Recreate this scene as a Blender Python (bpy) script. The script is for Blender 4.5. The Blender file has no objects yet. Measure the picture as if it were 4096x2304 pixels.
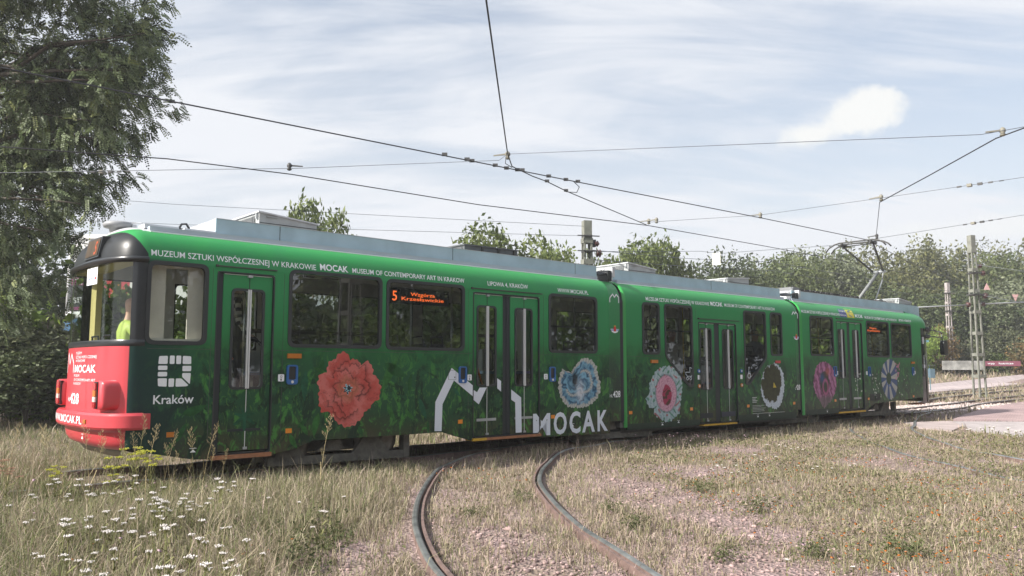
import bpy, math, random
import numpy as np
from mathutils import Vector, Matrix, noise as mnoise
R = math.radians
rng = np.random.default_rng(7); random.seed(7)
scene = bpy.context.scene
col = scene.collection

# ------------------------------------------------------------------ camera, sky, sun, exposure
cd = bpy.data.cameras.new('camera'); camera = bpy.data.objects.new('camera', cd); col.objects.link(camera)
cd.sensor_width = 36; cd.lens = 28.125; cd.clip_start = .05; cd.clip_end = 3000
camera.location = (0, 0, 1.37); camera.rotation_euler = (R(90 + 5.775), 0, 0)
scene.camera = camera
SUN = Vector((-1.26, -.64, 1.0)).normalized()
world = bpy.data.worlds.new('World'); scene.world = world; world.use_nodes = True
def build_world():
    nt = world.node_tree; N = nt.nodes; L = nt.links; N.clear()
    out = N.new('ShaderNodeOutputWorld'); bg = N.new('ShaderNodeBackground'); L.new(bg.outputs[0], out.inputs[0])
    sky = N.new('ShaderNodeTexSky'); sky.sky_type = 'NISHITA'; sky.sun_disc = False
    sky.sun_elevation = math.asin(SUN.z); sky.sun_rotation = math.atan2(SUN.x, SUN.y); sky.air_density = 1.1; sky.dust_density = 3.0; sky.ozone_density = .6
    bg.inputs[1].default_value = .1
    tc = N.new('ShaderNodeTexCoord'); sep = N.new('ShaderNodeSeparateXYZ'); L.new(tc.outputs['Generated'], sep.inputs[0])
    def m(op, a, b=None, c=None):
        n = N.new('ShaderNodeMath'); n.operation = op
        for i, v in enumerate((a, b, c)):
            if v is None: continue
            if isinstance(v, (int, float)): n.inputs[i].default_value = v
            else: L.new(v, n.inputs[i])
        return n.outputs[0]
    zc = m('MAXIMUM', m('ADD', sep.outputs[2], .32), .05)
    u = m('DIVIDE', sep.outputs[0], zc); v = m('DIVIDE', sep.outputs[1], zc)
    # high streaky cirrus lying in a flat layer, streaks run left to right
    def layer(su, sv, rot, det, dist, seed):
        cmb = N.new('ShaderNodeCombineXYZ'); L.new(u, cmb.inputs[0]); L.new(v, cmb.inputs[1]); cmb.inputs[2].default_value = seed
        mp = N.new('ShaderNodeMapping'); mp.inputs['Rotation'].default_value = (0, 0, R(rot)); mp.inputs['Scale'].default_value = (su, sv, 1)
        L.new(cmb.outputs[0], mp.inputs[0])
        nz = N.new('ShaderNodeTexNoise'); nz.inputs['Scale'].default_value = 1; nz.inputs['Detail'].default_value = det
        nz.inputs['Roughness'].default_value = .58; nz.inputs['Distortion'].default_value = dist
        L.new(mp.outputs[0], nz.inputs['Vector']); return nz.outputs[0]
    a = layer(1.0, 3.2, 32, 5, .9, 30.2); b = layer(.9, 1.1, 15, 3, .4, 17.7); c3 = layer(2.6, 11.0, 32, 4, 1.2, 5.0)
    s = m('ADD', m('MULTIPLY', a, .9), m('ADD', m('MULTIPLY', b, .9), m('MULTIPLY', c3, .35)))
    mr = N.new('ShaderNodeMapRange'); mr.interpolation_type = 'SMOOTHSTEP'; mr.inputs[1].default_value = .88; mr.inputs[2].default_value = 1.32
    mr.inputs[3].default_value = .34; mr.inputs[4].default_value = 1.0
    L.new(s, mr.inputs[0])
    hz = N.new('ShaderNodeMapRange'); hz.inputs[1].default_value = .0; hz.inputs[2].default_value = .36; hz.inputs[3].default_value = .62; hz.inputs[4].default_value = 0
    L.new(sep.outputs[2], hz.inputs[0])
    mask = m('MINIMUM', m('ADD', mr.outputs[0], hz.outputs[0]), 1.0)
    mix = N.new('ShaderNodeMixRGB'); L.new(mask, mix.inputs[0]); L.new(sky.outputs[0], mix.inputs[1]); mix.inputs[2].default_value = (4.9, 5.05, 5.35, 1)
    # one small fair-weather cumulus, to the right, and a low bank of them over the trees
    prev = mix.outputs[0]
    wob = N.new('ShaderNodeTexNoise'); wob.inputs['Scale'].default_value = 21; wob.inputs['Detail'].default_value = 4; wob.inputs['Roughness'].default_value = .6
    L.new(tc.outputs['Generated'], wob.inputs['Vector'])
    wv = m('MULTIPLY', m('SUBTRACT', wob.outputs[0], .5), 1.7)
    az = m('ARCTAN2', sep.outputs[0], sep.outputs[1])
    def puff(az0, el0, ra, re, tilt, soft):
        da = m('SUBTRACT', az, R(az0)); de = m('SUBTRACT', m('ARCSINE', sep.outputs[2]), R(el0))
        de2 = m('SUBTRACT', de, m('MULTIPLY', da, tilt))
        d = m('SQRT', m('ADD', m('POWER', m('DIVIDE', da, R(ra)), 2), m('POWER', m('DIVIDE', de2, R(re)), 2)))
        q = N.new('ShaderNodeMapRange'); q.interpolation_type = 'SMOOTHSTEP'
        q.inputs[1].default_value = 1.0 - soft; q.inputs[2].default_value = 1.0 + soft * .4; q.inputs[3].default_value = 1; q.inputs[4].default_value = 0
        L.new(m('ADD', d, wv), q.inputs[0]); return q.outputs[0]
    for k in ((24.1, 16.7, 3.1, 1.55, .05, .38), (21.3, 15.6, 2.3, .9, .0, .55), (32, 8.6, 7, .9, 0, .8)):
        mk = puff(*k)
        if k[0] > 28: mk = m('MULTIPLY', mk, .6)
        nm = N.new('ShaderNodeMixRGB'); L.new(mk, nm.inputs[0]); L.new(prev, nm.inputs[1]); nm.inputs[2].default_value = (5.35, 5.4, 5.35, 1); prev = nm.outputs[0]
    L.new(prev, bg.inputs[0])
build_world()
sl = bpy.data.lights.new('sun', 'SUN'); sl.energy = 4.6; sl.angle = R(.55); sl.color = (1, .95, .88)
sun = bpy.data.objects.new('sun', sl); col.objects.link(sun); sun.rotation_euler = SUN.to_track_quat('Z', 'Y').to_euler()
vs = scene.view_settings; vs.view_transform = 'Standard'; vs.look = 'None'; vs.gamma = 1; vs.exposure = 0.86; vs.use_curve_mapping = False

cy = scene.cycles
world.cycles.sampling_method = 'MANUAL'; world.cycles.sample_map_resolution = 512
cy.max_bounces = 5; cy.diffuse_bounces = 2; cy.glossy_bounces = 2; cy.transmission_bounces = 2; cy.volume_bounces = 0; cy.transparent_max_bounces = 8; cy.caustics_reflective = False; cy.caustics_refractive = False
# ------------------------------------------------------------------ materials
MATS = {}
def new_mat(name):
    mt = bpy.data.materials.new(name); mt.use_nodes = True; MATS[name] = mt
    return mt, mt.node_tree.nodes, mt.node_tree.links, mt.node_tree.nodes['Principled BSDF']
def mat(name, c, rough=.6, metal=0, spec=.5, var=.0, scale=8, bump=0, bscale=40, coat=0, c2=None, det=5):
    mt, N, L, p = new_mat(name)
    p.inputs['Base Color'].default_value = (*c, 1); p.inputs['Roughness'].default_value = rough; p.inputs['Metallic'].default_value = metal
    p.inputs['Specular IOR Level'].default_value = spec; p.inputs['Coat Weight'].default_value = coat; p.inputs['Coat Roughness'].default_value = .06
    if var or c2:
        tc = N.new('ShaderNodeTexCoord'); nz = N.new('ShaderNodeTexNoise'); nz.inputs['Scale'].default_value = scale; nz.inputs['Detail'].default_value = det
        L.new(tc.outputs['Object'], nz.inputs['Vector'])
        rp = N.new('ShaderNodeValToRGB'); rp.color_ramp.elements[0].position = .3; rp.color_ramp.elements[1].position = .7
        a = c2 if c2 else tuple(x * (1 - var) for x in c); b = c if c2 else tuple(min(1, x * (1 + var)) for x in c)
        rp.color_ramp.elements[0].color = (*a, 1); rp.color_ramp.elements[1].color = (*b, 1)
        L.new(nz.outputs[0], rp.inputs[0]); L.new(rp.outputs[0], p.inputs['Base Color'])
    if bump:
        tc = N.new('ShaderNodeTexCoord'); nz = N.new('ShaderNodeTexNoise'); nz.inputs['Scale'].default_value = bscale; nz.inputs['Detail'].default_value = 4
        L.new(tc.outputs['Object'], nz.inputs['Vector'])
        bp = N.new('ShaderNodeBump'); bp.inputs['Strength'].default_value = bump; bp.inputs['Distance'].default_value = .02
        L.new(nz.outputs[0], bp.inputs['Height']); L.new(bp.outputs[0], p.inputs['Normal'])
    return mt
def attr_mat(name, rough=.7, trans=0, spec=.3, coat=0):
    mt, N, L, p = new_mat(name)
    at = N.new('ShaderNodeAttribute'); at.attribute_name = 'Col'; L.new(at.outputs['Color'], p.inputs['Base Color'])
    p.inputs['Roughness'].default_value = rough; p.inputs['Specular IOR Level'].default_value = spec; p.inputs['Coat Weight'].default_value = coat
    if trans:
        tr = N.new('ShaderNodeBsdfTranslucent'); mx = N.new('ShaderNodeMixShader'); mx.inputs[0].default_value = trans
        L.new(at.outputs['Color'], tr.inputs[0]); L.new(p.outputs[0], mx.inputs[1]); L.new(tr.outputs[0], mx.inputs[2])
        L.new(mx.outputs[0], N['Material Output'].inputs[0])
    return mt
def emit_mat(name, c, s):
    mt, N, L, p = new_mat(name)
    p.inputs['Base Color'].default_value = (0, 0, 0, 1); p.inputs['Emission Color'].default_value = (*c, 1); p.inputs['Emission Strength'].default_value = s
    return mt
def glass_mat(name, tint, f0=.05):
    mt, N, L, p = new_mat(name); N.remove(p)
    t = N.new('ShaderNodeBsdfTransparent'); t.inputs[0].default_value = (*tint, 1)
    g = N.new('ShaderNodeBsdfGlossy'); g.inputs['Roughness'].default_value = 0; g.inputs[0].default_value = (.95, .97, 1, 1)
    lw = N.new('ShaderNodeLayerWeight'); lw.inputs[0].default_value = .5
    pw = N.new('ShaderNodeMath'); pw.operation = 'POWER'; L.new(lw.outputs['Facing'], pw.inputs[0]); pw.inputs[1].default_value = 5
    fr = N.new('ShaderNodeMath'); fr.operation = 'MULTIPLY_ADD'; L.new(pw.outputs[0], fr.inputs[0]); fr.inputs[1].default_value = 1 - f0; fr.inputs[2].default_value = f0
    mx = N.new('ShaderNodeMixShader'); L.new(fr.outputs[0], mx.inputs[0]); L.new(t.outputs[0], mx.inputs[1]); L.new(g.outputs[0], mx.inputs[2])
    L.new(mx.outputs[0], N['Material Output'].inputs[0]); return mt
GLASS = glass_mat('tinted_glass', (.46, .49, .48), .12)
GLASS_DOOR = glass_mat('door_glass', (.72, .76, .72), .07)
GLASS_CLEAR = glass_mat('clear_glass', (.86, .90, .87), .06)
RUBBER = mat('black_rubber', (.028, .032, .034), .5)
BLACK = mat('black_gloss', (.022, .025, .028), .30, coat=.2)
RECESS = mat('door_recess', (.012, .018, .022), .5)
WHITE = mat('white_film', (.84, .86, .88), .45, spec=.3)
TEXTW = mat('lettering_film', (.86, .90, .91), .5, spec=.3)
RED = mat('red_paint', (.58, .060, .075), .34, coat=.25, var=.05, scale=3)
SILVER = mat('light_grey_fairing', (.38, .52, .575), .45, var=.10, scale=3.5)
SILVER2 = mat('pale_blue_roof_edge', (.42, .48, .54), .4, var=.06, scale=3)
ROOFW = mat('pale_roof', (.56, .58, .60), .35, var=.08, scale=2)
GALV = mat('galvanised_steel', (.42, .44, .45), .45, metal=.4, var=.12, scale=9)
DKGALV = mat('weathered_arm_paint', (.20, .21, .21), .6, var=.2, scale=12)
ACSIDE = mat('grey_unit_paint', (.40, .42, .42), .5, var=.12, scale=6)
DARKM = mat('dark_metal', (.060, .060, .057), .55, var=.3, scale=10)
BOGIE = mat('dusty_bogie_steel', (.135, .125, .105), .75, var=.35, scale=9, bump=.3)
WHEELM = mat('worn_wheel_steel', (.17, .15, .125), .5, metal=.6, var=.3, scale=8)
ALU = mat('aluminium_bar', (.70, .72, .72), .35, metal=.3)
STEEL = mat('polished_handrail', (.55, .56, .56), .25, metal=.9)
YELLOWP = mat('yellow_rail_paint', (.55, .40, .04), .4)
REDRAIL = mat('orange_handrail', (.55, .10, .02), .4)
BLUE = mat('blue_plastic', (.02, .12, .36), .35, coat=.3)
ORANGE = mat('amber_lens', (.80, .26, .01), .3, coat=.4)
ORANGEL = mat('amber_lamp', (.50, .16, .012), .3, coat=.5)
REDLENS = mat('red_lens', (.45, .012, .015), .15, coat=.8)
CLEARL = mat('clear_lens', (.75, .72, .66), .2, coat=.8)
SILLB = mat('brown_sill', (.36, .15, .07), .5, var=.2, scale=14)
SILLY = mat('yellow_sill', (.62, .36, .03), .5, var=.2, scale=14)
LINING = mat('interior_lining', (.68, .69, .66), .55)
FLOORM = mat('interior_floor', (.20, .20, .19), .7)
BEIGE = mat('cab_panel', (.62, .57, .50), .6, var=.05)
YELP = mat('cream_pillar', (.55, .48, .20), .5)
SEATM = mat('seat_shell', (.035, .04, .05), .5)
SEATF = mat('seat_fabric', (.05, .09, .16), .9, var=.3, scale=40)
LED = emit_mat('led_amber', (1.0, .16, .03), 1.6)
LED2 = emit_mat('led_amber_dim', (1.0, .16, .03), .55)
LEDP = mat('led_board', (.010, .010, .012), .35)
CONC = mat('weathered_concrete', (.20, .205, .175), .85, var=.22, scale=5, bump=.3, bscale=30)
CONC2 = mat('pinkish_concrete', (.40, .36, .35), .85, var=.25, scale=3, bump=.3, bscale=30)
WIRE = mat('copper_wire_dark', (.055, .055, .06), .5, metal=.5)
WIRET = mat('steel_span_wire', (.12, .13, .15), .5, metal=.4)
FIT = mat('dark_fitting', (.06, .06, .06), .55)
PORC = mat('cream_insulator', (.22, .21, .17), .6)
BROWNI = mat('brown_insulator', (.10, .04, .035), .3, coat=.5)
RAILTOP = mat('rail_steel', (.30, .31, .30), .38, metal=.7, var=.35, scale=7)
RUST = mat('rusty_rail', (.17, .115, .10), .8, var=.3, scale=12, bump=.2)
BARK = mat('bark', (.075, .062, .048), .9, var=.4, scale=12, bump=.6, bscale=25)
PALEBARK = mat('pale_bark', (.30, .27, .23), .9, var=.4, scale=8, bump=.4)
LEAF = attr_mat('leaves', .55, .28, .35)
GRASSM = attr_mat('grass_blades', .65, .25, .25)
PRINT = attr_mat('printed_film', .4, 0, .25, 0)

def livery(name, front=False, dome=False):
    """printed wrap: green that darkens into foliage towards the skirt, all from car coordinates (x along, z up)"""
    mt, N, L, p = new_mat(name)
    tc = N.new('ShaderNodeTexCoord'); sep = N.new('ShaderNodeSeparateXYZ'); L.new(tc.outputs['Object'], sep.inputs[0])
    def m(op, a, b=None):
        n = N.new('ShaderNodeMath'); n.operation = op
        for i, v in enumerate((a, b)):
            if v is None: continue
            if isinstance(v, (int, float)): n.inputs[i].default_value = v
            else: L.new(v, n.inputs[i])
        return n.outputs[0]
    def noise(sc, det, dist=0, zs=1.0, rough=.55):
        mp = N.new('ShaderNodeMapping'); mp.inputs['Scale'].default_value = (1, 1, zs); L.new(tc.outputs['Object'], mp.inputs[0])
        n = N.new('ShaderNodeTexNoise'); n.inputs['Scale'].default_value = sc; n.inputs['Detail'].default_value = det; n.inputs['Distortion'].default_value = dist
        n.inputs['Roughness'].default_value = rough; L.new(mp.outputs[0], n.inputs['Vector']); return n.outputs[0]
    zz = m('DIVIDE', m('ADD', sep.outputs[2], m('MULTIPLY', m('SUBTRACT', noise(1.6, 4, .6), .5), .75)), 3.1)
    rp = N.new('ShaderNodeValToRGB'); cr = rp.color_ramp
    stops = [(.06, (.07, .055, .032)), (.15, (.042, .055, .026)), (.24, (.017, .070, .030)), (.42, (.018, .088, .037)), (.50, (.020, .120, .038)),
             (.57, (.026, .20, .060)), (.72, (.032, .24, .082)), (.86, (.034, .265, .085)), (.95, (.036, .30, .078))]  # printed greens; the brighter top also paints in sky reflection on the eaves
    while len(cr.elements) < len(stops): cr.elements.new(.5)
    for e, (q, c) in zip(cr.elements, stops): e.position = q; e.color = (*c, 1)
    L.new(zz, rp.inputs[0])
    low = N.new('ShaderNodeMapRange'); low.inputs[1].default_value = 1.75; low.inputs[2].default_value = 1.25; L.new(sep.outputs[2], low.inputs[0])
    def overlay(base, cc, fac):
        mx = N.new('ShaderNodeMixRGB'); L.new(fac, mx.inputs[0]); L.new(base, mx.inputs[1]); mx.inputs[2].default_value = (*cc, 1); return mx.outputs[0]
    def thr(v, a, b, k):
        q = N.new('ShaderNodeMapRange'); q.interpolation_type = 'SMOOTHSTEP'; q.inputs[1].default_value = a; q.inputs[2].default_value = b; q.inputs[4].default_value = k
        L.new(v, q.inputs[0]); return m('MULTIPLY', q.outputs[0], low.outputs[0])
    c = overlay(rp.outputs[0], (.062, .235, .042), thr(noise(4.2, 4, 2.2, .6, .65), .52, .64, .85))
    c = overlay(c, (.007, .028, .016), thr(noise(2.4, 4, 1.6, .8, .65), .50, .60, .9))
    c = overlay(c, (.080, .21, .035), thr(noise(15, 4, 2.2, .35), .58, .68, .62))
    if front:
        q = N.new('ShaderNodeMapRange'); q.interpolation_type = 'SMOOTHSTEP'; q.inputs[1].default_value = 2.9; q.inputs[2].default_value = 3.75; q.inputs[3].default_value = .9; q.inputs[4].default_value = 0
        L.new(sep.outputs[0], q.inputs[0])
        up = N.new('ShaderNodeMapRange'); up.inputs[1].default_value = 2.66; up.inputs[2].default_value = 2.6; L.new(sep.outputs[2], up.inputs[0])
        c = overlay(c, (.010, .034, .034), m('MULTIPLY', q.outputs[0], up.outputs[0]))
    if dome:
        edge = m('SUBTRACT', sep.outputs[0], m('SUBTRACT', 2.985, m('MULTIPLY', m('SUBTRACT', sep.outputs[2], 2.63), .62)))
        q = m('LESS_THAN', edge, 0.0)
        c = overlay(c, (.022, .025, .027), q)
        w = m('GREATER_THAN', sep.outputs[2], 3.0)
        mx = N.new('ShaderNodeMixRGB'); L.new(w, mx.inputs[0]); L.new(c, mx.inputs[1]); mx.inputs[2].default_value = (.50, .52, .53, 1); c = mx.outputs[0]
    L.new(c, p.inputs['Base Color'])
    p.inputs['Roughness'].default_value = .36; p.inputs['Specular IOR Level'].default_value = .28; p.inputs['Coat Weight'].default_value = .0
    bp = N.new('ShaderNodeBump'); bp.inputs['Strength'].default_value = .12; bp.inputs['Distance'].default_value = .02
    L.new(noise(2.2, 2), bp.inputs['Height']); L.new(bp.outputs[0], p.inputs['Normal'])
    return mt
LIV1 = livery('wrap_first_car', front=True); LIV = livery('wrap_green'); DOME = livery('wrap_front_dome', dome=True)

# ------------------------------------------------------------------ mesh helpers
def tag(o, label=None, cat=None, group=None, kind=None):
    if label: o['label'] = label
    if cat: o['category'] = cat
    if group: o['group'] = group
    if kind: o['kind'] = kind
    return o
def empty(name, loc, label, cat, group=None, rz=0):
    o = bpy.data.objects.new(name, None); col.objects.link(o); o.location = loc; o.rotation_euler.z = rz; o.empty_display_size = .2
    return tag(o, label, cat, group)
class MB:
    def __init__(s): s.v = []; s.f = []; s.mi = []; s.cur = 0
    def add(s, vs, fs):
        b = len(s.v); s.v += [tuple(q) for q in vs]
        for f in fs: s.f.append(tuple(b + i for i in f)); s.mi.append(s.cur)
        return s
    def box(s, x0, x1, y0, y1, z0, z1):
        return s.add([(x0, y0, z0), (x1, y0, z0), (x1, y1, z0), (x0, y1, z0), (x0, y0, z1), (x1, y0, z1), (x1, y1, z1), (x0, y1, z1)],
                     [(0, 3, 2, 1), (4, 5, 6, 7), (0, 1, 5, 4), (1, 2, 6, 5), (2, 3, 7, 6), (3, 0, 4, 7)])
    def bar(s, a, b, w, h, up=(0, 0, 1), w2=None, h2=None):
        a = Vector(a); b = Vector(b); d = (b - a).normalized(); u = Vector(up); x = d.cross(u)
        if x.length < 1e-4: x = d.cross(Vector((0, 1, 0)))
        x.normalize(); y = x.cross(d); vs = []
        for p, ww, hh in ((a, w, h), (b, w2 or w, h2 or h)):
            for i, j in ((-1, -1), (1, -1), (1, 1), (-1, 1)): vs.append(p + x * i * ww / 2 + y * j * hh / 2)
        return s.add(vs, [(0, 1, 2, 3), (7, 6, 5, 4), (0, 4, 5, 1), (1, 5, 6, 2), (2, 6, 7, 3), (3, 7, 4, 0)])
    def tube(s, pts, r, n=6, r2=None, cap=True):
        pts = [Vector(p) for p in pts]; vs = []; m = len(pts)
        for i, p in enumerate(pts):
            d = (pts[min(i + 1, m - 1)] - pts[max(i - 1, 0)]).normalized()
            x = d.cross(Vector((0, 0, 1)))
            if x.length < 1e-3: x = d.cross(Vector((0, 1, 0)))
            x.normalize(); y = x.cross(d); rr = r if r2 is None else r + (r2 - r) * i / (m - 1)
            for k in range(n): a = 2 * math.pi * k / n; vs.append(p + (x * math.cos(a) + y * math.sin(a)) * rr)
        fs = [(i * n + k, i * n + (k + 1) % n, (i + 1) * n + (k + 1) % n, (i + 1) * n + k) for i in range(m - 1) for k in range(n)]
        if cap: fs += [tuple(range(n))[::-1], tuple(range((m - 1) * n, m * n))]
        return s.add(vs, fs)
    def lathe(s, prof, c=(0, 0, 0), n=20, axis='z'):
        vs = []
        for r, h in prof:
            for k in range(n):
                a = 2 * math.pi * k / n; x, y = r * math.cos(a), r * math.sin(a)
                q = (x, y, h) if axis == 'z' else ((x, h, y) if axis == 'y' else (h, x, y)); vs.append((c[0] + q[0], c[1] + q[1], c[2] + q[2]))
        m = len(prof)
        return s.add(vs, [(i * n + k, i * n + (k + 1) % n, (i + 1) * n + (k + 1) % n, (i + 1) * n + k) for i in range(m - 1) for k in range(n)] + [tuple(range(n))[::-1], tuple(range((m - 1) * n, m * n))])
    def prism(s, pts, y0, y1):          # polygon in (x,z), extruded along y
        n = len(pts)
        return s.add([(a, y0, b) for a, b in pts] + [(a, y1, b) for a, b in pts],
                     [tuple(range(n)), tuple(range(2 * n - 1, n - 1, -1))] + [(i, n + i, n + (i + 1) % n, (i + 1) % n) for i in range(n)])
    def ring(s, outer, inner, y0, y1):   # frame between two outlines of equal count
        n = len(outer); vs = [(a, y0, b) for a, b in outer] + [(a, y0, b) for a, b in inner] + [(a, y1, b) for a, b in outer] + [(a, y1, b) for a, b in inner]
        fs = []
        for i in range(n):
            j = (i + 1) % n
            fs += [(i, j, n + j, n + i), (n + i, n + j, 3 * n + j, 3 * n + i), (i, 2 * n + i, 2 * n + j, j), (2 * n + i, 3 * n + i, 3 * n + j, 2 * n + j)]
        return s.add(vs, fs)
    def build(s, name, mats, parent=None, smooth=False, loc=None, rz=None):
        me = bpy.data.meshes.new(name); me.from_pydata(s.v, [], s.f)
        for q in (mats if isinstance(mats, (list, tuple)) else [mats]): me.materials.append(q)
        if any(s.mi): me.polygons.foreach_set('material_index', s.mi)
        if smooth: me.polygons.foreach_set('use_smooth', [True] * len(s.f))
        me.update(); return link(name, me, parent, loc, rz)
def link(name, me, parent=None, loc=None, rz=None):
    o = bpy.data.objects.new(name, me); col.objects.link(o)
    if parent: o.parent = parent
    if loc is not None: o.location = loc
    if rz is not None: o.rotation_euler.z = rz
    return o
def fastmesh(name, verts, loops, starts, mats, colors=None, smooth=False):
    me = bpy.data.meshes.new(name); me.vertices.add(len(verts)); me.vertices.foreach_set('co', np.ascontiguousarray(verts, dtype=np.float32).ravel())
    me.loops.add(len(loops)); me.loops.foreach_set('vertex_index', np.ascontiguousarray(loops, dtype=np.int32))
    me.polygons.add(len(starts)); me.polygons.foreach_set('loop_start', np.ascontiguousarray(starts, dtype=np.int32))
    if colors is not None:
        at = me.color_attributes.new('Col', 'FLOAT_COLOR', 'POINT'); c4 = np.ones((len(verts), 4), np.float32); c4[:, :3] = colors; at.data.foreach_set('color', c4.ravel())
    for q in (mats if isinstance(mats, (list, tuple)) else [mats]): me.materials.append(q)
    me.update(calc_edges=True); me.validate()
    if smooth: me.polygons.foreach_set('use_smooth', [True] * len(starts))
    return me
def quads(name, V, mats, C):            # V (n,4,3), C (n,3)
    n = len(V); return fastmesh(name, V.reshape(-1, 3), np.arange(4 * n), np.arange(0, 4 * n, 4), mats, np.repeat(C, 4, 0))
def rounded(corners, r, n=5):
    out = []; m = len(corners)
    for i in range(m):
        p = Vector(corners[i]); a = Vector(corners[i - 1]) - p; b = Vector(corners[(i + 1) % m]) - p
        q = min(r, a.length * .45, b.length * .45); p0 = p + a.normalized() * q; p1 = p + b.normalized() * q
        for k in range(n + 1):
            t = k / n; out.append(tuple(p0 * (1 - t) ** 2 + p * 2 * t * (1 - t) + p1 * t * t))
    return out
def inset(corners, w):
    m = len(corners); out = []; ar = sum(corners[i - 1][0] * corners[i][1] - corners[i][0] * corners[i - 1][1] for i in range(m)); sg = 1 if ar > 0 else -1
    for i in range(m):
        p = Vector(corners[i]); d0 = (p - Vector(corners[i - 1])).normalized(); d1 = (Vector(corners[(i + 1) % m]) - p).normalized()
        n0 = Vector((-d0.y, d0.x)) * sg; n1 = Vector((-d1.y, d1.x)) * sg; k = (n0 + n1) / max(.3, 1 + n0.dot(n1)); out.append(tuple(p + k * w))
    return out
def rc(a, b, c, d): return [(a, c), (b, c), (b, d), (a, d)]
_tc = {}
def text_mesh(body, bold=0.0):
    key = (body, bold)
    if key in _tc: return _tc[key]
    cu = bpy.data.curves.new('lettering', 'FONT'); cu.body = body; cu.resolution_u = 3; cu.offset = bold
    ob = bpy.data.objects.new('lettering', cu); col.objects.link(ob); dg = bpy.context.evaluated_depsgraph_get()
    me = bpy.data.meshes.new_from_object(ob.evaluated_get(dg)); bpy.data.objects.remove(ob)
    co = np.zeros(len(me.vertices) * 3, np.float32); me.vertices.foreach_get('co', co); _tc[key] = (me, co.reshape(-1, 3)); return _tc[key]
H_CAP = None
def lettering(body, x0, x1, zb, cap, m, parent, place, bold=0.0, name='lettering', relh=None):
    """flat film lettering: x0..x1 along, baseline zb, cap height; place(x,z)->(x,y,z) in car space"""
    global H_CAP
    if H_CAP is None: H_CAP = text_mesh('H')[1][:, 1].max()
    me, co = text_mesh(body, bold); co = co.copy(); me = me.copy()
    xs = (co[:, 0] - co[:, 0].min()) / (co[:, 0].max() - co[:, 0].min()) * (x1 - x0) + x0; zs = zb + co[:, 1] / H_CAP * cap
    out = np.array([place(a, b) for a, b in zip(xs, zs)], np.float32); me.vertices.foreach_set('co', out.ravel())
    me.materials.clear(); me.materials.append(m); me.update()
    o = link(name, me, parent); return o

# ------------------------------------------------------------------ ground and setting
def smooth01(t): t = np.clip(t, 0, 1); return t * t * (3 - 2 * t)
def hgt(x, y):
    x = np.asarray(x, float); y = np.asarray(y, float)
    bank = 1.35 * smooth01((y - 48) / 24) * smooth01((x + 5) / 22)
    fl_ = 1 - smooth01((x - 7.2) / 1.6)
    return bank + fl_ * (.02 * np.sin(x * 1.3 + 1) * np.cos(y * .9) + .012 * np.sin(x * 3.1 + y * 2.3))
def Z(x, y): return float(hgt(x, y))
def soil_material():
    mt, N, L, p = new_mat('dry_soil_and_gravel')
    tc = N.new('ShaderNodeTexCoord')
    def nz(sc, det, rough=.6):
        n = N.new('ShaderNodeTexNoise'); n.inputs['Scale'].default_value = sc; n.inputs['Detail'].default_value = det; n.inputs['Roughness'].default_value = rough
        L.new(tc.outputs['Object'], n.inputs['Vector']); return n
    vo = N.new('ShaderNodeTexVoronoi'); vo.inputs['Scale'].default_value = 30; L.new(tc.outputs['Object'], vo.inputs['Vector'])
    a = nz(9, 8); r1 = N.new('ShaderNodeValToRGB'); r1.color_ramp.elements[0].position = .35; r1.color_ramp.elements[1].position = .68
    r1.color_ramp.elements[0].color = (.25, .19, .178, 1); r1.color_ramp.elements[1].color = (.45, .335, .325, 1); L.new(a.outputs[0], r1.inputs[0])
    mul = N.new('ShaderNodeMixRGB'); mul.blend_type = 'MULTIPLY'; mul.inputs[0].default_value = .28
    L.new(r1.outputs[0], mul.inputs[1]); bw = N.new('ShaderNodeRGBToBW'); L.new(vo.outputs['Color'], bw.inputs[0]); L.new(bw.outputs[0], mul.inputs[2])
    b = nz(.35, 5); r2 = N.new('ShaderNodeValToRGB'); r2.color_ramp.elements[0].position = .42; r2.color_ramp.elements[1].position = .6; L.new(b.outputs[0], r2.inputs[0])
    mx = N.new('ShaderNodeMixRGB'); L.new(r2.outputs[0], mx.inputs[0]); L.new(mul.outputs[0], mx.inputs[1]); mx.inputs[2].default_value = (.17, .15, .085, 1)
    fac = N.new('ShaderNodeMath'); fac.operation = 'MULTIPLY'; fac.inputs[1].default_value = .5; L.new(r2.outputs[0], fac.inputs[0]); L.new(fac.outputs[0], mx.inputs[0])
    L.new(mx.outputs[0], p.inputs['Base Color']); p.inputs['Roughness'].default_value = .95; p.inputs['Specular IOR Level'].default_value = .15
    bp = N.new('ShaderNodeBump'); bp.inputs['Strength'].default_value = .8; bp.inputs['Distance'].default_value = .03
    ad = N.new('ShaderNodeMath'); ad.operation = 'ADD'; L.new(a.outputs[0], ad.inputs[0]); L.new(vo.outputs['Distance'], ad.inputs[1]); L.new(ad.outputs[0], bp.inputs['Height']); L.new(bp.outputs[0], p.inputs['Normal'])
    return mt
SOIL = soil_material()
def ground():
    xs = np.unique(np.concatenate([np.linspace(-260, -60, 8), np.linspace(-60, -16, 18), np.linspace(-16, 30, 120), np.linspace(30, 90, 30), np.linspace(90, 260, 8)]))
    ys = np.unique(np.concatenate([np.linspace(-160, -30, 8), np.linspace(-30, 2, 14), np.linspace(2, 30, 100), np.linspace(30, 110, 50), np.linspace(110, 320, 10)]))
    X, Y = np.meshgrid(xs, ys); V = np.stack([X, Y, hgt(X, Y)], -1).reshape(-1, 3); nx, ny = len(xs), len(ys)
    i, j = np.meshgrid(np.arange(nx - 1), np.arange(ny - 1)); q = (j * nx + i).ravel(); F = np.stack([q, q + 1, q + nx + 1, q + nx], 1)
    o = link('ground', fastmesh('ground', V, F.ravel(), np.arange(0, F.size, 4), SOIL, smooth=True)); tag(o, kind='structure')
ground()
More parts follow.
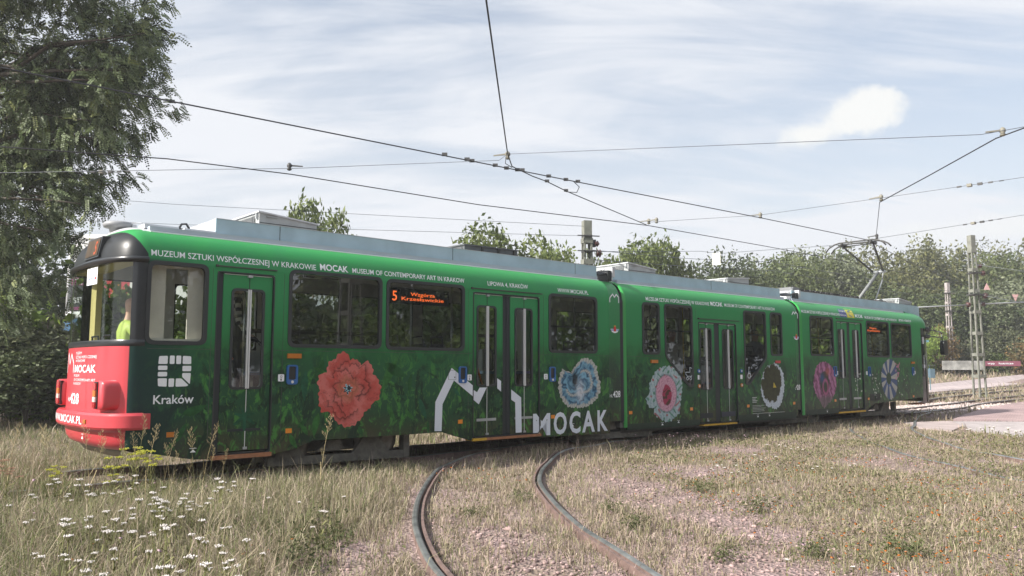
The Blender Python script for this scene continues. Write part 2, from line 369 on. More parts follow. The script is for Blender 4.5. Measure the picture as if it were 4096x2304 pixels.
def brick_mat(name, c1, c2, mort, scale, rot):
    mt, N, L, p = new_mat(name); tc = N.new('ShaderNodeTexCoord'); mp = N.new('ShaderNodeMapping'); mp.inputs['Rotation'].default_value = (0, 0, rot); L.new(tc.outputs['Object'], mp.inputs[0])
    b = N.new('ShaderNodeTexBrick'); b.inputs['Scale'].default_value = scale; b.inputs['Color1'].default_value = (*c1, 1); b.inputs['Color2'].default_value = (*c2, 1); b.inputs['Mortar'].default_value = (*mort, 1)
    b.inputs['Mortar Size'].default_value = .018; L.new(mp.outputs[0], b.inputs['Vector'])
    nz = N.new('ShaderNodeTexNoise'); nz.inputs['Scale'].default_value = 1.3; nz.inputs['Detail'].default_value = 7; L.new(tc.outputs['Object'], nz.inputs['Vector'])
    mx = N.new('ShaderNodeMixRGB'); mx.blend_type = 'OVERLAY'; mx.inputs[0].default_value = .5; L.new(b.outputs[0], mx.inputs[1]); L.new(nz.outputs[0], mx.inputs[2]); L.new(mx.outputs[0], p.inputs['Base Color'])
    p.inputs['Roughness'].default_value = .9
    bp = N.new('ShaderNodeBump'); bp.inputs['Strength'].default_value = .5; bp.inputs['Distance'].default_value = .01; bp.invert = True; L.new(b.outputs['Fac'], bp.inputs['Height']); L.new(bp.outputs[0], p.inputs['Normal'])
    return mt
PAVER = brick_mat('pink_pavers', (.44, .315, .31), (.38, .275, .27), (.20, .155, .15), 2.4, .9)
ASPH = mat('pale_asphalt', (.42, .375, .37), .92, var=.18, scale=3, bump=.5, bscale=90)
SLAB = mat('concrete_slab', (.42, .35, .335), .9, var=.22, scale=1.6, bump=.4, bscale=30)
def sheet(name, poly, m, dz, thick=.05):
    n = len(poly); top = [(x, y, Z(x, y) * 1 + dz) for x, y in poly]; bot = [(x, y, z - thick - .2) for x, y, z in top]
    o = MB().add(top + bot, [tuple(range(n))] + [(i, n + i, n + (i + 1) % n, (i + 1) % n) for i in range(n)]).build(name, m); tag(o, kind='structure'); return o
sheet('paved_path', [(11.45, 21.0), (12.9, 20.9), (14.8, 20.75), (18, 21.6), (24, 26), (31, 38), (26.2, 37.6), (22.7, 34.9), (20.9, 33.0), (17.5, 29.3), (15.6, 26.9), (13.6, 24.2), (11.9, 21.8)], PAVER, .034)
sheet('asphalt_path', [(10.7, 19.2), (11.4, 20.95), (12.9, 20.85), (14.8, 20.7), (18, 21.55), (24, 25.9), (31, 37.9), (40, 37), (30, 20), (15, 15.0), (10.3, 15.4), (10.05, 17.6)], ASPH, .022)
sheet('concrete_apron', [(9.9, 20.5), (11.4, 20.98), (10.68, 19.2), (9.6, 17.7), (9.35, 18.6)], SLAB, .028)
sheet('far_pavement', [(20.5, 41.2), (23.6, 45.0), (33, 53.5), (50, 66.5), (90, 100), (90, 104), (50, 70.5), (33, 56.5), (24, 50.5), (18.5, 44)], mat('pale_pink_pavement', (.46, .39, .385), .9, var=.12, scale=2), .10)

# tram geometry frame: each car has its own heading; x along, y across (0 = near side wall), z up
TH = (.8412, .8701, .8473); DD = (9.5419, 9.9718, 9.5966)
def car_frame(k): th = TH[k]; return Vector((-math.cos(th) * DD[k], math.sin(th) * DD[k], 0)), math.pi / 2 - th
def to_world(k, s, y, z=0):
    o, a = car_frame(k); return (o.x + s * math.cos(a) - y * math.sin(a), o.y + s * math.sin(a) + y * math.cos(a), z)

# ---- tracks
def catmull(P, n=8):
    P = [Vector(p) for p in P]; out = []
    for i in range(len(P) - 1):
        p0, p1, p2, p3 = P[max(i - 1, 0)], P[i], P[i + 1], P[min(i + 2, len(P) - 1)]
        for k in range(n):
            t = k / n; out.append(.5 * ((2 * p1) + (p2 - p0) * t + (2 * p0 - 5 * p1 + 4 * p2 - p3) * t * t + (3 * p1 - p0 - 3 * p2 + p3) * t ** 3))
    return out + [P[-1]]
def sweep(mb, path, prof, closed=True, top=.0):
    n = len(prof); vs = []; m = len(path)
    for i, p in enumerate(path):
        d = (path[min(i + 1, m - 1)] - path[max(i - 1, 0)]); d.z = 0; d.normalize(); x = Vector((d.y, -d.x, 0)); zb = Z(p.x, p.y)
        for a, b in prof: vs.append((p.x + x.x * a, p.y + x.y * a, zb + b))
    fs = [(i * n + k, i * n + (k + 1) % n, (i + 1) * n + (k + 1) % n, (i + 1) * n + k) for i in range(m - 1) for k in range(n)] + [tuple(range(n))[::-1], tuple(range((m - 1) * n, m * n))]
    mb.add(vs, fs); return n * (m - 1)
def rail(path, parent, name='rail', top=.088, w=.062, guard=0, step=8):
    mb = MB(); path = catmull([Vector((a, b, 0)) for a, b in path], step)
    h = w / 2; prof = [(-h, -.05), (-h, top - .01), (-h + .012, top), (h - .012, top), (h, top - .01), (h, -.05)]
    sweep(mb, path, prof)
    o = mb.build(name, [RUST, RAILTOP], parent)
    for i, f in enumerate(o.data.polygons):
        if f.normal.z > .3: f.material_index = 1
    if guard:
        mb = MB(); g = guard; sweep(mb, path, [(g - .011, -.05), (g - .011, top - .008), (g + .011, top - .008), (g + .011, -.05)]); mb.build('guard_rail', RUST, parent)
        mb = MB(); q = sorted((0, g)); sweep(mb, path, [(q[0], -.04), (q[0], top - .055), (q[1], top - .055), (q[1], -.04)]); mb.build('groove', DARKM, parent)
    return o
tr = empty('branch_track', (0, 0, 0), 'curved grooved tram track bending across the grass towards the viewer', 'track')
rail([(-.10, 3.2), (-.25, 4.3), (-.40, 5.09), (-.60, 5.81), (-.81, 6.87), (-.93, 7.99), (-.98, 8.9), (-.98, 9.93), (-.93, 11.06), (-.70, 12.1), (-.1, 13.4), (.9, 14.9), (2.2, 16.6), (3.6, 18.4)], tr, guard=.066, w=.052, top=.07, step=10)
rail([(1.35, 3.1), (1.13, 4.3), (.94, 5.13), (.76, 5.98), (.56, 6.87), (.39, 8.16), (.33, 9.56), (.37, 10.47), (.50, 11.39), (.72, 12.6), (1.25, 13.7), (2.2, 15.2), (3.5, 16.9), (4.9, 18.6)], tr, guard=-.066, w=.052, top=.07, step=10)
def car_pts(y, ss):
    out = []
    for k, s in ss: p = to_world(k, s, y); out.append((p[0], p[1]))
    return out
SS = [(0, -14), (0, -6), (0, 0), (0, 4), (0, 8), (1, 12), (1, 15), (2, 18), (2, 21), (2, 24)]
tr = empty('main_track', to_world(0, 3, 1.15), 'straight tram track that runs under the long green tram', 'track')
def rel(o, p): o.location = -Vector(p.location); return o
rel(rail(car_pts(.45, SS) + [(13.2, 25.2), (15.35, 27.4), (17.2, 29.8), (20.6, 33.5), (25.5, 38.3), (36, 48.6)], tr), tr)
rel(rail(car_pts(1.88, SS) + [(12.94, 26.6), (15.28, 29.11), (16.85, 30.77), (20.25, 34.73), (25.29, 39.86), (36, 50.3)], tr), tr)
tr = empty('side_track', (7.3, 14, 0), 'overgrown tram track curving out of the grass near the paved crossing', 'track')
rel(rail([(6.3, 8.0), (6.16, 11.55), (6.22, 12.64), (6.35, 13.72), (6.7, 15.28), (7.25, 17.26), (8.2, 19.7), (9.6, 22.3), (11.6, 25)], tr, top=.035), tr)
rel(rail([(7.6, 8.3), (7.46, 11.6), (7.5, 12.84), (7.64, 13.83), (7.95, 15.28), (8.45, 16.9), (9.0, 18.25), (9.5, 19.12), (10.4, 20.87), (11.6, 23.0), (13, 25)], tr, top=.055), tr)
tr = empty('far_track', (26, 46, 0), 'second tram track beyond the lattice mast at the right', 'track')
rel(rail([(14, 31.5), (20.18, 39.15), (27.26, 47.0), (37.47, 56.6), (60, 76)], tr, top=.13, w=.09), tr)
rel(rail([(15.2, 30.3), (18.2, 34.6), (25.87, 43.5), (33.5, 51.0), (60, 73.5)], tr, top=.13, w=.09), tr)

# ------------------------------------------------------------------ the tram
TW = 2.3
PROF = [(0, 2.60), (.004, 2.66), (.018, 2.74), (.05, 2.82), (.10, 2.89), (.17, 2.945), (.25, 2.985), (.38, 3.03), (.60, 3.065), (1.15, 3.10)]
def pin(z):
    if z <= 2.60: return 0.0
    for (a, b), (c, d) in zip(PROF, PROF[1:]):
        if z <= d: return a + (c - a) * (z - b) / (d - b)
    return PROF[-1][0]
T0 = Vector(to_world(0, 6.5, 1.15))
tram = empty('tram', T0, 'long green three-section articulated tram with printed flowers and a red end', 'tram')
def fix(o, k):
    c, a = car_frame(k); o.location = c - T0; o.rotation_euler.z = a; return o
def part(mb, name, mats, k, smooth=False, parent=None):
    o = mb.build(name, mats, parent or tram, smooth)
    return o if parent else fix(o, k)
def wall_grid(mb, s0, s1, holes, zb, ztop, y, step=.6, extra=()):
    S = {s0, s1, *extra}; ZZ = {ztop}
    for a, b, c, d in holes: S |= {a, b}; ZZ |= {c, d}
    q = s0 + step
    while q < s1: S.add(q); q += step
    S = sorted(x for x in S if s0 <= x <= s1); ZZ = sorted(ZZ | {.9, 1.6}); ZZ = [-1] + [z for z in ZZ if z <= ztop]
    for a, b in zip(S, S[1:]):
        if b - a < 1e-5: continue
        for c, d in zip(ZZ, ZZ[1:]):
            ms, mz = (a + b) / 2, (max(c, zb(ms)) if False else (c + d) / 2)
            if any(h[0] - 1e-6 <= ms <= h[1] + 1e-6 and h[2] - 1e-6 <= (c + d) / 2 <= h[3] + 1e-6 and c > -1 for h in holes): continue
            ca, cb = max(c, zb(a + 1e-4)), max(c, zb(b - 1e-4)); da, db = max(d, zb(a + 1e-4)), max(d, zb(b - 1e-4))
            if da - ca < 1e-5 and db - cb < 1e-5: continue
            mb.add([(a, y, ca), (b, y, cb), (b, y, db), (a, y, da)], [(0, 1, 2, 3)] if y < 1 else [(3, 2, 1, 0)])
def pw(pts):
    def f(s):
        for (a, b), (c, d) in zip(pts, pts[1:]):
            if a <= s <= c: return b + (d - b) * (s - a) / (c - a) if c > a else d
        return pts[0][1] if s < pts[0][0] else pts[-1][1]
    return f
CARS = [
 dict(s0=2.95, s1=10.86, liv=LIV1, zb=pw([(2.7, .50), (3.05, .42), (3.35, .33), (3.75, .305), (3.751, .305), (4.55, .31), (4.82, .363), (5.08, .448), (7.15, .446), (7.70, .29), (9.15, .265), (10.9, .235)]),
      win=[(2.945, 3.65, 1.648, 2.615), (4.685, 6.09, 1.645, 2.65), (6.158, 7.565, 1.637, 2.64), (9.35, 10.555, 1.636, 2.636)],
      doors=[(3.755, 4.49, .335, 2.548), (7.732, 9.14, .325, 2.548)], floor=.88),
 dict(s0=11.14, s1=17.02, liv=LIV, zb=pw([(11, .30), (17.3, .30)]),
      win=[(11.625, 12.145, 1.64, 2.637), (15.965, 16.46, 1.655, 2.64)], doors=[(13.355, 14.66, .27, 2.318)], floor=.42,
      poly=[[(12.28, 2.638), (13.165, 2.634), (13.175, 1.01), (13.0, 1.01), (12.285, 1.61)], [(14.935, 2.634), (15.808, 2.638), (15.81, 1.60), (15.11, 1.02), (14.945, 1.03)]]),
 dict(s0=17.55, s1=23.86, liv=LIV, zb=pw([(17.5, .29), (19.25, .29), (20.6, .30), (20.75, .33), (21.2, .465), (23.5, .53), (23.9, .54)]),
      win=[(17.94, 19.10, 1.675, 2.647), (20.88, 22.235, 1.675, 2.643), (22.35, 23.68, 1.675, 2.641)], doors=[(19.26, 20.64, .32, 2.556)], floor=.88)]
FARWIN = [[(2.95, 3.75), (4.0, 5.3), (5.45, 6.75), (6.9, 8.2), (8.35, 9.5), (9.62, 10.6)], [(11.5, 12.8), (12.95, 14.25), (14.4, 15.6), (15.75, 16.7)], [(17.9, 19.1), (19.25, 20.5), (20.65, 21.9), (22.05, 23.5)]]
def window(k, corners, r=.10, w=.045, y=0, flip=1, glass=None, name='window'):
    out = rounded(corners, r); inn = rounded(inset(corners, w), max(.02, r - w * .6))
    o = part(MB().ring(out, inn, y - .012 * flip, y + .045 * flip), name, RUBBER, k)
    yy = y + .012 * flip
    q = rounded(inset(corners, w * .8), r * .7); part(MB().add([(a, yy, b) for a, b in q], [tuple(range(len(q)))]), 'pane', glass or GLASS, k, parent=o); return o
for k, C in enumerate(CARS):
    s0, s1, liv = C['s0'], C['s1'], C['liv']; e = .035
    holes = [(a + e, b - e, c + e, min(d, 2.66) - e) for a, b, c, d in C['win']] + list(C['doors'])
    for P in C.get('poly', []):
        xs = [p[0] for p in P]; zs = [p[1] for p in P]; holes += [(min(xs) + e, max(xs) - e, min(zs) + e, max(zs) - e)]
    mb = MB(); wall_grid(mb, s0, s1, holes, C['zb'], 2.60, 0, extra=[q for q in (5.08, 7.15, 7.7, 4.55, 4.82, 20.75, 21.2) if s0 < q < s1])
    for P in C.get('poly', []):        # filler sheet beside the slanted lower edge of the window
        if k == 1 and P[0][0] < 13: mb.prism([(12.30, 1.62), (12.30, 1.03), (12.98, 1.03)], .002, .02)
        else: mb.prism([(15.79, 1.61), (15.13, 1.03), (15.79, 1.03)], .002, .02)
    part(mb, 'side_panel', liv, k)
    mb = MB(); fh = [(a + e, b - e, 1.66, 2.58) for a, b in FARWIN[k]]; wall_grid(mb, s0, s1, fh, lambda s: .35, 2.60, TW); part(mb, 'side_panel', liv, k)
    for a, b in FARWIN[k]: window(k, rc(a, b, 1.62, 2.62), y=TW, flip=-1, glass=GLASS_DOOR)
    # roof: curved eaves in body colour up to the white line, then pale roof
    mb = MB(); n = len(PROF); P2 = PROF + [(TW - a, b) for a, b in PROF[-2::-1]]; ns = 10; vs = []
    sr0 = s0 if k != 2 else s0; sr1 = s1 + (.02 if k == 0 else 0)
    for i in range(ns + 1):
        s = sr0 + (sr1 - sr0) * i / ns
        for a, b in P2: vs.append((s, a, b))
    m = len(P2); fs = []; mi = []
    for i in range(ns):
        for j in range(m - 1): fs.append((i * m + j, (i + 1) * m + j, (i + 1) * m + j + 1, i * m + j + 1)); mi.append(1 if 5 < j < m - 7 else 0)
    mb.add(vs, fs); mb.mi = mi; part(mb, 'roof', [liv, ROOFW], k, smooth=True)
    part(MB().box(s0 + .08, s1, .236, .262, 2.972, 2.992), 'gutter_strip', WHITE, k); part(MB().box(s0 + .08, s1, .262, .42, 2.985, 3.052), 'roof_edge', SILVER2, k)
    # inside
    f = C['floor']
    part(MB().box(s0 - .1, s1 + .1, .06, TW - .06, f - .12, f), 'floor', FLOORM, k)
    part(MB().box(s0, s1, .16, TW - .16, 2.80, 2.83), 'ceiling', LINING, k)
    mb = MB()
    for y in (.05, TW - .05):
        hh = holes if y < 1 else fh
        wall_grid(mb, s0, s1, [(a - .01, b + .01, c - .01, d + .01) for a, b, c, d in hh], lambda s: f, 2.82, y)
    part(mb, 'inner_lining', LINING, k)
    for c in C['win']: window(k, rc(c[0], c[1], c[2], min(c[3], 2.65)), glass=GLASS_CLEAR if c[0] < 3 else None)
    for P in C.get('poly', []): window(k, P, r=.09)
    # underframe box, dark
    if k == 0: mb = MB().box(2.95, 4.6, .12, TW - .12, .42, .80).box(4.6, 7.2, .12, TW - .12, .52, .80).box(7.2, 11.1, .12, TW - .12, .45, .80)
    elif k == 1: mb = MB().box(11.1, 17.1, .10, TW - .10, .20, .36)
    else: mb = MB().box(17.5, 20.7, .12, TW - .12, .40, .80).box(20.7, 25.0, .12, TW - .12, .56, .80)
    part(mb, 'underframe', DARKM, k)
for k, zz, spans in ((0, 1.60, [(2.98, 3.74), (4.52, 7.72), (9.16, 10.85)]), (1, 1.60, [(11.18, 12.26), (15.83, 17.0)]), (2, 1.63, [(17.6, 19.24), (20.67, 23.84)])):
    for a, b in spans: part(MB().box(a, b, -.002, .001, zz, zz + .005), 'belt_line', MATS['dark_metal'], k)
for k, ss in ((0, (3.70, 4.62, 7.64, 9.23)), (1, (13.28, 14.86)), (2, (19.2, 20.78))):
    for q in ss: part(MB().box(q, q + .004, -.002, .001, .5, 2.58), 'panel_line', MATS['dark_metal'], k)
# lower skirt strips
part(MB().box(11.16, 13.33, -.004, .03, .255, .365), 'lower_skirt', mat('dark_green_skirt', (.012, .03, .017), .5, var=.3, scale=9), 1)
part(MB().box(14.68, 16.95, -.004, .03, .255, .40), 'lower_skirt', MATS['dark_green_skirt'], 1)
part(MB().box(17.6, 19.24, -.004, .03, .288, .418), 'lower_skirt', MATS['dark_green_skirt'], 2)

# ---- doors
def leaf(k, a, b, z0, z1, ga, gb, g0, g1, y=.028, handle=True, bar=True, slot=None):
    out = rc(a, b, z0, z1); hole = rc(ga, gb, g0, g1)
    mb = MB(); S = [a, ga + .03, gb - .03, b]; ZZ = [z0, g0 + .03, g1 - .03, z1]
    for i in range(3):
        for j in range(3):
            if i == 1 and j == 1: continue
            mb.add([(S[i], y, ZZ[j]), (S[i + 1], y, ZZ[j]), (S[i + 1], y, ZZ[j + 1]), (S[i], y, ZZ[j + 1])], [(0, 1, 2, 3)])
    mb.box(a, a + .012, y - .004, y + .03, z0, z1).box(b - .012, b, y - .004, y + .03, z0, z1)
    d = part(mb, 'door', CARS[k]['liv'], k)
    part(MB().ring(rounded(hole, .07), rounded(inset(hole, .03), .05), y - .012, y + .02), 'window_seal', RUBBER, k, parent=d)
    q = rounded(inset(hole, .024), .05); part(MB().add([(u, y + .006, v) for u, v in q], [tuple(range(len(q)))]), 'pane', GLASS_DOOR, k, parent=d)
    c = (ga + gb) / 2 + .01
    if bar:
        part(MB().box(c - .022, c - .003, y - .022, y - .002, g0 + .01, g1 - .01).box(c + .005, c + .024, y - .022, y - .002, g0 + .01, g1 - .01), 'hinge_bar', ALU, k, parent=d)
        part(MB().box(c - .004, c + .004, y - .005, y, z0 + .03, g0), 'seam', ALU if k != 2 else GALV, k, parent=d)
        part(MB().box(c - .004, c + .004, y - .004, y, g1, z1), 'seam', RUBBER, k, parent=d)
        part(MB().box(c - .03, c + .03, y - .03, y, z1 - .035, z1 - .005).box(c - .025, c + .025, y - .02, y, z0 + .01, z0 + .04), 'hinge', GALV, k, parent=d)
    part(MB().box(a + .01, b - .01, y - .006, y, z1 - .012, z1 - .004), 'top_strip', ALU, k, parent=d)
    if slot: part(MB().box(*slot[0:2], y - .006, y, *slot[2:4]), 'step_slot', slot[4], k, parent=d)
for k, (a, b, c, d) in [(0, CARS[0]['doors'][0]), (0, CARS[0]['doors'][1]), (1, CARS[1]['doors'][0]), (2, CARS[2]['doors'][0])]:
    part(MB().ring(rounded(rc(a - .004, b + .004, c, d + .006), .06), rounded(rc(a + .012, b - .012, c + .012, d - .01), .05), -.006, .07), 'door_frame', RUBBER, k)
leaf(0, 3.84, 4.472, .385, 2.535, 3.945, 4.378, 1.12, 2.36, slot=(3.95, 4.37, .615, .645, RECESS))
part(MB().box(3.765, 3.838, .03, .05, .36, 2.53), 'door_post', RECESS, 0)
leaf(0, 7.748, 8.355, .35, 2.535, 7.822, 8.226, 1.097, 2.356, slot=(7.83, 8.22, .572, .612, GALV))
leaf(0, 8.515, 9.125, .345, 2.53, 8.61, 9.005, 1.09, 2.354, slot=(8.61, 9.0, .572, .61, GALV))
part(MB().box(8.357, 8.513, .03, .06, .34, 2.53).box(8.43, 8.44, .024, .03, .34, 2.53), 'door_post', RECESS, 0)
leaf(1, 13.368, 13.915, .30, 2.305, 13.425, 13.826, .947, 2.207, slot=(13.37, 13.81, .378, .478, RECESS))
leaf(1, 14.085, 14.645, .285, 2.303, 14.19, 14.58, .95, 2.205, slot=(14.11, 14.6, .386, .484, mat('blue_grey_step', (.03, .035, .06), .5)))
part(MB().box(13.917, 14.083, .03, .06, .29, 2.30), 'door_post', RECESS, 1)
leaf(2, 19.285, 19.858, .375, 2.545, 19.368, 19.725, 1.13, 2.372, slot=(19.3, 19.7, .60, .65, GALV))
leaf(2, 20.0, 20.60, .37, 2.545, 20.14, 20.49, 1.135, 2.375, slot=(20.1, 20.5, .60, .65, GALV))
part(MB().box(19.86, 19.998, .03, .06, .37, 2.54), 'door_post', RECESS, 2)
part(MB().box(3.75, 4.50, -.03, .16, .295, .345), 'door_sill', SILLB, 0)
part(MB().box(7.99, 9.145, -.03, .16, .283, .322), 'door_sill', SILLB, 0); part(MB().box(7.72, 7.988, -.03, .16, .283, .322), 'door_sill', SILLY, 0)
part(MB().box(13.44, 14.59, -.02, .16, .225, .258), 'door_sill', SILLY, 1); part(MB().box(19.21, 20.63, -.02, .16, .275, .315), 'door_sill', SILLY, 2)
for k, a, b, z in ((0, 3.73, 4.515, 2.608), (0, 7.69, 9.2, 2.602), (1, 13.34, 14.787, 2.381), (2, 19.26, 20.73, 2.62)):
    part(MB().box(a, b, -.02, .005 + pin(z), z, z + .012).box(a, a + .025, -.028, .005 + pin(z), z - .008, z + .02), 'drip_rail', DARKM, k)
# step wells behind the doors
for k, a, b in ((0, 3.76, 4.49), (0, 7.74, 9.13), (2, 19.27, 20.63)):
    part(MB().box(a, b, .5, .52, .33, .88).box(a, b, .1, .5, .33, .36).box(a, b, .28, .5, .36, .62), 'step_well', FLOORM, k)

# ---- red end of the first car
SX, AX, EX = 2.95, .39, .77
def plan(al, out=0.0, front=0.0):
    c, s = math.cos(al), math.sin(al); sg = 1 if c >= 0 else -1
    return SX - (AX - front + out) * abs(s) ** EX, 1.15 + sg * (1.15 - 0 + out) * abs(c) ** EX
def plan_skin(mb, zs, out, a0=0, a1=180, n=40, inset_fn=None):
    base = len(mb.v); m = n + 1; vs = []
    for j, z in enumerate(zs):
        for i in range(m):
            al = R(a0 + (a1 - a0) * i / n); o = out[j] if isinstance(out, (list, tuple)) else out; s, y = plan(al, o); vs.append((s, y, z))
    fs = [(j * m + i, (j + 1) * m + i, (j + 1) * m + i + 1, j * m + i + 1) for j in range(len(zs) - 1) for i in range(n)]
    mb.add(vs, fs); return mb
part(plan_skin(MB(), [.46, .50, .56, .68], [-.14, -.06, -.02, 0], 8, 164), 'front_apron', RED, 0, True)
part(plan_skin(MB(), [.66, 1.0, 1.3, 1.63], [0, 0, 0, 0], 12, 163.5), 'front_panel', RED, 0, True)
part(plan_skin(MB(), [.48, 1.0, 1.63], 0, 163, 180, 8), 'corner_panel', LIV1, 0, True)
part(plan_skin(MB(), [.48, 1.0, 1.63], 0, 0, 13, 8), 'corner_panel', LIV1, 0, True)
part(plan_skin(MB(), [1.625, 1.64, 1.685, 1.70], [0, .008, .008, 0]), 'windscreen_base', BLACK, 0, True)
for a_, b_ in ((163, 180), (40, 47), (0, 12)): part(plan_skin(MB(), [1.69, 2.61], 0, a_, b_, 6), 'windscreen_pillar', BLACK, 0, True)
part(plan_skin(MB(), [1.69, 2.0, 2.3, 2.61], -.006, 11, 164), 'windscreen', GLASS_CLEAR, 0, True)
part(plan_skin(MB(), [2.58, 2.60, 2.635, 2.65], [.0, .035, .04, .01]), 'visor', BLACK, 0, True)
mb = MB(); rings = [(2.635, 0), (2.74, .02), (2.82, .05), (2.89, .10), (2.945, .17), (2.985, .24), (3.03, .30), (3.06, .345), (3.10, .385)]; n = 40; vs = []
for z, i in rings:
    hw = pin(z) if z < 3.09 else 1.10
    for q in range(n + 1):
        al = math.pi * q / n; c, s_ = math.cos(al), math.sin(al); sg = 1 if c >= 0 else -1
        vs.append((SX + .001 - max(.0, AX - i * .8 - (.05 if i > .38 else 0)) * abs(s_) ** EX, 1.15 + sg * (1.15 - hw) * abs(c) ** EX, z))
m = n + 1; fs = [(j * m + i, (j + 1) * m + i, (j + 1) * m + i + 1, j * m + i + 1) for j in range(len(rings) - 1) for i in range(n)] + [tuple(range((len(rings) - 1) * m, len(rings) * m))]
mb.add(vs, fs); part(mb, 'front_dome', DOME, 0, True)
# bumper
def bump_ring(z0, z1, a0, a1, o0, o1, name, m):
    mb = MB(); n = 72; vs = []; prof = [(o0, z0), (o1 - .02, z0 + .004), (o1, z0 + .03), (o1, z1 - .03), (o1 - .02, z1 - .003), (o0, z1)]; q = len(prof)
    for i in range(n + 1):
        al = R(a0 + (a1 - a0) * i / n)
        for o, z in prof: s, y = plan(al, o); vs.append((s, y, z))
    fs = [(i * q + j, i * q + j + 1, (i + 1) * q + j + 1, (i + 1) * q + j) for i in range(n) for j in range(q - 1)] + [tuple(range(q)), tuple(range(n * q, n * q + q))[::-1]]
    mb.add(vs, fs)
    # straight wings along both sides
    for sgn, yb in ((-1, 0), (1, TW)):
        mb.add([(SX - .02, yb + sgn * (o1 - .005), z0 + .01), (3.035, yb + sgn * .045, z0 + .01), (3.035, yb + sgn * .045, z1 - .01), (SX - .02, yb + sgn * (o1 - .005), z1 - .01),
                (SX - .02, yb, z0 + .01), (3.035, yb, z0 + .01), (3.035, yb, z1 - .01), (SX - .02, yb, z1 - .01)], [(0, 1, 2, 3), (1, 5, 6, 2), (3, 2, 6, 7), (0, 4, 5, 1)])
    return part(mb, name, m, 0, False)
bump_ring(.69, .88, 0, 180, -.02, .10, 'bumper', RED)
def lamp_pod(side):
    mb = MB(); yc = .25 if side < 0 else 2.05; vs = []; n = 28
    # pod swells out of the front panel
    for f, sc in ((2.90, 1.05), (2.64, 1.05), (2.585, 1.0), (2.56, .90)):
        for q in range(n):
            a = 2 * math.pi * q / n; cy = abs(math.cos(a)) ** .38 * (1 if math.cos(a) >= 0 else -1); cz = abs(math.sin(a)) ** .38 * (1 if math.sin(a) >= 0 else -1)
            vs.append((f, yc + cy * .15 * sc, 1.075 + cz * .165 * (1 + (sc - 1) * .4)))
    fs = [(j * n + i, j * n + (i + 1) % n, (j + 1) * n + (i + 1) % n, (j + 1) * n + i) for j in range(3) for i in range(n)] + [tuple(range(3 * n, 4 * n))]
    o = part(mb.add(vs, fs), 'lamp_housing', RED, 0, True)
    yl = yc + (.075 if side < 0 else -.075); y0, y1 = yl - .05, yl + .05
    part(MB().box(2.548, 2.58, y0 - .014, y1 + .014, .925, 1.225), 'lamp_bezel', RUBBER, 0, parent=o)
    for z0, z1, m in ((1.135, 1.212, REDLENS), (1.062, 1.13, ORANGEL), (1.002, 1.058, CLEARL), (.936, .998, REDLENS)):
        part(MB().box(2.530, 2.552, y0, y1, z0, z1), 'lamp_lens', m, 0, parent=o)
lamp_pod(-1); lamp_pod(1)
part(plan_skin(MB(), [.36, .37, .42, .47], [-.34, -.24, -.20, -.22], 40, 150), 'lower_guard', mat('dusty_guard', (.24, .21, .15), .85), 0, True)
part(MB().box(2.49, 2.505, .46, .54, .755, .80), 'reflector', ORANGEL, 0)
def on_front(out):            # unrolled front: x measured across from the near side
    def f(x, z):
        # find the angle where y = x
        c = min(1, abs((x - 1.15) / 1.15)) ** (1 / EX); al = math.acos(max(-1, min(1, c if x > 1.15 else -c))); s, y = plan(al, out); return (s, y, z)
    return f
FR = on_front(.004); FB = on_front(.105)
def fl(body, ya, yb, z, cap, bold=.0, pl=FR, m=WHITE): return fix(lettering(body, -yb, -ya, z, cap, m, tram, lambda x, zz: pl(-x, zz), bold), 0)
fl('MUZEUM', 1.02, 1.27, 1.545, .03); fl('SZTUKI WSPÓŁCZESNEJ', .52, 1.27, 1.495, .032); fl('W KRAKOWIE', .88, 1.27, 1.452, .03)
fl('MOCAK', .52, 1.30, 1.33, .085, .02); fl('MUSEUM', 1.08, 1.32, 1.275, .03); fl('OF CONTEMPORARY ART', .52, 1.32, 1.225, .03); fl('IN KRAKOW', 1.0, 1.32, 1.18, .03)
fl('HL', 1.47, 1.58, .975, .05, .01); fl('428', 1.05, 1.46, .955, .12, .02)
fl('WWW.MOCAK.PL', .62, 1.90, .745, .085, .012, FB)
def stroke(pts, w, place, k, name='emblem', m=WHITE):
    mb = MB()
    for (a, b), (c, d) in zip(pts, pts[1:]):
        v = Vector((c - a, d - b)); l = v.length; v /= l; nx, nz = -v.y * w / 2, v.x * w / 2; ex, ez = v.x * w * .35, v.y * w * .35
        Q = [(a - ex + nx, b - ez + nz), (a - ex - nx, b - ez - nz), (c + ex - nx, d + ez - nz), (c + ex + nx, d + ez + nz)]
        mb.add([place(*q) for q in Q], [(0, 1, 2, 3)])
    return part(mb, name, m, k)
stroke([(-1.78, 1.33), (-1.77, 1.46), (-1.70, 1.56), (-1.59, 1.43), (-1.50, 1.55), (-1.37, 1.44), (-1.37, 1.33)], .022, lambda x, z: FR(-x, z), 0)
part(MB().add([FR(.86 - 0, .56), FR(.80, .56), FR(.83, .60)], [(0, 1, 2)]).add([FR(.87, .612), FR(.79, .612), FR(.79, .618), FR(.87, .618)], [(0, 1, 2, 3)]), 'jack_mark', WHITE, 0)
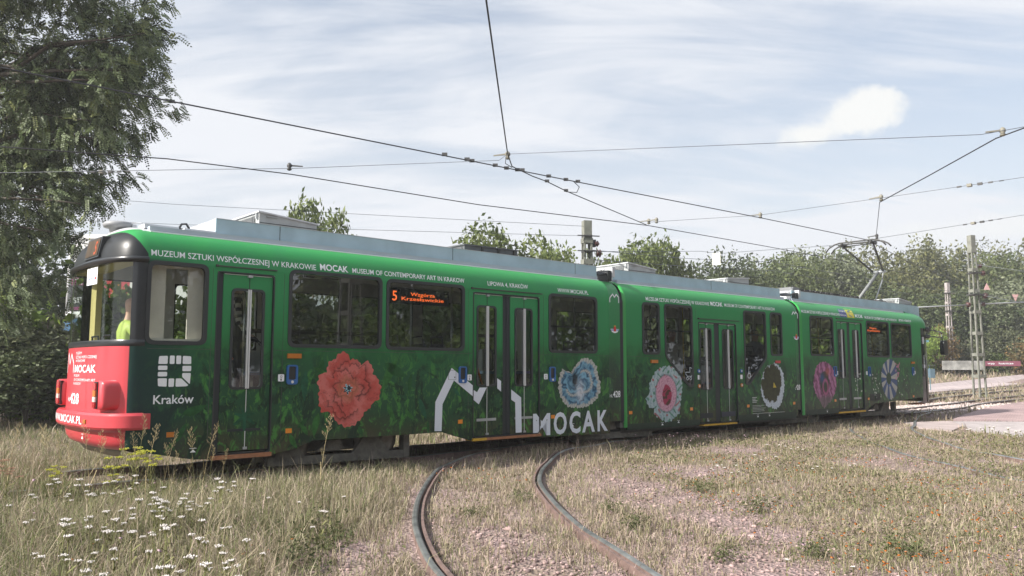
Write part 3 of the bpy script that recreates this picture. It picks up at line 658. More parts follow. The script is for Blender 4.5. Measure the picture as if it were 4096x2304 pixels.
# destination board on the dome and sticker on the windscreen
FD = on_front(-.03)
mb = MB(); mb.add([(2.566, .58, 2.675), (2.550, 1.12, 2.675), (2.594, 1.12, 2.925), (2.610, .58, 2.925), (2.68, .58, 2.675), (2.66, 1.12, 2.675), (2.70, 1.12, 2.925), (2.72, .58, 2.925)], [(0, 3, 2, 1), (0, 1, 5, 4), (2, 3, 7, 6), (1, 2, 6, 5), (3, 0, 4, 7)])
part(mb, 'destination_board', BLACK, 0)
part(MB().add([(2.562, .62, 2.70), (2.549, 1.08, 2.70), (2.586, 1.08, 2.905), (2.599, .62, 2.905)], [(0, 3, 2, 1)]), 'led_panel', mat('led_panel_brown', (.06, .035, .012), .4), 0)
fix(lettering('5', -.77, -.68, 2.72, .15, LED2, tram, lambda x, z: (2.5565 + (z - 2.70) * .182, -x, z), .015, 'led_digit'), 0)
def on_screen(out):
    g = on_front(out); return g
ST = on_screen(.0)
mb = MB(); mb.add([ST(.98, 2.36), ST(.62, 2.36), ST(.62, 2.56), ST(.98, 2.56)], [(0, 1, 2, 3)]); stk = part(mb, 'windscreen_notice', WHITE, 0)
NAVY = mat('blue_print', (.04, .14, .5), .5); REDP = mat('red_print', (.6, .03, .03), .5); GREYP = mat('grey_print', (.15, .15, .15), .5)
ST2 = on_screen(.004)
fl('Ubezpieczony', .68, .90, 2.515, .018, 0, ST2, GREYP); fl('w', .78, .80, 2.475, .014, 0, ST2, GREYP); fl('InterRisk', .70, .95, 2.425, .03, 0, ST2, NAVY)
part(MB().add([ST2(.685, 2.42), ST2(.65, 2.42), ST2(.645, 2.45), ST2(.667, 2.44), ST2(.69, 2.45)], [(0, 1, 2, 3, 4)]), 'notice_emblem', REDP, 0)
# behind the windscreen: pillar, seats, cab partition
part(MB().box(2.86, 2.93, 1.72, 1.95, .9, 2.62), 'inner_pillar', YELP, 0)
part(MB().box(2.70, 2.95, .12, 2.18, 2.60, 2.64), 'cab_header', YELP, 0)
part(MB().box(2.72, 2.95, .25, 2.05, 1.60, 1.66), 'dashboard', LINING, 0)
mb = MB().box(2.98, 3.20, .14, .16, .9, 2.62).box(3.46, 3.70, .14, .16, .9, 2.62).box(3.20, 3.46, .14, .16, .9, 1.72).box(3.20, 3.46, .14, .16, 2.55, 2.62); part(mb, 'cab_partition', BEIGE, 0)
part(MB().box(2.97, 3.66, .07, .14, 1.66, 1.72), 'cab_shelf', BEIGE, 0)
part(MB().box(3.78, 4.16, .55, .58, .4, 2.55), 'door_partition', mat('grey_partition', (.42, .44, .46), .6, var=.06), 0)
part(MB().tube([(3.93, .45, 1.0), (4.1, .45, 1.48), (4.18, .5, 1.5)], .018, 8), 'grab_rail', REDRAIL, 0, True)
for k, L_ in ((0, [(4.32, .5), (4.6, .35), (7.7, .5), (8.25, .55), (8.95, .5)]), (1, [(12.9, .5), (13.5, .5), (14.55, .5)]), (2, [(19.3, .5), (20.55, .5), (22.3, .5)])):
    for s, y in L_: part(MB().tube([(s, y, CARS[k]['floor']), (s, y, 2.8)], .017, 8), 'grab_pole', STEEL if k == 0 else YELLOWP, k, True)
part(MB().tube([(8.3, .4, 1.0), (8.12, .4, 1.45)], .018, 8), 'grab_rail', REDRAIL, 0, True); part(MB().tube([(8.62, .4, 1.0), (8.78, .4, 1.5)], .018, 8), 'grab_rail', REDRAIL, 0, True)
def seat(k, s, y, f, flip=1):
    o = part(MB().box(s - .02 * flip, s + .40 * flip, y, y + .42, f + .40, f + .45), 'seat', SEATF, k)
    part(MB().prism(rounded([(y + .0, f + .45), (y + .42, f + .45), (y + .40, f + .86), (y + .02, f + .86)], .08), -.02, .02), 'backrest', SEATM, k, parent=o)
    b = o.children[0]; b.rotation_euler.z = R(90) ; b.location = (s, 0, 0)
    h = part(MB().tube([(s, y + .06, f + .82), (s - .02 * flip, y + .08, f + .97), (s - .02 * flip, y + .34, f + .97), (s, y + .36, f + .82)], .013, 6), 'grab_handle', BLACK, k, parent=o)
    part(MB().box(s + .1 * flip, s + .3 * flip, y + .1, y + .3, f, f + .4), 'pedestal', DARKM, k, parent=o)
for s in (4.95, 5.55, 5.95, 6.5, 6.95, 7.3, 9.6, 10.2): seat(0, s, .12, .88); seat(0, s, 1.72, .88)
for s in (2.80, ): seat(0, s, .62, .80, 1); seat(0, s, 1.15, .80, 1)
for s in (11.7, 12.2, 15.6, 16.2): seat(1, s, .12, .9); seat(1, s, 1.7, .6)
for s in (18.1, 18.7, 21.1, 21.8, 22.5, 23.1): seat(2, s, .12, .88); seat(2, s, 1.72, .88)
for k, a, b, z in ((0, 4.7, 7.55, 1.95), (0, 9.4, 10.5, 2.0)):
    part(MB().box(a, b, TW - .075, TW - .05, z - .03, z + .03), 'window_bar', DARKM, k)
part(MB().box(5.42, 5.45, .018, .03, 2.1, 2.58).box(4.75, 5.45, .018, .03, 2.565, 2.58), 'sliding_vent', RUBBER, 0)
part(MB().box(9.98, 10.01, .018, .03, 2.10, 2.6).box(9.39, 10.52, .018, .03, 2.07, 2.10), 'sliding_vent', RUBBER, 0)
for k, a, b in ((1, 11.66, 12.11), (1, 12.32, 13.13), (1, 14.97, 15.77), (1, 16.0, 16.42), (2, 17.98, 19.06)):
    c = (a + b) / 2; part(MB().box(a, b, .018, .03, 2.10, 2.13).box(c, c + .022, .018, .03, 2.13, 2.6), 'sliding_vent', RUBBER, k)

# ---- joints between the cars
def joint(k, s, k2, s2):
    A = [to_world(k, s, .04, 0), to_world(k, s, TW - .04, 0)]; B = [to_world(k2, s2, .04, 0), to_world(k2, s2, TW - .04, 0)]; mb = MB(); vs = []; n = 9
    prof = [(0, .42), (0, 2.62), (.06, 2.84), (.26, 2.95), (.74, 2.95), (.94, 2.84), (1, 2.62), (1, .42)]
    for i in range(n):
        t = i / (n - 1); sh = .045 if i % 2 else 0
        a = Vector(A[0]).lerp(Vector(B[0]), t); b = Vector(A[1]).lerp(Vector(B[1]), t)
        for u, z in prof: p = a.lerp(b, sh / 2 + u * (1 - sh)); vs.append((p.x - T0.x, p.y - T0.y, z - sh * .6))
    m = len(prof); mb.add(vs, [(i * m + j, (i + 1) * m + j, (i + 1) * m + j + 1, i * m + j + 1) for i in range(n - 1) for j in range(m - 1)])
    return mb.build('bellows', RUBBER, tram)
joint(0, 11.18, 1, 11.25); joint(1, 17.15, 2, 17.62)
for k, a, b in ((0, 10.86, 11.22), (1, 17.02, 17.20)):      # green end fairings that lead into the joint
    mb = MB(); vs = []; PP = [(0, .45)] + PROF[:7]
    for s, ins in ((a, .003), (a + .012, .016), (b - .03, .02), (b, .06)):
        for y, z in PP: vs.append((s, y + ins, z - ins * .6))
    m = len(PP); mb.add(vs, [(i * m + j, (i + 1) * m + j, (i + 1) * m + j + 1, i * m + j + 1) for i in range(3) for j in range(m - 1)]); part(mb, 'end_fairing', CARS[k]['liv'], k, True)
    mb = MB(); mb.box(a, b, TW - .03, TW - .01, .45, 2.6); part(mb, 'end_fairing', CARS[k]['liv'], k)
for k, s in ((1, 11.14), (2, 17.55)):                       # bright edge of the following car
    mb = MB(); vs = []; PP = [(0, .30)] + PROF
    for ds, o in ((-.03, .03), (-.012, 0), (.0, -.006), (.03, -.006)):
        for y, z in PP: vs.append((s + ds, y + o, z + max(0, -o * .8)))
    m = len(PP); mb.add(vs, [(i * m + j, (i + 1) * m + j, (i + 1) * m + j + 1, i * m + j + 1) for i in range(3) for j in range(m - 1)]); part(mb, 'edge_trim', mat('bright_green_edge%d' % k, (.03, .33, .06), .35, coat=.4), k, True)
for k, a, b in ((0, 11.0, 11.32), (1, 17.08, 17.75)):
    for q in range(5):
        y = .35 + q * .05; part(MB().tube([(a, y, 3.10 + .01 * q), ((a + b) / 2, y, 3.13 + .012 * q), (b, y, 3.19 + .01 * q)], .018, 6), 'roof_cable', BLACK, k, True)
    part(MB().box(b - .02, b + .05, .28, .62, 3.08, 3.27), 'cable_box', ROOFW, k); part(MB().box(b - .12, b - .02, .3, .6, 3.0, 3.2), 'cable_duct', BLACK, k)

# ---- front of the last car
SL, AL, EL = 23.86, 1.56, .62
def plan3(al, out=0.0):
    c, s = math.cos(al), math.sin(al); sg = 1 if c >= 0 else -1
    return SL + (AL + out) * abs(s) ** EL, 1.15 - sg * (1.15 + out) * abs(c) ** .42
def skin3(mb, zs, outs, a0, a1, n=30):
    vs = []; m = n + 1
    for z, o in zip(zs, outs):
        for i in range(m): s, y = plan3(R(a0 + (a1 - a0) * i / n), o); vs.append((s, y, z))
    return mb.add(vs, [(j * m + i, j * m + i + 1, (j + 1) * m + i + 1, (j + 1) * m + i) for j in range(len(zs) - 1) for i in range(n)])
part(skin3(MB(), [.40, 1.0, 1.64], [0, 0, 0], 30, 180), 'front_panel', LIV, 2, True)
part(skin3(MB(), [1.62, 2.6], [-.01, -.01], 45, 180), 'windscreen', GLASS, 2, True)
part(skin3(MB(), [.55, 1.0, 1.64, 2.6], [0, 0, 0, 0], 0, 9, 5), 'corner_panel', LIV, 2, True)
part(skin3(MB(), [.38, 1.0, 2.3, 2.56], [-.02] * 4, 9, 24, 6), 'front_door', BLACK, 2, True)
part(skin3(MB(), [1.15, 2.35], [-.012] * 2, 11, 19, 5), 'front_door_pane', GLASS, 2, True)
part(skin3(MB(), [.40, 2.6], [-.004] * 2, 24, 46, 6), 'corner_pillar', mat('brown_green_pillar', (.05, .06, .03), .35, coat=.3), 2, True)
part(skin3(MB(), [2.56, 2.66, 2.74, 2.82, 2.89, 2.945, 2.985, 3.03, 3.07], [0, -.004, -.018, -.05, -.10, -.17, -.25, -.40, -.8], 0, 180), 'front_dome', LIV, 2, True)
s_, y_ = plan3(R(15)); part(MB().box(s_ - .03, s_ + .03, y_ - .02, y_, 1.4, 1.5).box(s_ - .04, s_ + .0, y_ - .02, y_, 2.1, 2.3), 'door_sticker', WHITE, 2)
part(MB().box(24.0, 24.6, .06, .3, .35, .385), 'door_sill', SILLB, 2)
part(MB().tube([(24.95, .25, 2.5), (25.1, -.1, 2.5), (25.6, -.1, 2.46)], .018, 6).tube([(24.95, .25, 2.32), (25.1, -.1, 2.32), (25.6, -.1, 2.30)], .018, 6).tube([(25.6, -.1, 2.46), (25.64, -.12, 2.1)], .018, 6).lathe([(.02, -.06), (.09, -.05), (.09, .05), (.02, .06)], (25.0, .1, 2.55), 10).lathe([(.02, -.06), (.1, -.05), (.1, .05), (.02, .06)], (25.0, .1, 2.33), 10), 'mirror_arm', BLACK, 2, True)
part(MB().prism(rounded([(25.50, 1.78), (25.78, 1.78), (25.78, 2.22), (25.50, 2.22)], .12), -.2, -.08), 'mirror', BLACK, 2)

# ---- roof equipment
def fairing(k, a, b, seams, z0=3.045, z1=3.262, y=.38):
    for yy, th in ((y, .03), (TW - y - .03, .03)):
        o = part(MB().prism([(a, z0), (b, z0), (b - .02, z1), (a, z1)], yy, yy + th), 'roof_fairing', SILVER, k)
        if yy < 1:
            for q in seams: part(MB().box(q - .004, q + .004, yy - .003, yy, z0, z1), 'panel_seam', DARKM, k, parent=o)
            part(MB().box(a, b, yy - .002, yy + .02, z0 - .018, z0 - .002), 'shadow_gap', RUBBER, k, parent=o)
            part(MB().box(a, b, yy - .006, yy + .03, z1, z1 + .006), 'top_lip', ROOFW, k, parent=o)
    part(MB().box(a, a + .03, y + .031, TW - y - .031, z0, z1), 'fairing_end', ROOFW, k)
fairing(0, 3.86, 10.98, (4.72, 7.62, 10.4)); fairing(1, 11.28, 17.06, (14.35,)); fairing(2, 17.84, 24.28, ())
mb = MB(); mb.prism([(24.281, 3.05), (24.6, 3.0), (25.3, 2.90), (25.34, 2.90), (25.34, 3.22), (25.2, 3.262), (24.281, 3.262)], .40, .43); part(mb, 'roof_fairing', SILVER, 2)
part(MB().box(25.30, 25.34, .431, 1.9, 2.92, 3.23), 'fairing_end', SILVER, 2)
def roof_unit(k, s0, s1, y0, y1, z1a, z1b, name='air_conditioner', m=ACSIDE, grille=True, z0=3.08):
    o = part(MB().add([(s0, y0, z0), (s1, y0, z0), (s1, y1, z0), (s0, y1, z0), (s0, y0, z1a), (s1, y0, z1b), (s1, y1, z1b), (s0, y1, z1a)], [(0, 3, 2, 1), (4, 5, 6, 7), (0, 1, 5, 4), (1, 2, 6, 5), (2, 3, 7, 6), (3, 0, 4, 7)]), name, m, k)
    part(MB().add([(s0 - .02, y0 - .02, z1a - .0), (s1 + .02, y0 - .02, z1b), (s1 + .02, y1 + .02, z1b), (s0 - .02, y1 + .02, z1a), (s0 - .02, y0 - .02, z1a + .02), (s1 + .02, y0 - .02, z1b + .02), (s1 + .02, y1 + .02, z1b + .02), (s0 - .02, y1 + .02, z1a + .02)], [(0, 3, 2, 1), (4, 5, 6, 7), (0, 1, 5, 4), (1, 2, 6, 5), (2, 3, 7, 6), (3, 0, 4, 7)]), 'lid', ROOFW if m is ACSIDE else m, k, parent=o)
    if grille:
        part(MB().box(s0 - .004, s0 + .0, y0 + .12, y1 - .2, z1a - .15, z1a - .03), 'grille_backing', RECESS, k, parent=o)
        mb = MB()
        for i in range(9): z = z1a - .145 + i * .013; mb.box(s0 - .012, s0 - .006, y0 + .12, y1 - .2, z, z + .005)
        part(mb, 'grille_bars', GALV, k, parent=o)
        part(MB().box(s0 - .03, s0 + .02, y0 + .03, y0 + .07, z1a - .08, z1a - .01).box(s0 + .1, s0 + .25, y0 - .02, y0, z1a - .05, z1a - .04), 'latch', GALV, k, parent=o)
    part(MB().box(s0, s1, y0 - .006, y0, (z1a + z1b) / 2 - .10, (z1a + z1b) / 2 - .093), 'seam', DARKM, k, parent=o); return o
roof_unit(0, 4.48, 5.32, .5, 1.62, 3.44, 3.365); roof_unit(1, 11.83, 12.65, .5, 1.46, 3.445, 3.365); roof_unit(1, 15.12, 15.95, .5, 1.55, 3.375, 3.435); roof_unit(2, 24.18, 25.05, .5, 1.5, 3.435, 3.36)
roof_unit(0, 7.95, 9.1, .5, 1.65, 3.36, 3.37, 'brake_resistor_box', mat('dark_grey_box', (.10, .11, .115), .6, var=.2), False)
part(MB().box(8.3, 8.34, .47, .5, 3.22, 3.36).box(8.65, 8.69, .47, .5, 3.22, 3.36).box(9.0, 9.04, .47, .5, 3.22, 3.36), 'box_bracket', DARKM, 0)
part(MB().lathe([(.10, 3.07), (.11, 3.12), (.17, 3.13), (.185, 3.17), (.15, 3.20), (.05, 3.213)], (2.93, 1.15, 0), 24), 'roof_vent', mat('grey_vent', (.30, .31, .32), .5), 0, True)
part(MB().box(3.05, 3.10, 1.0, 1.06, 3.08, 3.17).box(3.25, 3.29, .9, 1.0, 3.08, 3.15).tube([(3.02, 1.1, 3.19), (3.15, 1.0, 3.2), (3.25, .95, 3.12)], .008, 6), 'antenna', ROOFW, 0)
part(MB().box(3.45, 3.84, .75, 1.3, 3.09, 3.15).tube([(3.55, .8, 3.15), (3.58, .8, 3.21), (3.64, .8, 3.22), (3.68, .8, 3.16)], .015, 6), 'roof_hatch', BLACK, 0)
part(MB().box(3.0, 3.40, .36, .60, 3.035, 3.09).box(3.46, 3.85, .34, .6, 3.04, 3.085), 'roof_walkway', ROOFW, 0)
o = part(MB().box(18.05, 18.35, .45, 1.8, 3.1, 3.37), 'resistor_bank', mat('grey_cover', (.2, .21, .22), .6), 2)
for i in range(12):
    s = 18.45 + i * .27; part(MB().box(s, s + .22, .5, 1.7, 3.1, 3.355 - .001 * i).box(s + .04, s + .08, .48, .5, 3.3, 3.33), 'resistor_element', DARKM, 2, parent=o)
# pantograph
pg = part(MB().box(22.7, 23.9, .75, 1.6, 3.30, 3.36).lathe([(.05, 3.1), (.06, 3.3)], (22.8, .85, 0), 8).lathe([(.05, 3.1), (.06, 3.3)], (23.8, .85, 0), 8).lathe([(.05, 3.1), (.06, 3.3)], (22.8, 1.5, 0), 8).lathe([(.05, 3.1), (.06, 3.3)], (23.8, 1.5, 0), 8), 'pantograph', DARKM, 2)
part(MB().tube([(23.0, 1.15, 3.40), (24.38, 1.15, 4.31)], .045, 10), 'lower_arm', DKGALV, 2, True, parent=pg)
part(MB().tube([(23.85, 1.05, 3.38), (24.42, 1.05, 4.08)], .02, 8), 'thrust_rod', GALV, 2, True, parent=pg)
part(MB().tube([(24.38, .95, 4.31), (24.38, 1.35, 4.31)], .045, 8).tube([(24.38, 1.0, 4.31), (24.45, 1.08, 4.06)], .02, 6), 'knee', GALV, 2, True, parent=pg)
part(MB().tube([(24.38, 1.3, 4.31), (23.15, 1.62, 5.0)], .028, 8).tube([(24.38, 1.0, 4.31), (23.15, .72, 5.02)], .028, 8), 'upper_arm', DARKM, 2, True, parent=pg)
part(MB().tube([(24.40, .98, 4.31), (23.6, .85, 4.75), (23.15, .76, 4.98)], .008, 6), 'head_cable', DARKM, 2, True, parent=pg)
mb = MB()
for s in (22.98, 23.32): mb.tube([(s, .28, 4.90), (s, .36, 4.99), (s, .50, 5.07), (s, .65, 5.10), (s, 1.65, 5.10), (s, 1.80, 5.07), (s, 1.98, 4.98), (s, 2.08, 4.86)], .022, 7)
mb.box(22.96, 23.34, .70, .74, 5.0, 5.09).box(22.96, 23.34, 1.58, 1.62, 5.0, 5.09).tube([(23.15, .6, 5.01), (23.15, 1.75, 5.01)], .016, 6)
part(mb, 'collector_head', DARKM, 2, True, parent=pg)

# ---- bogies
def bogie(k, s0, s1, skirted=False):
    c = (s0 + s1) / 2; b = part(MB().bar((s0, .24, .19), (s1, .24, .16), .06, .11).prism([(c - 1.0, .22), (c - .55, .22), (c - .72, .45), (c - .86, .45)], .21, .27).prism([(c + .15, .22), (c + .75, .22), (c + .50, .48), (c + .36, .48)], .21, .27).prism([(c - .42, .28), (c + .02, .28), (c - .05, .42), (c - .22, .42)], .20, .28).box(c - 1.25, c - 1.15, .2, .3, .2, .5).box(s1 - .1, s1, .2, .32, .12, .46).box(s0, s1, 2.03, 2.09, .13, .26).box(s0 + .1, s1 - .1, .5, 1.8, .25, .42), 'bogie', BOGIE, k)
    for s in (c - .75, c + .62):
        for y, f in ((.36, 1), (1.80, 1)):
            w = part(MB().lathe([(.05, y - .04), (.20, y - .03), (.22, y - .05), (.30, y - .05), (.305, y + .05), (.34, y + .055), (.34, y + .085), (.1, y + .085)], (s, 0, .40), 24, 'y'), 'wheel', WHEELM, k, True, parent=b)
        part(MB().tube([(s, .3, .40), (s, 2.0, .40)], .06, 8), 'axle', BOGIE, k, True, parent=b)
    return b
bogie(0, 4.56, 6.72); bogie(0, 10.2, 12.3); bogie(1, 16.2, 18.3); bogie(2, 20.76, 22.95)

# ---- lettering along the cars
def PL(x, z): return (x, pin(z) - .0045, z)
def side(body, k, a, b, z, cap, bold=0.0, m=TEXTW, name='lettering', place=PL): return fix(lettering(body, a, b, z, cap, m, tram, place, bold, name), k)
side('MUZEUM SZTUKI WSPÓŁCZESNEJ W KRAKOWIE', 0, 2.98, 5.064, 2.668, .070, .006); side('MOCAK', 0, 5.124, 5.548, 2.676, .082, .025); side('MUSEUM OF CONTEMPORARY ART IN KRAKOW', 0, 5.612, 7.565, 2.677, .066, .010)
side('LIPOWA 4, KRAKÓW', 0, 8.027, 8.889, 2.673, .066, .010); side('WWW.MOCAK.PL', 0, 9.575, 10.336, 2.667, .066, .010)
side('MUZEUM SZTUKI WSPÓŁCZESNEJ W KRAKOWIE', 1, 11.755, 13.747, 2.67, .07, .010); side('MOCAK', 1, 13.798, 14.217, 2.673, .085, .025); side('MUSEUM OF CONTEMPORARY ART IN KRAKOW', 1, 14.285, 16.211, 2.68, .066, .010)
side('MUZEUM SZTUKI WSPÓŁCZESNEJ W KRAKOWIE', 2, 17.61, 19.5, 2.695, .066, .010); side('MOCAK', 2, 20.335, 20.751, 2.693, .085, .025); side('MUSEUM OF CONTEMPORARY ART IN KRAKOW', 2, 20.859, 22.809, 2.686, .066, .010); side('LIPOWA 4, KRAKÓW', 2, 22.939, 23.771, 2.697, .066, .010)
PLN = lambda x, z: (x, pin(z) - .004, z); PLE = lambda x, z: (x, .014, z)
mb = MB()
for a, b, m_, nm in ((19.506, 19.886, mat('navy_film', (.03, .045, .22), .4), 'ticket_sign'), (19.887, 20.276, mat('yellow_film', (.72, .62, .04), .4), 'ticket_sign')):
    mb = MB(); zs = [2.675, 2.74, 2.80, 2.85, 2.905]
    for z0, z1 in zip(zs, zs[1:]): mb.add([(a, pin(z0) - .003, z0), (b, pin(z0) - .003, z0), (b, pin(z1) - .003, z1), (a, pin(z1) - .003, z1)], [(0, 1, 2, 3)])
    part(mb, nm, m_, 2)
PLS = lambda x, z: (x, pin(z) - .008, z)
side('Automat', 2, 19.53, 19.86, 2.805, .06, 0, WHITE, place=PLS); side('biletowy', 2, 19.53, 19.86, 2.70, .06, 0, WHITE, place=PLS)
stroke([(20.02, 2.84), (20.02, 2.74), (20.14, 2.70), (20.14, 2.86), (20.02, 2.84)], .02, PLS, 2, 'sign_symbol', NAVY)
def emblem_m(k, a, z0, sc, half=False, place=PLE):
    P = [(0, 0), (0, .5), (.32, 1), (.52, .62), (.74, 1), (1.0, .66), (1.0, 0)]
    if half: P = P[1:]
    return stroke([(a + x * .24 * sc, z0 + y * .145 * sc) for x, y in P], .022, place, k)
emblem_m(0, 10.915, 2.575, 1.0); emblem_m(1, 16.9, 2.55, 1.0, True, PLN)
side('HL', 0, 10.885, 10.965, .865, .055, .01, WHITE, place=PLE); side('428', 0, 10.972, 11.17, .865, .108, .02, WHITE, place=PLE)
side('L', 1, 16.925, 16.955, .895, .055, .01, WHITE); side('428', 1, 16.96, 17.17, .895, .108, .02, WHITE, place=lambda x, z: (x, .012 if x > 17.02 else -.004, z))
for k, a, z in ((0, 10.92, 2.015), (1, 16.93, 2.04)):     # winged shield badge
    pl = PLE if k == 0 else PLN; d = .003
    o = part(MB().add([pl(a, z + .075), pl(a + .24, z + .075), pl(a + .20, z + .02), pl(a + .14, z), pl(a + .10, z), pl(a + .04, z + .02)], [(0, 5, 4, 3, 2, 1)]), 'badge', WHITE, k)
    def q(*pts): return MB().add([(p[0], p[1] - d, p[2]) for p in (pl(a + x, z + y) for x, y in pts)], [tuple(range(len(pts)))])
    part(MB().add(q((.01, .06), (.09, .06), (.09, .068), (.01, .068)).v + q((.02, .04), (.09, .04), (.09, .05), (.02, .05)).v + q((.15, .06), (.23, .06), (.23, .068), (.15, .068)).v + q((.15, .04), (.22, .04), (.22, .05), (.15, .05)).v, [(0, 1, 2, 3), (4, 5, 6, 7), (8, 9, 10, 11), (12, 13, 14, 15)]), 'badge_stripes', NAVY, k, parent=o)
    part(q((.09, .03), (.15, .03), (.155, .10), (.12, .12), (.085, .10)), 'badge_shield', REDP, k, parent=o); part(q((.095, .115), (.145, .115), (.15, .14), (.12, .135), (.09, .14)), 'badge_crown', mat('gold_print%d' % k, (.6, .4, .05), .4), k, parent=o)
# city emblem: ring of rounded blocks
ox, oz, ws = 3.107, 1.17, .369; U = ws / 10
blk = [[(0.2, 10), (0.0, 7.4), (2.8, 7.4), (2.8, 10.1)], [(3.4, 7.4), (4.9, 7.4), (4.9, 10.2), (3.4, 10.2)], [(5.4, 7.4), (6.9, 7.4), (6.9, 10.2), (5.4, 10.2)], [(7.4, 7.4), (10.1, 7.4), (10, 10.0), (7.4, 10.15)],
       [(0, 5.4), (2.8, 5.4), (2.8, 6.85), (0, 6.85)], [(0, 3.3), (2.8, 3.3), (2.8, 4.8), (0, 4.8)], [(7.4, 5.0), (10.15, 5.0), (10.15, 6.8), (7.4, 6.8)], [(0, 2.7), (0.2, 0.1), (2.8, -.1), (2.8, 2.7)],
       [(3.3, -.15), (5.0, -.15), (5.0, 2.6), (3.3, 2.6)], [(5.5, -.15), (8.9, -.05), (9.5, .3), (7.2, 2.6), (5.5, 2.6)], [(7.4, 4.4), (7.4, 3.1), (9.9, .6), (10.1, 4.4)]]
o = None
mbk = MB()
for B in blk:
    pts = rounded([(ox + x * U, oz + (z * .94) * U) for x, z in B], .012, 2); mbk.add([(x, -.004, z) for x, z in pts], [tuple(range(len(pts)))])
part(mbk, 'city_emblem', WHITE, 0)
side('Kraków', 0, 3.069, 3.524, .973, .098, .012, WHITE)
GREYW = mat('grey_white_film', (.72, .76, .82), .5, spec=.3)
def flat(k, pts, y, name, m, parent=None): return part(MB().add([(a, y, b) for a, b in pts], [tuple(range(len(pts)))]), name, m, k, parent=parent)
mo = MB()
for P in ([(7.016, .47), (7.144, .463), (7.158, .853), (7.027, .89)], [(7.027, .89), (7.158, .853), (7.366, 1.199), (7.322, 1.385)], [(7.322, 1.385), (7.366, 1.199), (7.731, .955), (7.731, 1.12)]):
    mo.add([(a, -.004, b) for a, b in P], [(0, 1, 2, 3)])
part(mo, 'emblem', GREYW, 0)
for P in ([(7.762, 1.05), (7.829, 1.015), (7.865, .83), (7.762, .90)], [(7.829, 1.015), (7.878, 1.085), (8.022, 1.085), (7.865, .83)], [(8.236, 1.225), (8.316, 1.18), (8.316, 1.015), (8.236, 1.07)], [(8.53, 1.045), (8.742, .914), (8.614, .839), (8.53, .885)], [(8.742, .914), (8.755, .36), (8.625, .36), (8.614, .839)]):
    part(MB().add([(a, .016, b) for a, b in P], [(3, 2, 1, 0)]), 'emblem', GREYW, 0)
for ch, a, b in (('M', 9.0, 9.375), ('O', 9.455, 9.765), ('C', 9.83, 10.10), ('A', 10.14, 10.46), ('K', 10.53, 10.80)): side(ch, 0, a, b, .30, .335 if ch != 'M' else .33, .03, GREYW, place=lambda x, z: (x, .012 if x < 9.128 else -.004, z))

# fittings on the side walls
for k, a, b, c, d in ((0, 4.684, 4.872, 1.505, 1.565), (1, 11.852, 12.044, 1.482, 1.542), (2, 23.591, 23.789, 1.518, 1.574)): part(MB().box(a, b, -.03, .0, c, d), 'side_lamp', ORANGEL, k)
part(MB().box(16.137, 16.34, -.012, 0, 1.498, 1.556), 'side_lamp', mat('red_reflector', (.5, .02, .03), .3, coat=.5), 1)
def reader(k, a, b, c, d, sa):
    o = part(MB().ring(rounded(rc(a, b, c, d), .04), rounded(rc(a + .025, b - .025, c + .06, d - .02), .02), -.025, .0), 'button_panel', BLUE, k)
    part(MB().box(a + .02, b - .02, -.006, 0, c + .05, d - .02), 'button_face', BLACK, k, parent=o); part(MB().lathe([(.0, -.032), (.018, -.03), (.02, -.024)], ((a + b) / 2, 0, c + .032), 10, 'y'), 'button', CLEARL, k, parent=o)
    if sa:
        s = part(MB().prism(rounded(rc(sa, sa + .082, c + .04, c + .13), .012, 2), -.004, -.001), 'sticker', WHITE, k)
        part(MB().ring(rounded(rc(sa + .03, sa + .055, c + .085, c + .115), .01, 2), rounded(rc(sa + .035, sa + .05, c + .09, c + .11), .006, 2), -.006, -.0045).box(sa + .03, sa + .05, -.006, -.0045, c + .05, c + .075), 'sticker_symbol', GREYP, k, parent=s)
reader(0, 4.681, 4.831, 1.173, 1.421, 4.57); reader(0, 7.452, 7.6, 1.156, 1.408, 7.625); reader(0, 9.353, 9.494, 1.159, 1.406, 9.238); reader(2, 19.03, 19.17, 1.181, 1.435, 19.19); reader(2, 20.894, 21.02, 1.176, 1.43, 20.775); reader(2, 23.62, 23.74, 1.183, 1.42, 23.77)
for s in (13.337, 14.812):
    for z, m_ in ((1.325, BLUE), (1.025, ORANGEL)):
        o = part(MB().lathe([(.042, -.012), (.042, 0)], (s, 0, z), 14, 'y'), 'round_button', m_, 1); part(MB().lathe([(.018, -.02), (.02, -.012)], (s, 0, z), 10, 'y'), 'button_cap', CLEARL, 1, parent=o)
    part(MB().prism(rounded(rc(s - .04, s + .04, 1.155, 1.247), .012, 2), -.004, -.001), 'sticker', WHITE, 1)
for k, a, z in ((0, 3.232, .591), (0, 4.69, .561), (0, 7.45, .556), (0, 9.397, .553), (1, 11.224, .54), (1, 13.03, .55), (1, 14.99, .55), (1, 16.82, .561), (2, 19.02, .57), (2, 20.815, .567), (2, 23.6, .572)):
    part(MB().box(a, a + .083, -.009, -.001, z, z + .058), 'reflector', ORANGE if a > 3.5 else ORANGEL, k)
for k, a, z in ((0, 3.503, .402), (0, 9.87, .40), (1, 12.13, .30), (1, 12.62, .325), (1, 15.35, .33), (1, 15.8, .335), (2, 18.6, .33)):
    part(MB().add([(a, -.006, z), (a + .07, -.006, z), (a + .035, -.006, z + .035)], [(0, 1, 2)]).add([(a - .005, -.006, z + .044), (a + .075, -.006, z + .044), (a + .075, -.006, z + .05), (a - .005, -.006, z + .05)], [(0, 1, 2, 3)]), 'jack_mark', WHITE, k)
part(MB().ring(rc(7.262, 7.405, 1.21, 1.352), rc(7.266, 7.401, 1.214, 1.348), -.006, -.001).lathe([(.0, -.008), (.012, -.006)], (7.38, 0, 1.245), 10, 'y'), 'hatch', DARKM, 0)
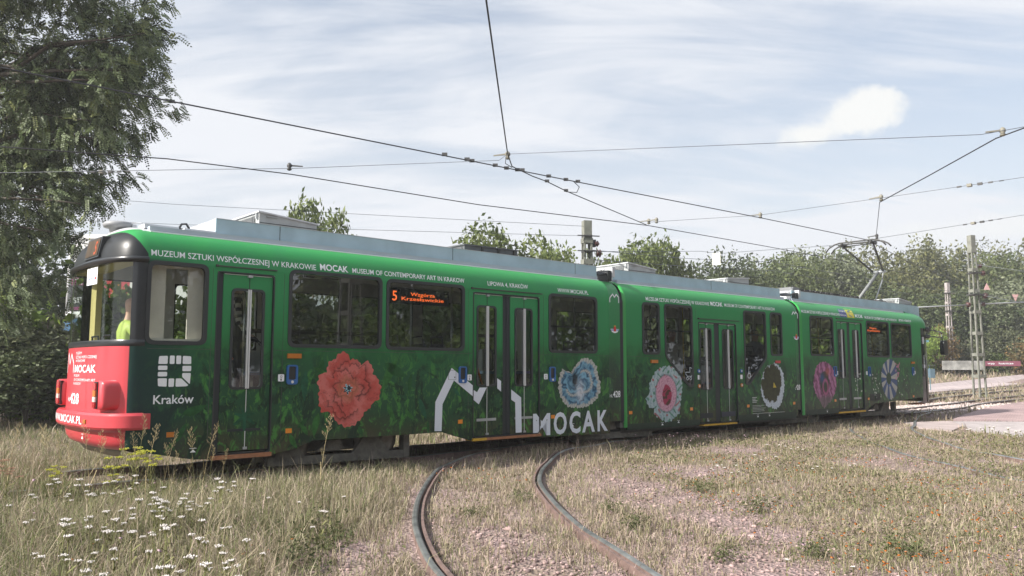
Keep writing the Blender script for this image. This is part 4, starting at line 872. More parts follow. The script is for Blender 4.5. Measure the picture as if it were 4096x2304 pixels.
for s in (20.93, 21.26):
    o = part(MB().box(s, s + .28, -.003, 0, .54, .72), 'vent', RECESS, 2); mb = MB()
    for i in range(7): mb.box(s, s + .28, -.012, -.003, .55 + i * .024, .56 + i * .024)
    part(mb, 'louvres', MATS['dark_green_skirt'], 2, parent=o)
PRAMW = mat('pale_glass_print', (.62, .70, .74), .4); PG = lambda x, z: (x, .010, z)
stroke([(12.93, 1.30), (12.935, 1.265), (12.98, 1.225), (13.12, 1.225), (13.155, 1.29), (13.155, 1.34), (13.12, 1.385), (13.065, 1.40), (13.065, 1.305), (12.93, 1.305)], .012, PG, 1, 'pram_symbol', PRAMW)
part(MB().ring([(12.985 + .035 * math.cos(q * .5236), 1.18 + .035 * math.sin(q * .5236)) for q in range(12)], [(12.985 + .024 * math.cos(q * .5236), 1.18 + .024 * math.sin(q * .5236)) for q in range(12)], .008, .011).ring([(13.085 + .035 * math.cos(q * .5236), 1.18 + .035 * math.sin(q * .5236)) for q in range(12)], [(13.085 + .024 * math.cos(q * .5236), 1.18 + .024 * math.sin(q * .5236)) for q in range(12)], .008, .011), 'pram_symbol', PRAMW, 1)
stroke([(15.12, 1.39), (15.11, 1.32), (15.10, 1.27), (15.17, 1.265), (15.185, 1.20)], .014, PG, 1, 'wheelchair_symbol', PRAMW)
part(MB().ring([(15.12 + .06 * math.cos(q * .5236), 1.225 + .06 * math.sin(q * .5236)) for q in range(12)], [(15.12 + .048 * math.cos(q * .5236), 1.225 + .048 * math.sin(q * .5236)) for q in range(12)], .008, .011).lathe([(.0, .006), (.017, .008)], (15.12, 0, 1.40), 8, 'y'), 'wheelchair_symbol', PRAMW, 1)
GT = mat('faint_lettering', (.45, .48, .46), .5)
for i in range(4): part(MB().box(15.195, 15.195 + (.17, .12, .19, .16)[i], -.005, -.002, .745 - i * .033, .762 - i * .033), 'fine_print', GT, 1)
for i in range(5): part(MB().box(15.19, 15.19 + (.46, .34, .50, .44, .46)[i], -.005, -.002, .575 - i * .03, .583 - i * .03), 'fine_print', GT, 1)
part(MB().box(15.19, 16.45, -.007, -.004, .405, .415), 'fine_print', GT, 1)
# led route displays behind the window glass
for k, p5, pw_, pk in ((0, (6.292, 6.37, 2.345), (6.605, 7.038, 2.423), (6.45, 7.203, 2.355)), (2, (20.913, 21.0, 2.357), (21.2, 21.62, 2.43), (21.087, 21.808, 2.362))):
    part(MB().box(p5[0] - .08, pk[1] + .1, .055, .08, 2.30, 2.53), 'led_display', LEDP, k); PD = lambda x, z: (x, .050, z)
    side('5', k, *p5[:2], p5[2], .135, .008, LED, 'led_text', PD); side('Wzgórza', k, *pw_, .05, .004, LED, 'led_text', PD); side('Krzesławickie', k, *pk, .05, .004, LED, 'led_text', PD)

# ---- printed flowers (flat film pictures) and leaves
def flower(k, outline, centre, fn, name='flower_print', y=-.003, nr=64, nt=230, lift=.0):
    cx, cz = centre; pts = [(math.atan2(z - cz, x - cx), math.hypot(x - cx, z - cz)) for x, z in outline]; pts.sort(); A = np.array([p[0] for p in pts]); B = np.array([p[1] for p in pts])
    A = np.concatenate([A - 2 * np.pi, A, A + 2 * np.pi]); B = np.tile(B, 3); th = np.linspace(-np.pi, np.pi, nt, endpoint=False); Rm = np.interp(th, A, B) * (1 + .02 * np.sin(th * 37) + .015 * np.sin(th * 23 + 1))
    rr = np.linspace(0.004, 1, nr); RR, TT = np.meshgrid(rr, th, indexing='ij'); X = cx + RR * Rm[None] * np.cos(TT); Zz = cz + RR * Rm[None] * np.sin(TT)
    C = np.clip(fn(RR, TT, X, Zz), 0, 1).reshape(-1, 3); V = np.stack([X, np.full_like(X, y), Zz], -1).reshape(-1, 3)
    i, j = np.meshgrid(np.arange(nr - 1), np.arange(nt), indexing='ij'); j2 = (j + 1) % nt; F = np.stack([i * nt + j, i * nt + j2, (i + 1) * nt + j2, (i + 1) * nt + j], -1).reshape(-1, 4)[:, ::-1]
    return fix(link(name, fastmesh(name, V, F.ravel(), np.arange(0, F.size, 4), PRINT, C), tram), k)
def n2(x, z, f, s=0.0): return np.sin(x * f + 1.7 * np.sin(z * f * .83 + s) + s) * np.sin(z * f * 1.13 + 1.3 * np.sin(x * f * .71 - s))
def ridges(v, sharp=.35): return np.abs(np.sin(v)) ** sharp
def mixc(a, b, t): return np.asarray(a)[None, None] * (1 - t[..., None]) + np.asarray(b)[None, None] * t[..., None] if np.ndim(a) == 1 else a * (1 - t[..., None]) + np.asarray(b)[None, None] * t[..., None]
def red_fn(r, t, x, z):
    n = n2(x, z, 17) * .5 + n2(x, z, 41, 2) * .3 + n2(x, z, 73, 5) * .2
    b1 = .24 + .04 * np.sin(5 * t + 1); b2 = .40 + .07 * np.sin(4 * t + 2.2) + .03 * np.sin(9 * t); b3 = .58 + .09 * np.sin(3 * t + .4) + .03 * np.sin(8 * t + 2); b4 = .78 + .10 * np.sin(4 * t + 3.4)
    c = mixc(np.array([.52, .085, .065]), np.array([.62, .17, .145]), np.clip(.5 + .5 * np.sin(3 * t + r * 6 + 2 * n), 0, 1))
    for b, wd, on in ((b1, .02, 1), (b2, .022, np.sin(2 * t + 1) > -.5), (b3, .02, np.sin(3 * t + 2) > -.3), (b4, .016, np.sin(2 * t - 1) > -.1)):
        d = r - b - .05 * n; c *= (1 - .72 * on * np.exp(-(d / wd) ** 2))[..., None]; c *= (1 - .35 * on * np.exp(-np.abs(d - .03) / .05) * (d > 0))[..., None]
    fold = ridges(r * 30 + 3 * t + n * 4, .3); c *= np.where(r < .45, .50 + .50 * fold, .80 + .20 * ridges(7 * t + 5 * r + 5 * n, .25))[..., None]
    rad = np.exp(-((np.sin(2.5 * t + .6 + 1.5 * n)) / .06) ** 2) * (r > .5); c *= (1 - .45 * rad)[..., None]
    c = mixc(c, (.50, .17, .09), np.clip((.42 - r) * 4, 0, .5)); k = r < .125 + .03 * np.sin(7 * t); s = n2(x, z, 95) > .05
    c[k] = np.where(s[k][:, None], np.array([.30, .50, .56]), np.array([.008, .014, .016])); return c
flower(0, [(5.501, 1.6), (5.574, 1.556), (5.598, 1.493), (5.7, 1.5), (5.768, 1.423), (5.857, 1.482), (5.949, 1.41), (5.959, 1.306), (6.044, 1.228), (6.093, 1.097), (6.05, .941), (5.952, .905), (5.923, .829), (5.849, .805), (5.777, .693), (5.661, .61), (5.561, .596), (5.46, .638), (5.359, .735), (5.287, .818), (5.19, .803), (5.144, .989), (5.154, 1.137), (5.112, 1.174), (5.163, 1.309), (5.253, 1.322), (5.271, 1.446), (5.382, 1.51), (5.437, 1.586)], (5.57, 1.105), red_fn)
def blue_fn(r, t, x, z):
    n = n2(x, z, 10) * .6 + n2(x, z, 27, 1) * .4
    c = mixc(np.array([.02, .09, .18]), np.array([.20, .42, .56]), ridges(r * 8 + 2 * t + 2.2 * n, 1.3)); c *= (.40 + .60 * ridges(4 * t + r * 12 + 3 * n, .5))[..., None]
    fr = np.clip((r - .82 - .03 * np.sin(11 * t)) * 14, 0, 1); f2 = np.exp(-((r - .50 - .12 * np.sin(2 * t + 1)) / .055) ** 2) * (np.sin(t - .8) < .5)
    pleat = .45 + .55 * ridges(t * 26 + 2 * n, .6); w = np.stack([.50 * pleat, .51 * pleat, .47 * pleat], -1); m_ = np.clip(fr + f2, 0, 1)[..., None]; c = c * (1 - m_) + w * m_
    dk = np.exp(-(((x - 9.97) / .07) ** 2 + ((z - 1.19) / .12) ** 2)); c *= (1 - .92 * np.clip(dk * 1.5, 0, 1))[..., None]
    la = np.exp(-(((x - 10.10) / .09) ** 2 + ((z - .99) / .15) ** 2)); return mixc(c, (.58, .61, .65), np.clip(la * 1.5, 0, 1) * (.35 + .65 * ridges(16 * (x + z) + 3 * n, .7)))
flower(0, [(10.179, 1.558), (10.384, 1.528), (10.522, 1.412), (10.554, 1.255), (10.611, 1.144), (10.62, 1.003), (10.536, .864), (10.396, .775), (10.168, .713), (9.99, .718), (9.772, .748), (9.644, .871), (9.571, 1.051), (9.605, 1.26), (9.67, 1.377), (9.734, 1.335), (9.886, 1.304), (9.998, 1.426), (10.111, 1.519)], (10.06, 1.12), blue_fn)
def pink_fn(r, t, x, z):
    n = n2(x, z, 14) * .6 + n2(x, z, 33, 2) * .4
    c = mixc(np.array([.22, .33, .36]), np.array([.40, .50, .52]), ridges(x * 26 + 2 * n, .9)); c = mixc(c, (.55, .62, .62), (ridges(z * 30 + x * 12 + n, .5) < .35) * .5)
    spot = n2(x, z, 21, 4); c = mixc(c, (.36, .05, .05), (spot > .72) * .8); c = mixc(c, (.04, .20, .10), (spot < -.74) * .8)
    d = np.hypot((x - 12.30) / .32, (z - .90) / .36); m_ = np.clip((1 - d) * 14, 0, 1); p = mixc(np.array([.34, .10, .18]), np.array([.62, .36, .44]), ridges(9 * t + 12 * d + 4 * n, .5)); c = c * (1 - m_[..., None]) + p * m_[..., None]
    d2 = np.hypot((x - 12.32) / .15, (z - .86) / .21) + .12 * n; m_ = np.clip((1 - d2) * 10, 0, 1); p = mixc(np.array([.34, .03, .08]), np.array([.08, .03, .02]), (n > .3) * 1.0); c = c * (1 - m_[..., None]) + p * m_[..., None]
    ed = np.exp(-((d - 1) / .05) ** 2); return c * (1 - .45 * ed)[..., None]
flower(1, [(12.337, 1.426), (12.525, 1.401), (12.642, 1.302), (12.761, 1.226), (12.761, .877), (12.719, .712), (12.688, .518), (12.542, .433), (12.351, .352), (12.121, .42), (11.919, .53), (11.945, .645), (11.854, .619), (11.723, .724), (11.703, .826), (11.817, .925), (11.799, 1.071), (11.892, 1.202), (12.01, 1.334), (12.149, 1.393)], (12.3, .9), pink_fn, y=-.0055)
def white_fn(r, t, x, z):
    n = n2(x, z, 19) * .6 + n2(x, z, 43, 2) * .4; e = .80 - .16 * np.sin(t * 1.0 + 2.5) + .09 * n + .05 * np.sin(9 * t)
    c = np.broadcast_to(np.array([.034, .038, .014]), r.shape + (3,)).copy(); c *= (1 + .4 * n)[..., None]; m_ = np.clip((r - e) * 18, 0, 1)
    w = mixc(np.array([.30, .36, .42]), np.array([.58, .64, .70]), ridges(17 * t + 4 * n, .5)); c = c * (1 - m_[..., None]) + w * m_[..., None]
    y_ = (np.abs((x - 16.06) + (z - 1.02) * .35) < .07 - (z - .95) * .55) & (z > .955) & (z < 1.09); c[y_] = (.55, .42, .05); return c
flower(1, [(16.118, 1.5), (16.303, 1.414), (16.438, 1.274), (16.462, 1.134), (16.467, .96), (16.408, .787), (16.283, .565), (16.057, .477), (15.906, .541), (15.782, .528), (15.666, .633), (15.555, .804), (15.536, 1.007), (15.608, 1.209), (15.709, 1.379), (15.928, 1.456)], (15.994, .984), white_fn, y=-.0055)
def purple_fn(r, t, x, z):
    n = n2(x, z, 9) * .6 + n2(x, z, 23, 2) * .4; u = (x - 18.57) / .5; v = (z - 1.0) / .55
    c = mixc(np.array([.16, .035, .10]), np.array([.46, .19, .34]), ridges(u * 7 + 1.6 * np.sin(v * 2.2) + 1.5 * n, 1.3)); c *= (.55 + .45 * ridges(u * 13 + 2 * np.sin(v * 3) + n, .5))[..., None]
    ins = np.hypot((u + .02) / .52, (v - .05) / .62) + .12 * n; c = mixc(c, (.022, .036, .016), np.clip((.92 - ins) * 7, 0, .95))
    lp = np.exp(-((np.hypot((u - .05) / .34, (v + .12) / .42) - .72) / .16) ** 2) * (v > -.7); c = mixc(c, (.40, .10, .22), np.clip(lp * 1.1, 0, .9)); c = mixc(c, (.02, .07, .20), np.exp(-(((u + .26) / .2) ** 2 + ((v - .28) / .2) ** 2)) * .95)
    c = mixc(c, (.40, .10, .06), np.exp(-(((u - .32) / .2) ** 2 + ((v - .55) / .16) ** 2)) * .8); return mixc(c, (.10, .11, .09), np.clip((-.42 - v) * 3.2, 0, .7))
flower(2, [(18.517, 1.538), (18.771, 1.503), (18.978, 1.388), (19.134, 1.155), (19.138, .944), (18.964, .695), (18.692, .536), (18.471, .429), (18.316, .587), (18.124, .775), (18.019, 1.001), (18.076, 1.224), (18.173, 1.408), (18.304, 1.491)], (18.55, 1.02), purple_fn, y=-.0055)
def strip_fn(r, t, x, z):
    n = n2(x, z, 30) * .6; st = np.sin(t * 9 + .6) > .1; c = np.where(st[..., None], np.array([.40, .41, .37]), np.array([.045, .09, .20])) * (.7 + .3 * ridges(t * 27 + n * 2, .5))[..., None]
    c = mixc(c, (.015, .05, .02), np.clip((.33 - r) * 16, 0, 1)); return mixc(c, (.03, .10, .32), np.exp(-((r - .36) / .03) ** 2) * (np.sin(t) < -.3))
flower(2, [(22.191, 1.636), (22.507, 1.555), (22.642, 1.296), (22.621, 1.012), (22.522, .708), (22.179, .541), (21.874, .652), (21.713, .862), (21.654, 1.137), (21.745, 1.413), (21.972, 1.576)], (22.08, 1.12), strip_fn)
def leafprint(k, x, z, L_, ang, c, lobes=5, y=-.002):
    pts = []; n = 40
    for i in range(n):
        a = 2 * math.pi * i / n; r = L_ * (.25 + .75 * abs(math.cos(a * lobes / 2 * 1.0)) ** 3.0) * (.55 + .45 * math.cos(a / 2) ** 2); pts.append((x + r * math.cos(a + ang), z + r * math.sin(a + ang)))
    return part(MB().add([(x, y, z)] + [(a, y, b) for a, b in pts], [(0, 1 + i, 1 + (i + 1) % n) for i in range(n)]), 'leaf_print', c, k)
def bladeprint(k, x, z, L_, ang, c, w=.26, y=-.002):
    n = 9; pts = []
    for i in range(n): t = i / (n - 1); pts.append((t * L_, w * L_ * math.sin(math.pi * t ** .8) * .5 + .12 * L_ * t * t))
    for i in range(n - 2, 0, -1): t = i / (n - 1); pts.append((t * L_, -w * L_ * math.sin(math.pi * t ** .8) * .5 + .12 * L_ * t * t))
    ca, sa = math.cos(ang), math.sin(ang); return part(MB().add([(x + a * ca - b * sa, y, z + a * sa + b * ca) for a, b in pts], [tuple(range(len(pts)))]), 'leaf_print', c, k)
LG = [mat('leaf_ink_%s' % n, c, .4, spec=.25, var=.35, scale=14) for n, c in (('mid', (.018, .085, .024)), ('light', (.032, .13, .028)), ('dark', (.008, .03, .014)), ('teal', (.015, .09, .045)))]
leafprint(0, 4.16, .80, .20, -1.57, LG[3], 7, .022)
for k, x, z, l, a, c in ((0, 5.2, 1.5, .34, -2.0, 0), (0, 6.35, 1.5, .50, -2.2, 1), (0, 6.15, 1.45, .42, -.6, 0), (0, 6.6, 1.3, .30, -1.8, 0), (0, 6.2, .9, .30, -1.2, 1), (0, 5.15, .8, .32, -1.9, 1), (0, 5.25, 1.3, .22, 2.6, 1), (0, 6.75, .95, .34, -1.3, 3), (0, 4.95, 1.35, .4, -1.7, 3), (0, 6.5, .80, .22, -.9, 1),
       (0, 5.0, .52, .22, 2.1, 1), (0, 4.75, .55, .22, -1.2, 1), (0, 4.85, .62, .2, .6, 0), (0, 5.75, .60, .16, -1.2, 0), (0, 7.35, 1.1, .2, -.9, 3), (0, 6.9, .62, .18, -1.6, 0), (0, 9.75, 1.5, .3, -.9, 1), (0, 10.6, 1.5, .35, -2.0, 1), (0, 10.65, .95, .3, 1.3, 1), (0, 9.5, 1.3, .2, -1.2, 1), (0, 10.5, .6, .3, .4, 0), (0, 3.4, .85, .3, .2, 0), (0, 3.3, .50, .3, .9, 0),
       (1, 11.6, .95, .3, 2.1, 0), (1, 11.4, .8, .25, 1.4, 3), (1, 12.85, .85, .34, -.4, 0), (1, 12.9, .6, .3, .3, 0), (1, 15.3, 1.2, .2, -1.9, 1), (1, 16.55, .9, .3, .8, 0), (1, 15.4, .9, .25, 2.2, 3), (1, 16.6, 1.2, .2, -1.2, 1), (2, 17.9, .6, .3, 1.2, 1), (2, 19.1, .8, .3, .9, 0), (2, 17.8, .95, .25, 1.9, 1)):
    bladeprint(k, x, z, l, a, LG[c], .22 + .16 * ((x * 7.3) % 1), -.0015)
SPK = mat('white_speckle', (.55, .60, .52), .5)
for i in range(46):
    x = random.choice([random.uniform(21.1, 21.6), random.uniform(22.65, 23.4), random.uniform(20.2, 20.58)]); z = random.uniform(.62, 1.25); r_ = random.uniform(.012, .026); yy = -.004 if x > 20.7 else .022
    part(MB().add([(x + r_ * math.cos(q * 1.05), yy, z + r_ * 1.2 * math.sin(q * 1.05)) for q in range(6)], [(0, 1, 2, 3, 4, 5)]), 'petal_print', SPK, 2)
for i in range(16):
    x, z = random.uniform(22.55, 22.85), random.uniform(1.02, 1.5); bladeprint(2, x, z, .1, random.uniform(0, 6), mat('pink_petal_ink%d' % i, (.45, .18, .27), .4), .5, -.004)

# ------------------------------------------------------------------ masts, wires, street things
def lattice_mast(x, y, h, wt, wb, label, m=CONC, rz=.25, z0=None, group='lattice masts of the overhead line'):
    z0 = Z(x, y) if z0 is None else z0; o = empty('lattice_mast', (x, y, z0), label, 'mast', group, rz); lw = .075
    def hw(z): t = z / h; return wb / 2 + (wt / 2 - wb / 2) * t
    hs = h * .915
    for i in (-1, 1):
        for j in (-1, 1):
            a, b = hw(0) - lw / 2, hw(hs) - lw * .42; MB().bar((i * a, j * a, -.3), (i * b, j * b, hs), lw, lw, (0, 1, 0), lw * .8, lw * .8).build('leg', m, o)
    n = 7
    for q in range(1, n + 1):
        z = hs * (1 - (1 - q / n) ** 1.0) if q < n else hs; z = min(z, hs - .12); r = hw(z) + .006; d = .075
        for (xa, ya, xb, yb) in ((-r, -r, r, -r), (-r, r, r, r), (-r, -r, -r, r), (r, -r, r, r)):
            MB().box(min(xa, xb) - .008, max(xa, xb) + .008, min(ya, yb) - .008, max(ya, yb) + .008, z - d, z + d).build('batten', m, o)
    r = wt / 2; MB().box(-r, r, -r, r, hs - .04, h).build('cap_block', m, o)
    return o
mA = lattice_mast(2.3, 24.3, 5.9, .25, .40, 'lattice concrete mast rising behind the roof of the tram', z0=0)
mB = lattice_mast(22.4, 38.6, 7.85, .26, .45, 'tall lattice concrete mast beside the paved path at right')
mC = lattice_mast(33.9, 62, 7.2, .26, .36, 'smaller far lattice mast in front of the tree bank', m=CONC2)
lattice_mast(13.2, 5.9, 8.2, .30, .75, 'lattice mast standing by the near track, mirrored in the tram windows', rz=.6, m=mat('silhouette_concrete', (.10, .10, .09), .9))  # concrete darkened so the mirrored mast reads as a shaded silhouette
def insulators(mast, lst):
    for x, z, r in lst:
        MB().lathe([(.02, -.09), (r, -.07), (r * .6, -.02), (r, .02), (r * .6, .05), (.02, .09)], (x, -.05, z), 10, 'x').build('insulator', BROWNI, mast, True)
def collar(mast, z, w): MB().box(-w, w, -w, w, z - .03, z + .03).box(-w - .22, w + .22, -w - .05, -w - .01, z - .02, z + .01).build('clamp_collar', FIT, mast)
collar(mB, 6.0, .2); collar(mB, 4.95, .24); insulators(mB, [(.55, 6.0, .12), (.6, 4.9, .14), (-.42, 4.45, .12), (.45, 4.5, .1), (.4, 6.35, .1)]); collar(mA, 4.95, .14); collar(mA, 5.42, .13); insulators(mA, [(.38, 4.9, .13), (.3, 5.2, .1)]); collar(mC, 6.4, .2); collar(mC, 5.0, .22)
MB().tube([(-.3, -.05, 4.45), (-3.8, -.6, 4.22)], .03, 8).tube([(.3, -.05, 4.5), (4.6, .4, 4.75)], .03, 8).build('bracket_arm', GALV, mB, True)
MB().tube([(.2, 0, 6.4), (.75, 0, 6.4)], .03, 6).tube([(.2, 0, 5.0), (.75, 0, 5.0)], .03, 6).build('bracket_arm', CONC2, mC, True)
MB().box(.14, .27, -.08, .08, 5.1, 5.32).build('switch_box', FIT, mA)

def wire(name, pts, r, label, cat='wire', m=WIRE, group=None, sag=0):
    P = [Vector(p) for p in pts]
    if sag:
        Q = []
        for a, b in zip(P, P[1:]):
            for i in range(8): t = i / 8; p = a.lerp(b, t); p.z -= sag * 4 * t * (1 - t); Q.append(p)
        P = Q + [P[-1]]
    o = MB().tube([p - P[0] for p in P], r, 5).build(name, m, None, True); o.location = P[0]; tag(o, label, cat, group); return o
def clip(parent, w, size=.05, m=FIT):   # small clamp seated on a wire
    p = Vector(w) - parent.location; MB().box(p.x - size, p.x + size, p.y - size * .5, p.y + size * .5, p.z - .012, p.z + size * .9).build('clamp', m, parent)
G = 'overhead tram wires'
w1 = wire('contact_wire', [(-24, -1.2, 4.9), (-9.2, 7.3, 4.86), (-6.1, 9.05, 4.90), (-4.25, 10.6, 4.92), (-1.14, 13.25, 4.96), (.96, 15.2, 5.03), (6.3, 19.8, 5.13), (10.4, 23.2, 5.14), (14.3, 28.6, 5.2), (21.2, 37.4, 5.4)], .011, 'contact wire running along above the tram to its pantograph', group=G)
w2 = wire('contact_wire', [(-34, 6.8, 5.2), (-16, 11.6, 5.2), (-10.62, 12.99, 5.2), (-6.31, 14.35, 5.2), (-4.37, 15.52, 5.2), (-.79, 18.46, 5.2), (3.65, 21.2, 5.2), (7.98, 24.86, 5.2), (13.5, 29.8, 5.2), (22.3, 38.4, 5.3)], .011, 'lower contact wire of the track behind the tram', group=G)
w3 = wire('contact_wire', [(-1.2, -14, 5.2), (-.55, -2, 5.2), (-.27, 8.0, 5.2), (-.08, 13.98, 5.2), (-.0, 14.7, 5.15), (.41, 15.52, 5.16), (.72, 16.14, 5.2), (1.17, 17.01, 5.2), (3.59, 21.1, 5.2)], .011, 'contact wire coming steeply down from the top of the picture', group=G)
w4 = wire('contact_wire', [(9.0, -8, 5.2), (8.3, 9, 5.2), (8.18, 12.46, 5.2), (8.08, 13.03, 5.2), (8.30, 15.6, 5.2), (8.49, 18.18, 5.2)], .011, 'contact wire slanting down from the right edge to a span wire', group=G)
MB().tube([Vector((8.49, 18.18, 5.2)) - w4.location, Vector((10.55, 22.9, 5.22)) - w4.location], .008, 5).build('dropper', WIRET, w4, True)
G2 = 'span wires across the tracks'
sA = wire('span_wire', [(-22, 16.4, 5.3), (-10.02, 15.59, 5.25), (-6.05, 15.21, 5.22), (-4.26, 15.14, 5.22), (-.24, 14.49, 5.21), (-.08, 14.24, 5.26), (7.8, 12.99, 5.25), (8.27, 12.6, 5.26), (11.5, 11.7, 5.3), (24, 8.2, 5.6)], .006, 'long thin span wire crossing the whole sky above the tram', m=WIRET, group=G2)
sB = wire('span_wire', [(3.58, 20.82, 5.22), (6.23, 19.85, 5.22), (8.38, 17.93, 5.24), (9.78, 16.41, 5.22), (10.33, 15.84, 5.22), (12.2, 13.5, 5.25), (17, 8, 5.5)], .006, 'span wire rising to the right past the pantograph', m=WIRET, group=G2)
sC = wire('span_wire', [(10.85, 23.4, 5.22), (12.19, 20.82, 5.2), (12.8, 19.72, 5.2), (14.5, 16.5, 5.25), (19, 9, 5.5)], .006, 'short span wire from the pantograph to the right edge', m=WIRET, group=G2)
sD = wire('span_wire', [(-20, 20.5, 6.5), (-9.66, 22.5, 6.05), (2.2, 24.2, 5.72)], .006, 'upper stay wire ending at the mast behind the tram', m=WIRET, group=G2)
sE = wire('span_wire', [(-20, 21.5, 5.75), (-9.6, 23.0, 5.55), (2.2, 24.2, 5.42)], .006, 'lower stay wire ending at the mast behind the tram', m=WIRET, group=G2)
sF = wire('span_wire', [(2.4, 24.3, 4.95), (7.4, 31, 5.95), (8.6, 33, 6.15), (10.6, 33.4, 6.35), (15, 33, 6.6)], .008, 'wire carrying a white signboard behind the tram', m=WIRET, group=G2)
sG = wire('span_wire', [(2.4, 24.3, 5.0), (9.9, 45, 7.6), (14.8, 45, 7.4), (30, 58, 7.2), (48, 62, 6.0)], .012, 'upper feeder wire in front of the distant trees', m=WIRET, group=G2)
sH = wire('span_wire', [(2.4, 24.3, 4.7), (9.9, 45, 7.15), (14.8, 45, 6.9), (30, 58, 6.6), (48, 62, 5.2)], .012, 'lower feeder wire in front of the distant trees', m=WIRET, group=G2)
sI = wire('span_wire', [(22.5, 38.5, 6.4), (26.8, 37.5, 5.6), (32, 38, 4.9)], .012, 'upper wire leaving the path mast to the right', m=WIRET, group=G2)
sJ = wire('span_wire', [(22.5, 38.5, 4.95), (27, 38, 4.0), (31, 38, 3.3)], .012, 'lower wire leaving the path mast to the right', m=WIRET, group=G2)
for t in (.0, .62, .74, .96): pass
for p in ((-1.14, 13.25, 4.97), (-.78, 13.6, 4.98), (-.70, 13.7, 4.98), (-.3, 14.05, 4.99), (-.1, 14.25, 4.99), (.1, 14.42, 5.0), (.7, 14.98, 5.02), (1.05, 15.3, 5.03), (1.3, 15.5, 5.04)): clip(w1, p, .045)
for p in ((.2, 15.1, 5.17), (.72, 16.14, 5.2), (1.17, 17.01, 5.2)): clip(w3, p, .045)
MB().tube([Vector(p) - w3.location for p in ((1.2, 15.45, 5.05), (1.35, 15.75, 5.0), (1.35, 16.4, 5.03), (1.17, 17.0, 5.18))], .008, 5).build('jumper', WIRE, w3, True)
MB().tube([Vector(p) - w3.location for p in ((-.1, 14.15, 5.26), (-.12, 14.1, 5.05), (0, 14.2, 5.0))], .008, 5).build('jumper', WIRE, w3, True)
def hanger(parent, p, dirv, m=PORC):
    p = Vector(p) - parent.location; d = Vector(dirv).normalized()
    MB().lathe([(.02, -.02), (.05, 0), (.03, .03), (.05, .06), (.045, .10), (.02, .13)], tuple(p), 8).build('insulator', m, parent, True)
    MB().bar(p + Vector((0, 0, .08)), p - d * .26 + Vector((0, 0, .06)), .03, .03, (0, 0, 1), .02, .02).build('strap', m, parent)
hanger(sA, (-.08, 14.24, 5.18), (1, -.15, 0)); hanger(sA, (-4.3, 15.14, 5.2), (-1, .02, 0), FIT); hanger(sA, (8.08, 12.85, 5.2), (1, -.15, 0)); hanger(sB, (3.62, 20.9, 5.2), (1, -.4, 0)); hanger(sB, (3.8, 20.75, 5.2), (1, -.4, 0)); hanger(sB, (6.25, 19.85, 5.16), (1, -.4, 0)); hanger(sB, (8.42, 17.95, 5.2), (1, -.8, 0)); hanger(sC, (10.75, 23.3, 5.2), (1, -.8, 0), FIT)
def tensioner(parent, a, b):
    a = Vector(a) - parent.location; b = Vector(b) - parent.location; n = 5
    for i in range(n):
        p = a.lerp(b, (i + .5) / n); q = a.lerp(b, (i + .95) / n); MB().bar(p, q, (.03, .09, .05, .03, .02)[i], (.03, .06, .05, .03, .02)[i]).build('tensioner', (FIT, PORC, FIT, FIT, FIT)[i], parent)
tensioner(sA, (-8.4, 15.48, 5.235), (-7.5, 15.42, 5.23)); tensioner(sB, (9.4, 16.8, 5.22), (10.1, 16.1, 5.22)); tensioner(sC, (12.0, 21.2, 5.2), (12.55, 20.2, 5.2))
o = MB().box(-.16, .16, -.015, .015, -.46, 0).box(-.16, .16, -.02, .02, -.01, .03).box(-.005, .005, -.02, -.015, -.46, 0).build('hanging_board', mat('cream_board', (.80, .79, .72), .6)); o.location = (8.35, 32.4, 6.05); o.rotation_euler.z = -.3; tag(o, 'small white board hanging from a wire above the middle car', 'sign')
for x, y, z, up, lb in ((35.8, 60, 7.3, 1, 'pink pointed marker hanging in front of the trees, nearer the tall mast'), (37.9, 60, 6.95, -1, 'pink triangular marker hanging point down at the far right')):
    o = MB().prism([(-.24, 0), (.24, 0), (0, .5 * up)], -.02, .02).build('hanging_marker', mat('faded_pink%d' % up, (.55, .33, .32), .7)); o.location = (x, y, z); tag(o, lb, 'marker', 'pink wire markers')

# billboard behind the red end of the tram
bb = empty('billboard', (-13.9, 25, 0), 'white framed billboard behind the red end of the tram', 'billboard', rz=-.10)
WFR = mat('white_frame', (.72, .73, .74), .4); POST = mat('poster_white', (.72, .72, .73), .6); PBLK = mat('poster_black', (.045, .05, .06), .6); PPUR = mat('poster_plum', (.32, .06, .20), .6); PRED = mat('poster_red', (.50, .04, .06), .6); AMBER = mat('poster_amber', (.55, .22, .02), .5); SKINP = mat('poster_skin', (.55, .36, .26), .6)
MB().tube([(0, 0, 3.05), (0, 0, 5.5)], .08, 10).tube([(5.1, 0, 3.05), (5.1, 0, 5.5)], .08, 10).tube([(0, 0, 5.5), (5.1, 0, 5.5)], .08, 10).tube([(0, 0, 3.05), (5.1, 0, 3.05)], .11, 10).build('frame', WFR, bb, True)
pn = MB().box(.08, 5.02, -.02, .06, 3.1, 5.44).build('poster', POST, bb)
MB().box(.09, 1.15, -.03, -.021, 3.15, 4.72).build('poster_block', PBLK, pn); MB().box(.09, .75, -.035, -.031, 3.98, 4.22).build('poster_band', PPUR, pn); MB().box(.09, .6, -.035, -.031, 3.2, 3.3).build('poster_band', PPUR, pn)
bl = lambda x, z: (x, -.042, z)
for t_, a, b, z in (('W KR', .16, .80, 4.48), ('TRZ', .16, .62, 4.25), ('TY', .2, .52, 4.01), ('SE', .16, .45, 3.42)): lettering(t_, a, b, z, .17, WHITE, pn, bl, .03, 'poster_lettering')
MB().box(1.16, 2.6, -.03, -.021, 3.15, 5.3).build('poster_block', PRED, pn); MB().prism([(1.9, 3.15), (2.25, 3.15), (2.55, 5.3), (2.2, 5.3)], -.034, -.03).build('poster_stripe', POST, pn)
